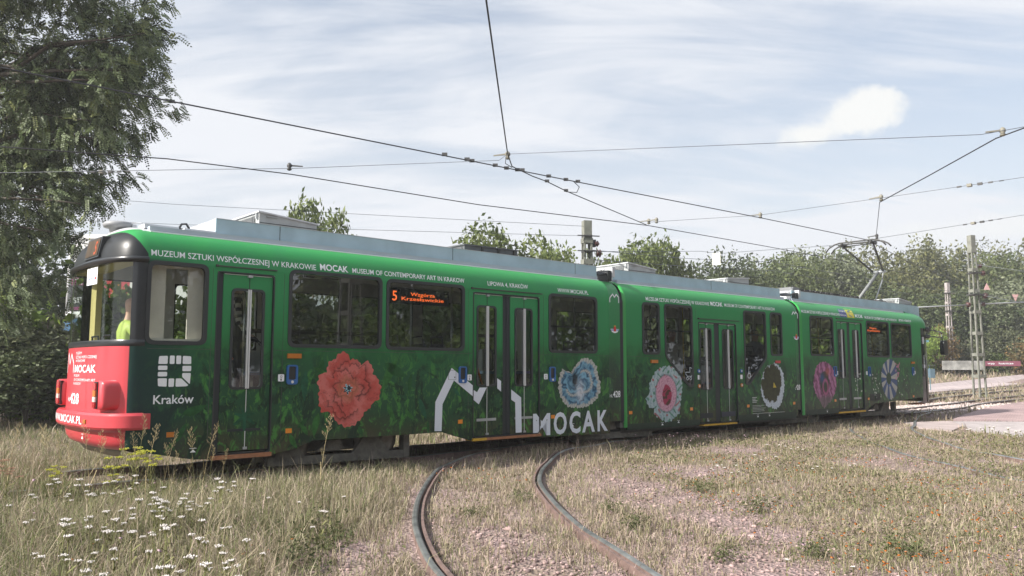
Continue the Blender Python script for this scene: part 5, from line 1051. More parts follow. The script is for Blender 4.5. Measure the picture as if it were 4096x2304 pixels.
for x in (1.45, 2.12):
    MB().prism([(x, 3.75), (x + .25, 3.75), (x + .30, 4.4), (x - .05, 4.4)], -.04, -.031).build('poster_glass', AMBER, pn); MB().prism([(x - .05, 4.41), (x + .30, 4.41), (x + .26, 4.72), (x, 4.72)], -.04, -.031).build('poster_foam', WHITE, pn); MB().prism([(x - .04, 3.3), (x + .28, 3.3), (x + .28, 3.74), (x - .02, 3.74)], -.04, -.031).build('poster_hand', SKINP, pn)
BLUEB = mat('blue_steel_boards', (.06, .16, .30), .5)
for i in range(3): MB().box(-.1, 5.2, -.06, .02, 2.55 + i * .13, 2.67 + i * .13).build('blue_board', BLUEB, bb)
MB().box(2.0, 2.5, -.09, -.062, 2.6, 2.82).build('name_plate', WHITE, bb); lettering('STRÖER', 2.05, 2.45, 2.67, .08, PBLK, bb, lambda x, z: (x, -.094, z), .02, 'plate_lettering')
for x in (.8, 4.3): MB().box(x, x + .16, 0, .16, -.1, 2.55).build('post', BLUEB, bb)

# tram stop post with bin, banners along the far fence
st = empty('stop_post', (23.9, 46.9, Z(23.9, 46.9)), 'pale blue tram stop post standing just past the tram', 'post')
LB = mat('pale_blue_paint', (.14, .30, .36), .5)
MB().tube([(0, 0, 0), (-.05, 0, 3.0)], .05, 8).build('pole', LB, st, True); MB().box(-.3, .45, -.1, .1, 2.92, 3.04).build('cap', LB, st); MB().box(-.28, -.10, -.04, .04, 2.2, 2.85).build('sign_plate', WHITE, st)
bn = empty('litter_bin', (24.25, 46.5, Z(24.25, 46.5)), 'blue litter bin on a thin post by the stop', 'bin'); MB().tube([(0, .2, 0), (0, .2, 1.6)], .025, 6).build('pole', LB, bn, True); MB().prism(rounded([(-.13, .85), (.13, .85), (.14, 1.38), (-.14, 1.38)], .04), -.13, .13).build('body', mat('bin_blue', (.10, .16, .20), .6), bn); MB().box(-.2, .2, -.16, .16, 1.55, 1.59).build('lid', DARKM, bn)
b1 = MB().box(32.4, 35.5, 60.5, 60.55, 1.30, 1.98).build('fence_banner', mat('dirty_white_banner', (.36, .36, .34), .8, var=.5, scale=2)); tag(b1, 'torn white banner along the far fence behind the masts', 'banner', 'banners on the far fence')
b2 = empty('fence_banner', (35.55, 60.5, 1.80), 'magenta banner with white lettering along the far fence', 'banner', 'banners on the far fence'); MB().box(0, 2.75, 0, .05, -.22, .16).build('cloth', mat('magenta_banner', (.26, .08, .12), .7), b2)
lettering('wyp', .25, .8, -.08, .13, WHITE, b2, lambda x, z: (x, -.01, z), .02); lettering('hutnicze', 1.1, 2.2, -.08, .13, WHITE, b2, lambda x, z: (x, -.01, z), .02)

# ------------------------------------------------------------------ people inside the tram
def person(name, label, loc, rz, pose, mats, stripes=False):
    """one skin-grown body; pose: seated / standing"""
    root = empty(name, loc, label, 'person', rz=rz)
    V = []; E = []; RD = []
    def v(p, r): V.append(p); RD.append(r); return len(V) - 1
    def chain(a, pts):
        for p, r in pts: b = v(p, r); E.append((a, b)); a = b
        return a
    st_ = pose == 'stand'; hz = .95 if st_ else .48
    pel = v((0, 0, hz), .155); ch = chain(pel, [((0, .01, hz + .22), .14), ((0, .02, hz + .42), .165)]); nk = chain(ch, [((0, .01, hz + .54), .07), ((0, -.01, hz + .62), .062)])
    chain(nk, [((0, -.025, hz + .68), .088), ((0, -.02, hz + .77), .098), ((0, -.01, hz + .84), .07)])
    for s in (-1, 1):
        sh = chain(ch, [((s * .15, .02, hz + .46), .085), ((s * .20, .02, hz + .44), .06)])
        if st_: wr = chain(sh, [((s * .25, .0, hz + .17), .046), ((s * .23, -.14, hz - .02), .034)]); hd = Vector((s * .22, -.22, hz - .06)); dv = Vector((0, -.7, -.5)).normalized()
        else: wr = chain(sh, [((s * .26, -.05, hz + .18), .046), ((s * .20, -.26, hz + .12), .034)]); hd = Vector((s * .17, -.34, hz + .12)); dv = Vector((-s * .2, -1, -.1)).normalized()
        palm = chain(wr, [(tuple(hd), .033)]); sd = Vector((1, 0, 0))
        for q, ln in ((-.027, .07), (-.009, .085), (.009, .08), (.027, .062)):
            p1 = hd + sd * q + dv * .04; p2 = p1 + dv * ln * .5; p3 = p2 + (dv + Vector((0, 0, -.6))).normalized() * ln * .5; chain(palm, [(tuple(p1), .009), (tuple(p2), .0085), (tuple(p3), .007)])
        t1 = hd - sd * s * .035; chain(palm, [(tuple(t1), .011), (tuple(t1 + dv * .045 - sd * s * .015), .009)])
        if st_: chain(pel, [((s * .095, 0, hz - .08), .095), ((s * .10, -.01, hz - .46), .06), ((s * .10, .02, .08), .045), ((s * .11, -.10, .035), .035), ((s * .115, -.16, .03), .025)])
        else: chain(pel, [((s * .10, -.06, hz - .02), .10), ((s * .11, -.44, hz), .065), ((s * .11, -.46, .10), .045), ((s * .115, -.56, .04), .035), ((s * .115, -.63, .035), .025)])
    me = bpy.data.meshes.new('body'); me.from_pydata(V, E, []); ob = bpy.data.objects.new('body', me); col.objects.link(ob)
    md = ob.modifiers.new('skin', 'SKIN'); me.skin_vertices
    for i, q in enumerate(me.skin_vertices[0].data): q.radius = (RD[i], RD[i]); q.use_root = i == 0
    sb = ob.modifiers.new('sub', 'SUBSURF'); sb.levels = 1; sb.render_levels = 1
    dg = bpy.context.evaluated_depsgraph_get(); m2 = bpy.data.meshes.new_from_object(ob.evaluated_get(dg)); bpy.data.objects.remove(ob)
    m2.materials.clear()
    for q in mats: m2.materials.append(q)
    for f in m2.polygons:
        c = f.center; f.use_smooth = True
        if c.z > hz + .56: f.material_index = 0 if c.z < hz + .80 else 3
        elif c.z < hz - .04 or (not st_ and c.y < -.18 and abs(c.x) < .17 and c.z < hz + .08): f.material_index = 2
        elif abs(c.x) > .1 and c.y < (-.17 if not st_ else -.16): f.material_index = 0
        else: f.material_index = 1 if not stripes or int((c.z + 5) / .055) % 2 else 4
    b = link('body', m2, root)
    hzc = hz + .755; MB().lathe([(.012, -.02), (.016, 0), (.008, .012)], (0, -.125, hzc - .01), 8, 'y').build('nose', mats[0], b, True)
    for s in (-1, 1):
        MB().lathe([(.004, -.012), (.012, -.005), (.012, .005)], (s * .034, -.108, hzc + .02), 8, 'y').build('eye', mats[4], b, True); MB().lathe([(.01, -.012), (.026, 0), (.01, .012)], (s * .098, -.005, hzc), 8, 'x').build('ear', mats[0], b, True)
    MB().box(-.022, .022, -.108, -.100, hzc - .058, hzc - .048).build('mouth', mats[5], b)
    return root
SKIN = mat('skin', (.50, .30, .21), .55); VEST = mat('high_visibility_yellow', (.36, .46, .08), .6); DENIM = mat('dark_trousers', (.03, .035, .05), .8); HAIR = mat('dark_hair', (.04, .03, .02), .7); SHIRTW = mat('white_shirt', (.70, .70, .68), .8); GREYS = mat('grey_shirt', (.20, .21, .24), .8); LIP = mat('lips', (.32, .12, .10), .5); SKIN2 = mat('tanned_skin', (.42, .26, .18), .55)
a0 = car_frame(0)[1]; a1 = car_frame(1)[1]
person('person', 'seated person in a yellow high-visibility vest behind the red end windscreen', to_world(0, 3.02, .82, .92), a0 + math.pi / 2, 'seat', [SKIN, VEST, DENIM, SKIN, BLACK, LIP])
person('person', 'standing passenger in a black and white striped shirt behind the first door', to_world(0, 4.45, 1.0, .88), a0 + 1.2, 'stand', [SKIN2, SHIRTW, DENIM, HAIR, BLACK, LIP], True)
person('person', 'seated passenger in a grey shirt at the last window of the middle car', to_world(1, 16.0, .42, .95), a1 + math.pi / 2, 'seat', [SKIN2, GREYS, DENIM, HAIR, BLACK, LIP])
person('person', 'standing passenger in a white top behind the middle car door', to_world(1, 13.75, 1.0, .43), a1 - .4, 'stand', [SKIN, SHIRTW, DENIM, HAIR, BLACK, LIP])

# ------------------------------------------------------------------ trees and shrubs
def leaf_quads(P, size, rnd, up=.3, aspect=.55):
    n = len(P); d = rnd.normal(size=(n, 3)); d[:, 2] += up; d /= np.linalg.norm(d, axis=1)[:, None]; a = rnd.normal(size=(n, 3)); a -= (a * d).sum(1)[:, None] * d; a /= np.linalg.norm(a, axis=1)[:, None]; b = np.cross(d, a)
    s = (size * rnd.uniform(.6, 1.35, n))[:, None]; a = a * s; b = b * s * aspect
    return np.stack([P - a, P + b * .9 - a * .1, P + a, P - b * .9 - a * .1], 1)
def blob_points(blobs, n, rnd, shell=.55):
    vol = np.array([b[3] ** 2.2 * (b[4] if len(b) > 4 else 1) for b in blobs]); idx = rnd.choice(len(blobs), n, p=vol / vol.sum()); B = np.array([(b + (1,))[:5] if len(b) < 5 else b[:5] for b in [tuple(q) for q in blobs]])[idx]
    d = rnd.normal(size=(n, 3)); d /= np.linalg.norm(d, axis=1)[:, None]; r = rnd.uniform(0, 1, n) ** (1 / 3); r = shell + (1 - shell) * r; r *= 1 + .12 * rnd.normal(size=n)
    P = B[:, :3] + d * (B[:, 3] * r)[:, None] * np.stack([np.ones(n), np.ones(n), B[:, 4]], 1); return P, d
def crown_mesh(name, blobs, n, size, c1, c2, seed, c3=None, clump=9, m=None, aspect=.55):
    rnd = np.random.default_rng(seed); nc = n // clump; Pc, d = blob_points(blobs, nc, rnd); P = np.repeat(Pc, clump, 0) + rnd.normal(size=(nc * clump, 3)) * size * 1.5
    t = np.repeat(rnd.uniform(0, 1, nc), clump) * .75 + rnd.uniform(0, 1, nc * clump) * .25; C = np.asarray(c1)[None] * (1 - t[:, None]) + np.asarray(c2)[None] * t[:, None]
    if c3 is not None: k = np.repeat(rnd.uniform(0, 1, nc) < .13, clump); C[k] = np.asarray(c3)
    C *= rnd.uniform(.75, 1.25, len(C))[:, None]
    return quads(name, leaf_quads(P, np.full(len(P), size), rnd, aspect=aspect), m or LEAF, np.clip(C, 0, 1))
def trunk_mb(h, r, blobs, rnd, pale=False):
    mb = MB(); P = [Vector((0, 0, -.2))]; n = 5
    for i in range(1, n): P.append(Vector((rnd.normal() * .03 * h * i / n, rnd.normal() * .03 * h * i / n, h * i / (n - 1) * .75)))
    mb.tube(P, r, 8, r * .3)
    for b in blobs[:9]:
        t = min(.95, max(.25, (b[2] - b[3] * .7) / (h * .75 + 1e-3))); i = int(t * (n - 1)); a = P[min(i, n - 1)]; e = Vector(b[:3]); mid = a.lerp(e, .5) + Vector((0, 0, -.04 * h)); mb.tube([a, mid, e], r * .38, 6, r * .08)
    return mb
def rand_blobs(h, w, rnd, kind):
    B = []
    if kind == 'round':
        for i in range(11): a = rnd.uniform(0, 6.28); q = rnd.uniform(.15, .75) ** .7 * w / 2; z = h * rnd.uniform(.38, .84); B.append((q * math.cos(a), q * math.sin(a), z, w * rnd.uniform(.15, .24), .85))
        B.append((0, 0, h * .86, w * .17, 1.0)); B.append((0, 0, h * .55, w * .3, 1))
    elif kind == 'poplar':
        for i in range(12): z = h * (.28 + .68 * i / 11); q = w * .62 * (1 - .45 * i / 11) * rnd.uniform(.5, 1.1); a = i * 2.4; B.append((q * .8 * math.cos(a), q * .8 * math.sin(a), z, w * rnd.uniform(.13, .24), .62))
    elif kind == 'spire':
        for i in range(16): a = rnd.uniform(0, 6.28); q = w * .5 * rnd.uniform(.1, .9); z = h * rnd.uniform(.2, .80) ; B.append((q * math.cos(a), q * math.sin(a), z, w * rnd.uniform(.13, .22), 1.2))
        for i in range(6): a = rnd.uniform(0, 6.28); q = w * .4 * rnd.uniform(.1, .9); B.append((q * math.cos(a), q * math.sin(a), h * rnd.uniform(.84, .97), w * .055, 2.4))
    else:
        for i in range(10): a = rnd.uniform(0, 6.28); q = w * .5 * rnd.uniform(.2, .85); z = h * rnd.uniform(.18, .72); B.append((q * math.cos(a), q * math.sin(a), z, w * rnd.uniform(.17, .27), .8))
    return B
SPEC = {'round': ('round', (0.059, 0.086, 0.031), (0.166, 0.194, 0.075), None), 'olive': ('spire', (0.071, 0.083, 0.033), (0.204, 0.206, 0.082), None), 'dark': ('round', (0.042, 0.062, 0.027), (0.118, 0.147, 0.061), None),
        'silver': ('round', (0.102, 0.123, 0.071), (0.274, 0.300, 0.184), None), 'poplar': ('poplar', (0.070, 0.106, 0.031), (0.204, 0.241, 0.075), None), 'rust': ('shrub', (0.113, 0.090, 0.038), (0.285, 0.206, 0.085), (0.328, 0.182, 0.075)),
        'shrub': ('shrub', (0.059, 0.094, 0.024), (0.177, 0.229, 0.056), None), 'lime': ('shrub', (0.091, 0.158, 0.025), (0.252, 0.335, 0.066), None), 'grey': ('shrub', (0.059, 0.074, 0.038), (0.193, 0.208, 0.109), None)}
PROTO = {}
def proto(kind, var, n, size):
    key = (kind, var, n)
    if key in PROTO: return PROTO[key]
    shp, c1, c2, c3 = SPEC[kind]; rnd = np.random.default_rng(abs(hash((shp, var))) % 1000 + var * 17 + len(kind)); rnd = np.random.default_rng(var * 31 + len(kind) * 7 + ord(kind[0]))
    B = rand_blobs(1.0, 1.0 if shp != 'poplar' else .8, rnd, shp); cm = crown_mesh('crown', B, n, size, c1, c2, var + 3, c3); tm = trunk_mb(1.0, .022 if shp != 'shrub' else .018, B, rnd); me = bpy.data.meshes.new('trunk'); me.from_pydata(tm.v, [], tm.f); me.materials.append(PALEBARK if kind in ('silver', 'poplar') else BARK); PROTO[key] = (cm, me); return PROTO[key]
def tree(kind, var, x, y, h, w, label, group, n=5200, size=.021, name='tree', rz=None):
    cm, tm = proto(kind, var, n, size); o = empty(name, (x, y, Z(x, y) - .05), label, 'tree' if name == 'tree' else 'shrub', group, random.uniform(0, 6.28) if rz is None else rz)
    for nm, me in (('trunk', tm), ('crown', cm)): c = link(nm, me, o); c.scale = (w, w, h)
    return o
def X_at(px, Y): return (px - 2048) / 3200 * Y
def H_at(py, Y): return 1.37 + (1476 - py) / 3200 * Y
TG = 'trees behind the tram'; BG = 'trees on the bank behind the tracks'
tree('poplar', 1, X_at(1245, 33), 33, 7.9, 4.2, 'loose light green tree showing above the roof unit at left', TG); tree('poplar', 2, X_at(1410, 33), 33, 6.3, 2.0, 'small tree tip just right of the left roof unit', TG)
tree('poplar', 3, X_at(1960, 36), 36, 7.1, 5.8, 'light green tree behind the second roof box of the front car', TG, 6000); tree('poplar', 4, X_at(2190, 36), 36, 7.0, 5.0, 'light green tree between the roof box and the mast', TG); tree('poplar', 5, X_at(1790, 38), 38, 6.2, 2.4, 'small tree tip left of the second roof box', TG)
tree('poplar', 6, X_at(2410, 44), 44, 7.3, 2.8, 'narrow pointed tree just right of the mast', TG); tree('poplar', 2, X_at(2475, 44), 44, 7.5, 3.0, 'pointed tree over the middle car roof unit', TG); tree('poplar', 7, X_at(2560, 45), 45, 8.3, 6.2, 'tall leafy tree over the middle car joint', TG, 6400); tree('poplar', 1, X_at(2650, 46), 46, 8.0, 5.0, 'leafy tree right of the tallest one over the middle car', TG)
tree('rust', 1, X_at(2740, 50), 50, 6.2, 5.2, 'brownish red shrub tree over the middle of the tram', TG, 5200)
for i, (px, py, Y, w, kd) in enumerate([(2800, 1050, 56, 5.5, 'dark'), (2890, 1040, 58, 6, 'dark'), (2985, 1085, 62, 6.0, 'olive'), (3060, 1055, 64, 6.5, 'round'), (3140, 1030, 68, 6.5, 'round'), (3215, 990, 70, 6, 'silver'), (3290, 1010, 70, 6, 'silver'), (3370, 1020, 70, 6.5, 'round'), (3450, 1035, 72, 7, 'olive'), (3530, 1030, 74, 7, 'olive'), (3610, 1005, 76, 7, 'olive'), (3690, 995, 78, 7.5, 'olive'), (3770, 1000, 78, 7.5, 'olive'), (3850, 1015, 76, 7, 'round'), (3930, 1010, 78, 7.5, 'olive'), (4010, 1030, 76, 7.5, 'round'), (4085, 1005, 78, 6, 'silver'), (4170, 1000, 76, 8, 'olive')]):
    D = ['dark round tree over the middle car', 'second dark round tree over the middle car', 'olive bushy tree over the second joint', 'green tree left of the pantograph', 'broad green tree behind the contact wires left of the pantograph', 'tall silvery tree rising behind the pantograph', 'pale silvery tree just behind the pantograph arms', 'green tree right of the pantograph', 'olive tree above the end of the tram roof', 'olive tree right above the last roof unit', 'spiky olive tree left of the far mast', 'spiky olive tree right behind the far mast', 'olive tree between the two masts at right', 'green tree behind the tall mast', 'olive tree just right of the tall mast', 'green tree towards the right edge', 'pale tree top near the right edge', 'olive tree at the right edge'][i]
    h = H_at(py, Y) - Z(X_at(px, Y), Y); tree(kd, i % 5 + 1, X_at(px, Y), Y, h * random.uniform(.97, 1.08), w * 1.4, D, BG, 9500, .0165)
for i, (px, Y, w, h, kd) in enumerate([(2950, 57, 5, 5.5, 'olive'), (3120, 60, 5.5, 6, 'round'), (3260, 62, 6, 6.4, 'silver'), (3400, 63, 6, 6.2, 'olive'), (3540, 66, 6.5, 7, 'dark'), (3660, 68, 6.5, 7, 'round'), (3780, 68, 6, 6.6, 'dark'), (3900, 68, 6.5, 7, 'dark'), (4030, 68, 7, 7.5, 'silver'), (4130, 68, 6, 7, 'dark')]):
    D = ['low olive tree behind the second joint', 'low green tree behind the last car', 'low silvery tree behind the last car', 'low olive tree behind the last car roof end', 'dark low tree right of the tram front', 'low green tree left of the far mast foot', 'dark low tree behind the far mast', 'dark low tree behind the tall mast', 'low silvery tree right of the tall mast', 'dark low tree at the right edge'][i]
    tree(kd, i % 4 + 6, X_at(px, Y), Y, h, w * 1.3, D, BG, 7000, .018)
for i, (px, Y, w, h, kd) in enumerate([(3735, 63, 2.6, 4.2, 'rust'), (3690, 62, 2.4, 4.6, 'lime'), (3860, 64, 4.0, 3.6, 'grey'), (3965, 64.5, 3.6, 3.4, 'shrub'), (4050, 63, 3.6, 4.2, 'grey'), (4120, 62, 3.4, 4.0, 'rust'), (3790, 65, 2.8, 2.8, 'grey')]):
    D = ['rust coloured bush right of the tram front', 'yellow green bush touching the tram front', 'olive bush between the two masts', 'green bush right of the tall mast', 'olive bush near the right edge', 'reddish bush cut by the right edge', 'grey green bush behind the far mast foot'][i]
    tree(kd, i + 2, X_at(px, Y), Y, h, w * 1.2, D, 'bushes along the far fence', 4200, .026, 'shrub')
DS = ['leftmost', 'second', 'third', 'fourth', 'fifth', 'sixth', 'seventh', 'eighth', 'ninth', 'tenth', 'eleventh']
for i, (x, y, h, w, kd) in enumerate([(-14.2, 21.5, 4.2, 3.6, 'lime'), (-11.6, 22, 2.3, 3.2, 'shrub'), (-9.2, 21.5, 4.2, 3.4, 'lime'), (-7.0, 21.5, 3.8, 3.4, 'shrub'), (-4.8, 22.2, 4.0, 3.8, 'grey'), (-2.4, 23, 4.1, 3.8, 'shrub'), (.4, 23.8, 4.2, 3.8, 'lime'), (3.2, 25, 4.2, 4.2, 'grey'), (6.3, 27.5, 4.2, 4.2, 'lime'), (9.2, 30.5, 4.4, 4.4, 'lime'), (12.6, 36, 4.6, 5.0, 'grey')]):
    tree(kd, i % 3 + 1, x, y, h, w, DS[i] + ' bush of the row seen through the tram windows, counted from the red end', 'bushes behind the tram', 7000, .046, 'shrub')
# trees on the viewer's side, out of the frame, which the tram windows mirror
for i, (x, y, h, w, kd) in enumerate([(16, -14, 8, 6, 'dark'), (21, -9, 9, 7, 'round'), (25, -4, 7.5, 6, 'olive'), (28, 1.5, 10, 7, 'dark'), (31, 7, 8, 7, 'round'), (34, 12, 9.5, 7, 'dark'), (37, 17.5, 8.5, 7, 'olive'), (40, 23, 10, 8, 'round'), (10, -18, 9, 7, 'dark'), (45, 30, 11, 8, 'dark'), (23, 3.5, 4.5, 4, 'shrub'), (27, 9, 4.0, 4, 'shrub'), (19, -4, 4.0, 4, 'shrub'), (27, 19, 9, 8, 'dark'), (31, 25.5, 9.5, 8, 'round'), (34, 31, 9, 8, 'olive'), (38, 37, 10, 9, 'dark')]):
    tree(kd, i % 4 + 1, x, y, h, w * 1.2, DS[i % 11] + (' tree' if i < 11 else ' later tree') + ' mirrored in the tram windows, standing on the near side', 'trees mirrored in the windows', 8000, .027)

for i, (x, y, h, w, kd, lb) in enumerate([(-22, 20, 7, 7, 'round', 'round tree beyond the left edge, nearest the locust tree'), (-27, 27, 8, 7, 'olive', 'olive tree beyond the left edge, behind the round one'), (-21, 31, 7, 7, 'dark', 'dark tree behind the billboard, left of it'), (-33, 19, 8, 8, 'dark', 'dark tree far beyond the left edge'), (-30, 9, 7, 7, 'round', 'round tree far left on the near side of the tracks'), (56, 66, 11, 11, 'olive', 'olive tree of the bank, first beyond the right edge'), (63, 62, 11, 11, 'round', 'green tree of the bank, second beyond the right edge'), (70, 57, 12, 11, 'dark', 'dark tree of the bank, third beyond the right edge'), (58, 46, 9, 10, 'olive', 'olive tree beyond the far pavement, outside the right edge')]):
    tree(kd, i % 5 + 1, x, y, h, w, lb, 'trees beyond the picture edges', 5200, .03)
# the big locust tree at the upper left, with drooping compound leaves
def big_tree():
    rnd = np.random.default_rng(5); Y0 = 17.0
    D = [(40, 120, 300), (300, 90, 210), (480, 90, 120), (580, 150, 100), (665, 175, 65), (640, 250, 70), (520, 260, 130), (560, 370, 100), (640, 330, 50), (400, 330, 170), (240, 380, 220), (430, 500, 110), (500, 560, 45), (60, 470, 260), (220, 620, 170), (360, 670, 85), (90, 780, 200), (290, 800, 80), (400, 815, 50), (450, 850, 30), (60, 980, 140), (190, 930, 80), (300, 950, 45), (360, 960, 30), (110, 1110, 90), (190, 1130, 50), (30, 1220, 110), (-250, 300, 420), (-250, 800, 380), (150, -220, 320), (430, -120, 150), (-200, -250, 420)]
    D = [(a - 45 if a > 150 else a, b, r * .94) for a, b, r in D]
    B = [(X_at(a, Y0), Y0 + rnd.uniform(-1.2, 1.2), H_at(b, Y0), r / 3200 * Y0, .9) for a, b, r in D]
    root = empty('locust_tree', (-13.2, 17.2, 0), 'big dark locust tree with drooping feathery leaves at the upper left', 'tree')
    off = Vector(root.location)
    mb = MB(); top = Vector((-12.4, 17.1, 7.5)); mb.tube([Vector((0, 0, -.2)), Vector((.1, 0, 2.0)), Vector((.5, -.1, 4.5)), top - off], .30, 10, .10)
    for b in B[:24]:
        e = Vector(b[:3]) - off; a = Vector((.3, 0, 2.6)).lerp(top - off, min(1, max(.1, (e.z - 2.5) / 5))); mid = a.lerp(e, .55) + Vector((0, 0, .35)); k1 = Vector((rnd.uniform(-.3, .3), rnd.uniform(-.3, .3), rnd.uniform(-.2, .3))); mb.tube([a, a.lerp(e, .3) + k1, mid - k1 * .6, a.lerp(e, .8) + Vector((0, 0, .12)), e], .06, 6, .008)
    mb.build('trunk', BARK, root, True)
    nf = 17000; nt_ = 1500; T_, dt = blob_points(B, nt_, rnd, .30); j_ = rnd.integers(0, nt_, nf); P = T_[j_] + rnd.normal(size=(nf, 3)) * .10 + dt[j_] * rnd.uniform(-.15, .35, nf)[:, None]; d = dt[j_]; P -= np.array(off); dr = d * .8 + rnd.normal(size=(nf, 3)) * .5; dr[:, 2] -= .75; dr[:, 0] += .35; dr /= np.linalg.norm(dr, axis=1)[:, None]
    sd = np.cross(dr, rnd.normal(size=(nf, 3))); sd /= np.linalg.norm(sd, axis=1)[:, None]; L_ = rnd.uniform(.18, .34, nf); out = []; cc = []
    base = np.asarray((.066, .092, .046))[None] * (1 - rnd.uniform(0, 1, nf)[:, None]) + np.asarray((.165, .205, .10))[None] * rnd.uniform(0, 1, nf)[:, None]; k = rnd.uniform(0, 1, nf) < .07; base[k] = (.22, .25, .09)
    for q in range(7):
        t = .12 + q * .135; c0 = P + dr * (L_ * t)[:, None] + np.array([0, 0, -.05]) * (t * t)
        for s in ((-1, 1) if q < 6 else (0,)):
            a = sd * (.055 * s) + dr * .028 if s else dr * .055; w = np.cross(a, rnd.normal(size=(nf, 3)) * .3 + np.cross(dr, sd)); w = w / (np.linalg.norm(w, axis=1)[:, None] + 1e-9) * .020
            out.append(np.stack([c0, c0 + a * .5 + w, c0 + a, c0 + a * .5 - w], 1)); cc.append(base * rnd.uniform(.85, 1.2, nf)[:, None])
    link('crown', quads('crown', np.concatenate(out), LEAF, np.clip(np.concatenate(cc), 0, 1)), root)
big_tree()
for i, (px, py, Y, w, kd, n) in enumerate([(40, 1120, 20, 3.6, 'grey', 7000), (190, 1120, 21, 2.6, 'grey', 6000), (120, 1380, 18, 2.4, 'dark', 5000), (255, 1360, 20.5, 1.7, 'lime', 3600), (-60, 1300, 18, 2.6, 'dark', 4000)]):
    D = ['grey green bush under the locust tree at the left edge', 'grey green bush between the locust tree and the billboard', 'dark low bush in the shade at the left edge', 'bright green bush just behind the red end of the tram', 'dark bush cut off by the left edge'][i]
    tree(kd, i + 3, X_at(px, Y), Y, H_at(py, Y), w * 1.5, D, 'bushes under the locust tree', n, .020, 'shrub')

# ------------------------------------------------------------------ meadow: grass, stones, flowers
RAILS = [[(-.10, 3.2), (-.40, 5.09), (-.60, 5.81), (-.81, 6.87), (-.93, 7.99), (-.98, 8.9), (-.98, 9.93), (-.93, 11.06), (-.1, 13.4)], [(1.35, 3.1), (.94, 5.13), (.76, 5.98), (.56, 6.87), (.39, 8.16), (.33, 9.56), (.37, 10.47), (.50, 11.39), (.72, 12.6), (1.25, 13.7)]]
def rail_dist(x, y):
    d = np.full(len(x), 9.0)
    for P in RAILS:
        for (a, b), (c, e) in zip(P, P[1:]):
            vx, vy = c - a, e - b; t = np.clip(((x - a) * vx + (y - b) * vy) / (vx * vx + vy * vy), 0, 1); d = np.minimum(d, np.hypot(x - a - t * vx, y - b - t * vy))
    return d
BARE = [(1.35, 9.4, .55), (1.55, 8.4, .50), (1.85, 7.5, .55), (2.05, 6.7, .45), (1.75, 5.6, .55), (2.3, 5.25, .40), (-1.35, 6.2, .32), (-1.25, 5.4, .32), (5.3, 11.8, .6), (6.0, 12.6, .5), (.1, 5.4, .40), (.0, 6.6, .35), (.55, 4.6, .6), (3.0, 4.6, .4), (2.6, 10.6, .45), (-1.7, 7.3, .25), (3.6, 13.6, .6)]
def bareness(x, y):
    b = np.zeros(len(x)); j = .22 * np.sin(x * 5.1 + y * 3.3) + .18 * np.sin(x * 9.7 - y * 7.1 + 2)
    for a, c, r in BARE: b = np.maximum(b, np.clip(1.5 - np.hypot((x - a), (y - c) * .75) / r + j, 0, 1))
    return b
PATHS = [[(11.45, 21.0), (12.9, 20.9), (14.8, 20.75), (18, 21.6), (24, 26), (31, 38), (26.2, 37.6), (22.7, 34.9), (20.9, 33.0), (17.5, 29.3), (15.6, 26.9), (13.6, 24.2), (11.9, 21.8)], [(10.7, 19.2), (11.4, 20.95), (12.9, 20.85), (14.8, 20.7), (18, 21.55), (24, 25.9), (31, 37.9), (40, 37), (30, 20), (15, 15.0), (10.3, 15.4), (10.05, 17.6)], [(9.9, 20.5), (11.4, 20.98), (10.68, 19.2), (9.6, 17.7), (9.35, 18.6)], [(20.5, 41.2), (23.6, 45.0), (33, 53.5), (50, 66.5), (90, 100), (90, 104), (50, 70.5), (33, 56.5), (24, 50.5), (18.5, 44)]]
def in_poly(x, y, P):
    r = np.zeros(len(x), bool); n = len(P)
    for i in range(n):
        (x1, y1), (x2, y2) = P[i], P[i - 1]; c = ((y1 > y) != (y2 > y)) & (x < (x2 - x1) * (y - y1) / (y2 - y1 + 1e-12) + x1); r ^= c
    return r
def tram_y(x, y):      # distance in front of (+) the near wall
    th = TH[0]; return (x * math.cos(th) - y * math.sin(th)) + DD[0]
def vnoise(x, y, f, s): return .5 + .25 * np.sin(x * f + 1.7 * np.sin(y * f * .8 + s) + s) + .25 * np.sin(y * f * 1.21 + 1.4 * np.sin(x * f * .77 - s))
PAL = np.array([(.46, .385, .275), (.30, .275, .165), (.205, .23, .10), (.49, .375, .33), (.39, .325, .25), (.55, .485, .38)])
def blades(name, x, y, h, w, probs, rnd, lean=.5, dark=None):
    n = len(x); a = rnd.uniform(0, 2 * np.pi, n); ln = rnd.gamma(2.0, lean / 2, n) * h; fa = rnd.uniform(0, 2 * np.pi, n)
    B = np.stack([x, y, hgt(x, y) - .01], 1); D = np.stack([np.cos(a) * ln, np.sin(a) * ln, np.zeros(n)], 1); S = np.stack([np.cos(fa), np.sin(fa), np.zeros(n)], 1) * (w / 2)[:, None]; U = np.zeros((n, 3)); U[:, 2] = h
    M = B + D * .3 + U * .58; T = B + D + U * np.clip(1 - ln / h * .25, .5, 1)[:, None]
    V = np.stack([B - S, B + S, M + S * .8, M - S * .8, T], 1).reshape(-1, 3); o = np.arange(n) * 5; loops = np.stack([o, o + 1, o + 2, o + 3, o + 3, o + 2, o + 4], 1).ravel(); st_ = np.stack([np.arange(n) * 7, np.arange(n) * 7 + 4], 1).ravel()
    cum = np.cumsum(probs, 1); cum /= cum[:, -1:]; k = (rnd.uniform(0, 1, n)[:, None] > cum).sum(1); C = PAL[np.clip(k, 0, len(PAL) - 1)] * rnd.uniform(.7, 1.25, n)[:, None]
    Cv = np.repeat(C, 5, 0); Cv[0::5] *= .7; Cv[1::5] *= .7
    o = link(name, fastmesh(name, V, loops, st_, GRASSM, np.clip(Cv, 0, 1))); tag(o, kind='stuff'); return o
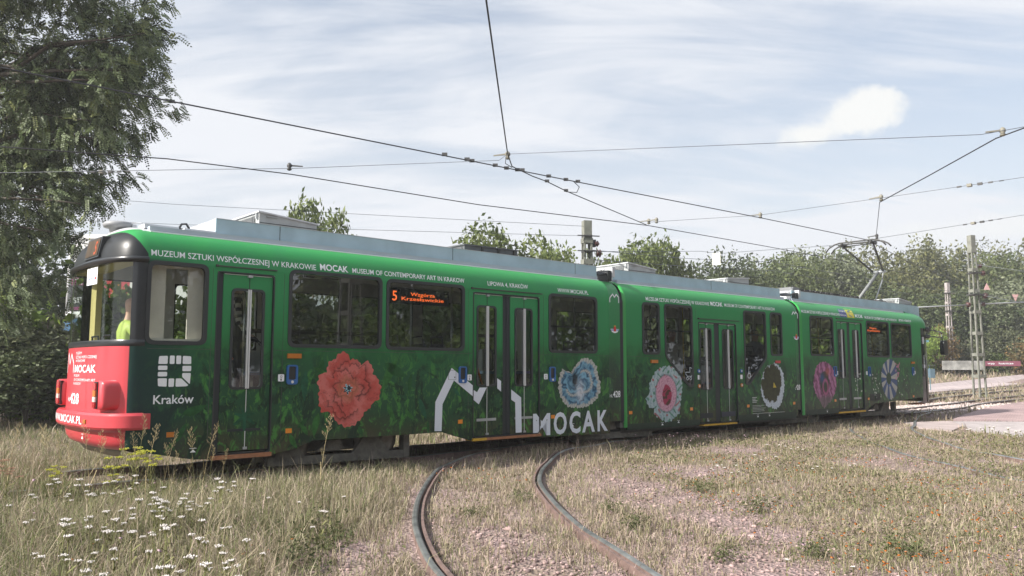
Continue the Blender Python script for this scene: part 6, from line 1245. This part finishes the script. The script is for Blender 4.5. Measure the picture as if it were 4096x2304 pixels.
def near_grass():
    rnd = np.random.default_rng(11); N = 860000; Y = 3.0 + 17.6 * rnd.uniform(0, 1, N) ** 1.25; X = rnd.uniform(-1, 1, N) * (.86 * Y + 1.6)
    # gather into tufts
    nt = 32000; ty = 3.0 + 17.6 * rnd.uniform(0, 1, nt) ** 1.15; tx = rnd.uniform(-1, 1, nt) * (.86 * ty + 1.6); q = rnd.uniform(0, 1, N) < .62; j = rnd.integers(0, nt, N); X = np.where(q, tx[j] + rnd.normal(0, .035, N), X); Y = np.where(q, ty[j] + rnd.normal(0, .035, N), Y)
    f = tram_y(X, Y); rd = rail_dist(X, Y); b = bareness(X, Y)
    left = smooth01((-.75 - X) / 1.0); right = smooth01((X - 1.3) / .9); mid = 1 - np.maximum(left, right); patch = vnoise(X, Y, 1.7, .6) * .6 + vnoise(X, Y, 4.1, 2) * .4
    dens = (left * 1.0 + right * .96 + mid * .68) * np.clip(.35 + 1.1 * patch, 0, 1) * (1 - .94 * b) * np.clip(1.35 - Y / 26, .3, 1); sg = X * math.sin(TH[0]) + Y * math.cos(TH[0]); body = (sg > 2.4) & (sg < 25.5); dens *= np.where((f < -.15) & (f > -2.4) & body, .30, 1)
    rdl = np.where(rd < .075, 0, np.where(rd < .11, .45, 1)); dens *= rdl
    for P in PATHS: dens[in_poly(X, Y, P)] = 0
    dens *= np.where(np.abs(X) > .70 * Y + .5, .45, 1)
    keep = rnd.uniform(0, 1, N) < dens; keep &= ~((f < -.1) & (f > -2.3) & body & (rnd.uniform(0, 1, N) < .55)); body = body[keep]; X, Y, f, left, right, mid, patch = (v[keep] for v in (X, Y, f, left, right, mid, patch)); n = len(X)
    h = left * rnd.gamma(5, .040, n) * (.52 + .48 * smooth01((f - .5) / 1.6)) + mid * rnd.gamma(3, .022, n) + right * rnd.gamma(2.5, .020, n); h *= .7 + .6 * patch; edge = np.exp(-((f - .5) / .7) ** 2); h *= 1 + .7 * edge * (right + mid) * (Y > 11); h = np.clip(h, .025, .62); h = np.where((f < -.05) & (f > -2.4) & body, np.minimum(h, .16), h); h = np.where((f < .3) & ~body, np.maximum(h, rnd.gamma(5, .042, n)), h)
    w = (.0034 + .0016 * rnd.uniform(0, 1, n)) * (1 + .05 * Y)
    g = vnoise(X, Y, 2.3, 4); pr = np.stack([.30 + .25 * g, .26 + .3 * (1 - g), .14 + .62 * left * (1 - .6 * g) + .34 * right * (1 - g), .12 + .22 * right * g + .16 * mid, .2 + .1 * mid, .06 + .05 * g], 1)
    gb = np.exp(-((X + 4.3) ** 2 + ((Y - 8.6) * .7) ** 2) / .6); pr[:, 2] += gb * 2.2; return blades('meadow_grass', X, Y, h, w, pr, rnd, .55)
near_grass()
def ground_cover():      # small creeping leaves between the blades
    rnd = np.random.default_rng(15); N = 150000; Y = 3.6 + 13 * rnd.uniform(0, 1, N) ** 1.2; X = rnd.uniform(-1, 1, N) * (.70 * Y + .5); b = bareness(X, Y); rd = rail_dist(X, Y); f = tram_y(X, Y)
    right = smooth01((X - 1.2) / .8); left = smooth01((-1.0 - X) / .8); p = (.75 * right + .45 * left + .22) * np.clip(vnoise(X, Y, 2.6, 3) * 1.5 - .15, 0, 1) * (1 - b); k = (rnd.uniform(0, 1, N) < p) & (rd > .1) & (f > .1); X, Y = X[k], Y[k]; n = len(X)
    P = np.stack([X, Y, hgt(X, Y) + rnd.uniform(.01, .075, n)], 1); V = leaf_quads(P, .009 + .0009 * Y, rnd, .9, .5); c = np.array([(.17, .175, .085), (.13, .15, .06), (.24, .215, .12), (.30, .24, .17)])[rnd.integers(0, 4, n)] * rnd.uniform(.75, 1.25, n)[:, None]
    o = link('ground_cover', quads('ground_cover', V, GRASSM, np.clip(c, 0, 1))); tag(o, kind='stuff')
ground_cover()
def far_grass():
    rnd = np.random.default_rng(12); N = 150000; X = rnd.uniform(-16, 46, N); Y = 15 + 55 * rnd.uniform(0, 1, N) ** 1.1; f = tram_y(X, Y); s = X * math.sin(TH[2]) + Y * math.cos(TH[2])
    vis = (np.abs(X) < .72 * Y + 1) & ((f < -2.2) | (X > 10)); vis &= ~((f > -3.2) & (f < -.6) & (s > 25) & (s < 36))
    for P in PATHS: vis &= ~in_poly(X, Y, P)
    vis &= rnd.uniform(0, 1, N) < np.clip(.25 + vnoise(X, Y, .8, 1), 0, 1); X, Y, f = X[vis], Y[vis], f[vis]; n = len(X); bank = smooth01((Y - 44) / 14)
    h = rnd.gamma(4, .035, n) * (1 + 1.2 * bank); h = np.where((f < -2) & (X < 9), h * 1.3, h); w = .012 + .010 * rnd.uniform(0, 1, n) + Y * .0004; g = vnoise(X, Y, .9, 4); lush = (X < 9) & (f < -2)
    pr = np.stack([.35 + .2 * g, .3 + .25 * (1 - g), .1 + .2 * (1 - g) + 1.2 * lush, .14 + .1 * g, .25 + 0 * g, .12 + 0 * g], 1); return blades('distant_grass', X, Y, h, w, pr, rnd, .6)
far_grass()
def stones(name, x, y, r, cols, seed, z=None):
    rnd = np.random.default_rng(seed); t = (1 + 5 ** .5) / 2; I = np.array([(-1, t, 0), (1, t, 0), (-1, -t, 0), (1, -t, 0), (0, -1, t), (0, 1, t), (0, -1, -t), (0, 1, -t), (t, 0, -1), (t, 0, 1), (-t, 0, -1), (-t, 0, 1)]) / 1.9
    Fc = np.array([(0, 11, 5), (0, 5, 1), (0, 1, 7), (0, 7, 10), (0, 10, 11), (1, 5, 9), (5, 11, 4), (11, 10, 2), (10, 7, 6), (7, 1, 8), (3, 9, 4), (3, 4, 2), (3, 2, 6), (3, 6, 8), (3, 8, 9), (4, 9, 5), (2, 4, 11), (6, 2, 10), (8, 6, 7), (9, 8, 1)])
    n = len(x); sc = r[:, None] * rnd.uniform(.6, 1.3, (n, 3)) * np.array([1, 1, .65]); a = rnd.uniform(0, 6.28, n); V = I[None] * rnd.uniform(.75, 1.25, (n, 12, 1)) * sc[:, None]; ca, sa = np.cos(a)[:, None], np.sin(a)[:, None]
    V = np.stack([V[..., 0] * ca - V[..., 1] * sa + x[:, None], V[..., 0] * sa + V[..., 1] * ca + y[:, None], V[..., 2] + (hgt(x, y) if z is None else z)[:, None] + r[:, None] * .2], -1); F = (Fc[None] + (np.arange(n) * 12)[:, None, None]).reshape(-1)
    C = np.asarray(cols)[rnd.integers(0, len(cols), n)] * rnd.uniform(.7, 1.2, n)[:, None]; o = link(name, fastmesh(name, V.reshape(-1, 3), F, np.arange(0, len(F), 3), STONE, np.clip(np.repeat(C, 12, 0), 0, 1))); tag(o, kind='stuff'); return o
STONE = attr_mat('stone', .9, 0, .2)
rnd = np.random.default_rng(21); N = 100000; Y = 3.6 + 11 * rnd.uniform(0, 1, N) ** 1.2; X = rnd.uniform(-1, 1, N) * (.70 * Y + .5); b = bareness(X, Y); rd = rail_dist(X, Y); midz = ((X > -1.6) & (X < 1.6)); k = (rnd.uniform(0, 1, N) < np.clip(b * .55 + .10 * midz + .02, 0, 1)) & (rd > .12) & (tram_y(X, Y) > -.2); X, Y = X[k], Y[k]
stones('gravel', X, Y, rnd.gamma(2.0, .0034, len(X)) + .003, [(.37, .265, .25), (.28, .20, .19), (.42, .31, .295), (.19, .14, .135), (.33, .245, .23)], 3)
N = 5200; ss = rnd.uniform(24.5, 36.0, N); yy = rnd.uniform(.35, 2.9, N) + (ss - 26) * .05 + rnd.normal(0, .1, N); th = TH[2]; X = math.sin(th) * ss - math.cos(th) * (DD[2] + yy); Y = math.cos(th) * ss + math.sin(th) * (DD[2] + yy); k = rnd.uniform(0, 1, N) < np.clip((35.5 - ss) / 5, .05, 1); X, Y = X[k], Y[k]
stones('ballast', X, Y, rnd.uniform(.03, .065, len(X)), [(.52, .43, .40), (.44, .37, .34), (.58, .50, .47)], 4)

def small_plant(build_parts, spots, name, label, cat, group):
    protos = build_parts
    for i, (x, y, s, rz) in enumerate(spots):
        o = empty(name, (x, y, Z(x, y)), label, cat, group, rz); o.scale = (s, s, s)
        for nm, me in protos[i % len(protos)]:
            q = link(nm, me, o)
            if nm == 'flower_head' and name != 'yarrow': q['kind'] = 'stuff'
def mesh_of(mb, m):
    me = bpy.data.meshes.new('part'); me.from_pydata(mb.v, [], mb.f); me.materials.append(m); me.update(); return me
YWHITE = mat('yarrow_white', (.66, .62, .59), .8, var=.08, scale=60); STEMG = mat('stem_green', (.17, .17, .06), .8); STRAW = mat('straw', (.42, .34, .18), .8, var=.2, scale=20)
def yarrow(seed):
    r = random.Random(seed); st_ = MB(); hd = MB(); hx, hy = r.uniform(-.04, .04), r.uniform(-.04, .04); h = .34
    st_.tube([(0, 0, 0), (hx * .4, hy * .4, h * .55), (hx, hy, h - .02)], .0028, 4)
    for i in range(16):
        a = i * 2.4; q = .0062 * math.sqrt(i) * r.uniform(.7, 1.3); x, y, z = hx + q * math.cos(a), hy + q * math.sin(a), h + r.uniform(-.006, .004) - q * .12; st_.tube([(hx, hy, h - .035), (x, y, z)], .001, 3); n = 6; rr = r.uniform(.0036, .006)
        hd.add([(x + rr * math.cos(t * 1.047), y + rr * math.sin(t * 1.047), z) for t in range(6)] + [(x, y, z + .006)] + [(x, y, z - .007)], [(t, (t + 1) % 6, 6) for t in range(6)] + [((t + 1) % 6, t, 7) for t in range(6)])
    for z in (.08, .15, .22): a = r.uniform(0, 6.28); st_.bar((0, 0, z), (.05 * math.cos(a), .05 * math.sin(a), z + .03), .012, .001)
    return [('stem', mesh_of(st_, STEMG)), ('flower_head', mesh_of(hd, YWHITE))]
YP = [yarrow(i) for i in range(5)]; spots = []
for cx, cy in [(-2.67, 7.43), (-2.55, 7.34), (-3.83, 7.34), (-3.9, 7.34), (-2.77, 6.61), (-2.61, 6.54), (-2.76, 6.2), (-2.8, 6.14), (-2.64, 6.14), (-2.78, 5.57), (-2.75, 5.84), (-2.83, 5.84), (-2.22, 5.37), (-2.26, 5.3), (-2.37, 5.3), (-2.65, 5.01), (-2.42, 4.85), (-2.41, 4.77), (-1.66, 4.59), (-1.6, 4.3), (-1.67, 4.23), (-1.65, 4.06), (-1.61, 4.16), (-2.09, 4.01), (-1.79, 3.98), (-2.63, 6.54), (-3.69, 7.52), (-3.28, 5.84), (-2.97, 5.23), (-2.67, 7.08), (-3.47, 7.25), (-2.37, 5.79), (-2.85, 6.54)]:
    for i in range(random.randint(2, 5)): spots.append((cx + random.gauss(0, .12), cy + random.gauss(0, .17), random.uniform(.75, 1.2), random.uniform(0, 6.28)))
for i in range(36): spots.append((random.uniform(-4.2, -1.4), random.uniform(4.3, 7.6), random.uniform(.7, 1.05), random.uniform(0, 6.28)))
small_plant(YP, spots, 'yarrow', 'white flat-topped yarrow flower in the tall grass at lower left', 'flower', 'yarrow in the tall grass')
spots = [(a + random.gauss(0, .15), b + random.gauss(0, .15), random.uniform(.5, .75), random.uniform(0, 6)) for a, b in [(2.56, 9.86), (2.47, 9.46), (4.18, 12.03), (4.18, 9.86), (3.35, 9.59), (2.5, 9.6), (1.94, 4.99), (4.0, 11.9), (3.2, 10.5)] for q in range(3)]
small_plant(YP, spots, 'yarrow', 'low white yarrow flower in the weeds right of the curved track', 'flower', 'yarrow in the weeds')
spots = [(a + random.gauss(0, .3), b + random.gauss(0, .18), random.uniform(.8, 1.1), random.uniform(0, 6)) for a, b in [(8.45, 13.93), (8.42, 14.06), (8.9, 14.3), (8.2, 13.9)] for q in range(5)]
small_plant(YP, spots, 'yarrow', 'white yarrow flower beside the asphalt path at right', 'flower', 'yarrow by the path')
def tall_grass(seed):
    r = random.Random(seed); st_ = MB(); hd = MB(); lx, ly = r.uniform(-.18, .18), r.uniform(-.06, .06); P = [(lx * t * t, ly * t * t, t) for t in (0, .3, .6, .85, 1)]; st_.tube(P, .0028, 4, .0012)
    for i in range(3): a = r.uniform(0, 6.28); z = .08 + .14 * i; st_.bar((lx * z * z, ly * z * z, z), (lx * z * z + .12 * math.cos(a), .12 * math.sin(a), z + .2), .006, .001)
    for i in range(26):
        t = .72 + .28 * i / 26; a = r.uniform(0, 6.28); l = .05 * (1.25 - t) * 2.2 * r.uniform(.4, 1) + .008; p = Vector((lx * t * t, ly * t * t, t)); e = p + Vector((l * math.cos(a), l * math.sin(a), l * 1.1)); hd.tube([p, e], .0011, 3); hd.lathe([(.0006, -.010), (.0032, -.002), (.0006, .011)], tuple(e), 4)
    return [('stem', mesh_of(st_, STEMG if seed % 2 else STRAW)), ('seed_head', mesh_of(hd, STRAW))]
TGP = [tall_grass(i) for i in range(6)]
small_plant(TGP, [(x, 8.25 + random.uniform(-.15, .15), max(.4, h) * 1.02, random.uniform(-.5, .5)) for x, h in [(-5.18, .79), (-4.75, .79), (-4.56, .55), (-4.1, .72), (-4.21, .82), (-3.73, .87), (-3.68, .77), (-3.92, .72), (-3.18, .79), (-3.21, .74), (-3.49, .58), (-3.08, .58), (-2.94, .56), (-4.6, .73), (-3.56, .71), (-4.68, .78), (-3.8, .69), (-3.42, .51), (-3.27, .46), (-4.4, .6), (-4.3, .66), (-4.15, .55), (-4.5, .5), (-3.9, .5)]], 'tall_grass_stem', 'tall flowering grass stem in front of the red end of the tram', 'grass', 'tall grass stems by the red end')
small_plant(TGP, [(-2.05, 8.7, .86, .2), (-2.0, 8.8, .5, .9)], 'tall_grass_stem', 'tall green grass stem before the bogie of the front car', 'grass', 'tall grass stems by the front bogie')
def umbel(seed, m, h, n=7, spread=.12):
    r = random.Random(seed); st_ = MB(); hd = MB(); st_.tube([(0, 0, 0), (.01, 0, h * .5), (.0, .01, h * .8)], .005, 5)
    for b in range(n):
        a = b * 2.4; q = spread * math.sqrt((b + .5) / n); e = Vector((q * math.cos(a), q * math.sin(a), h * r.uniform(.72, 1.05))); st_.tube([(0, 0, h * r.uniform(.3, .62)), (e.x * .7, e.y * .7, e.z - .06), e], .003, 4)
        for i in range(22): t = i * 2.4; w = .0095 * math.sqrt(i); c = e + Vector((w * math.cos(t), w * math.sin(t), r.uniform(-.008, .012))); hd.lathe([(.001, -.006), (.0075, 0), (.001, .007)], tuple(c), 5)
    for i in range(6): a = r.uniform(0, 6.28); z = h * r.uniform(.15, .6); st_.bar((0, 0, z), (.13 * math.cos(a), .13 * math.sin(a), z + .05), .028, .001, (0, 0, 1), .004, .001)
    return [('stem', mesh_of(st_, STEMG)), ('flower_head', mesh_of(hd, m))]
YG = mat('yellow_green_flowers', (.42, .42, .04), .8, var=.2, scale=40); DRYU = mat('dry_umbel', (.34, .21, .14), .9, var=.2, scale=40)
YU = [umbel(i, YG, .52) for i in range(3)]; DU = [umbel(9 + i, DRYU, .5, 6, .14) for i in range(2)]
small_plant(YU, [(-3.88, 8.35, 1.05, 0), (-4.05, 8.30, .9, 1), (-3.68, 8.3, .95, 2), (-4.62, 8.25, .75, 3), (-4.0, 8.15, .6, 1.5)], 'yellow_wildflower', 'yellow green flowering plant growing against the red end of the tram', 'plant', 'yellow wildflowers by the tram')
small_plant(DU, [(-5.1, 8.0, .95, 0), (-4.9, 7.9, .8, 1), (-5.2, 7.9, .85, 2)], 'dry_umbel_plant', 'dry brown umbel plant at the left edge of the meadow', 'plant', 'dry umbels at left')
# small bushy weeds
def weed(seed, c1, c2, n=420, s=.016):
    B = [(0, 0, .10, .13, .9), (.09, .03, .08, .10, .8), (-.08, -.04, .09, .10, .8), (.0, .1, .08, .1, .8)]; return [('foliage', crown_mesh('foliage', B, n, s, c1, c2, seed, None, 5, GRASSM, .4))]
WD = [weed(i, (.055, .075, .028), (.15, .16, .07)) for i in range(3)]
small_plant(WD, [(-1.45, 5.6, 1.15, 0), (-1.35, 6.3, 1.0, 1), (-1.6, 6.9, 1.2, 2), (-1.25, 5.2, .8, 4), (-1.75, 6.3, 1.0, 3)], 'leafy_weed', 'low leafy weed growing left of the curved track', 'plant', 'weeds left of the track')
small_plant(WD, [(1.05, 6.9, .8, 0), (.95, 7.7, .7, 1), (1.55, 5.9, .7, 2), (2.35, 7.9, .8, 3), (2.1, 9.0, .8, 1), (2.9, 6.1, 1.0, 4), (2.2, 6.0, .8, 4.4), (.1, 8.4, .7, 1), (-.35, 7.6, .6, 2), (3.4, 5.0, .9, 1)], 'leafy_weed', 'low leafy weed growing right of or between the curved rails', 'plant', 'weeds around the rails')
def blossoms(name, X, Y, H, c, r, seed):
    rnd = np.random.default_rng(seed); n = len(X); k = 6; a = np.arange(k) * 2 * np.pi / k; Zb = hgt(X, Y); hd = np.zeros((n, k + 1, 3)); tilt = rnd.normal(0, .3, (n, 2))
    hd[:, :k, 0] = X[:, None] + r[:, None] * np.cos(a); hd[:, :k, 1] = Y[:, None] + r[:, None] * np.sin(a); hd[:, :k, 2] = (Zb + H)[:, None] + r[:, None] * (np.cos(a)[None] * tilt[:, :1] + np.sin(a)[None] * tilt[:, 1:]); hd[:, k] = np.stack([X, Y, Zb + H - r * .6], 1)
    o = np.arange(n)[:, None] * (k + 4); tri = np.array([[i, (i + 1) % k, k] for i in range(k)]); top = np.arange(k)[::-1]
    stv = np.stack([np.stack([X - .0015, Y, Zb], 1), np.stack([X + .0015, Y, Zb], 1), np.stack([X, Y, Zb + H], 1)], 1); V = np.concatenate([hd, stv], 1).reshape(-1, 3)
    L1 = np.concatenate([np.concatenate([tri.ravel()[None] + o, top[None] + o], 1), np.array([[k + 1, k + 2, k + 3]]) + o], 1); per = L1.shape[1]; s1 = np.concatenate([np.arange(0, 3 * k, 3), [3 * k], [4 * k]]); S = (np.arange(n)[:, None] * per + s1[None]).ravel()
    C = np.repeat(np.asarray(c)[None] * rnd.uniform(.8, 1.15, n)[:, None], k + 4, 0).reshape(n, k + 4, 3); C[:, k + 1:] = (.15, .16, .05); o2 = link(name, fastmesh(name, V, L1.ravel(), S, GRASSM, np.clip(C.reshape(-1, 3), 0, 1))); tag(o2, kind='stuff')
cl = np.array([(2.93, 11.2), (3.13, 11.38), (3.58, 11.74), (2.17, 9.12), (3.41, 9.48), (3.59, 9.36), (3.15, 7.58), (3.62, 6.72), (3.14, 6.06), (4.02, 6.84), (2.69, 6.01), (2.67, 5.43), (2.31, 5.35), (2.09, 7.46), (2.02, 7.95), (4.75, 11.2), (4.72, 9.12), (4.98, 8.9), (4.38, 8.03), (4.35, 8.12), (4.34, 6.91), (3.4, 5.51), (2.54, 5.09), (2.57, 4.89)]); rnd = np.random.default_rng(31)
P = np.concatenate([cl[rnd.integers(0, len(cl), 330)] + rnd.normal(0, .28, (330, 2)), np.stack([rnd.uniform(1.8, 6.0, 170), rnd.uniform(4.6, 12, 170)], 1), np.stack([rnd.normal(-.25, .35, 26), rnd.normal(9.5, .45, 26)], 1), np.stack([rnd.uniform(-3.5, -1.4, 24), rnd.uniform(4.6, 7, 24)], 1)])
blossoms('orange_wildflowers', P[:, 0], P[:, 1], rnd.uniform(.08, .17, len(P)), (.56, .19, .045), rnd.uniform(.008, .014, len(P)), 5)
P = np.concatenate([np.stack([rnd.normal(2.9, .5, 60), rnd.normal(13.2, .5, 60)], 1), np.stack([rnd.uniform(-4.6, -2, 22), rnd.uniform(5, 8, 22)], 1), np.stack([rnd.uniform(2, 5, 24), rnd.uniform(4.5, 9, 24)], 1)])
blossoms('pink_clover', P[:, 0], P[:, 1], rnd.uniform(.15, .32, len(P)), (.55, .38, .44), rnd.uniform(.009, .015, len(P)), 6)

# ------------------------------------------------------------------ scattering volume added over the whole place to lift the blacks
def added_haze(density):
    o = MB().box(-275, 275, -175, 335, -1.2, 17.5).build('added_haze', bpy.data.materials.new('black_lift_haze')); tag(o, kind='stuff')
    mt = o.data.materials[0]; mt.use_nodes = True; N = mt.node_tree.nodes; L = mt.node_tree.links; N.clear()
    out = N.new('ShaderNodeOutputMaterial'); v = N.new('ShaderNodeVolumePrincipled'); v.inputs['Density'].default_value = density; v.inputs['Color'].default_value = (.93, .95, .97, 1); v.inputs['Anisotropy'].default_value = .2
    L.new(v.outputs[0], out.inputs['Volume'])
added_haze(.0014)
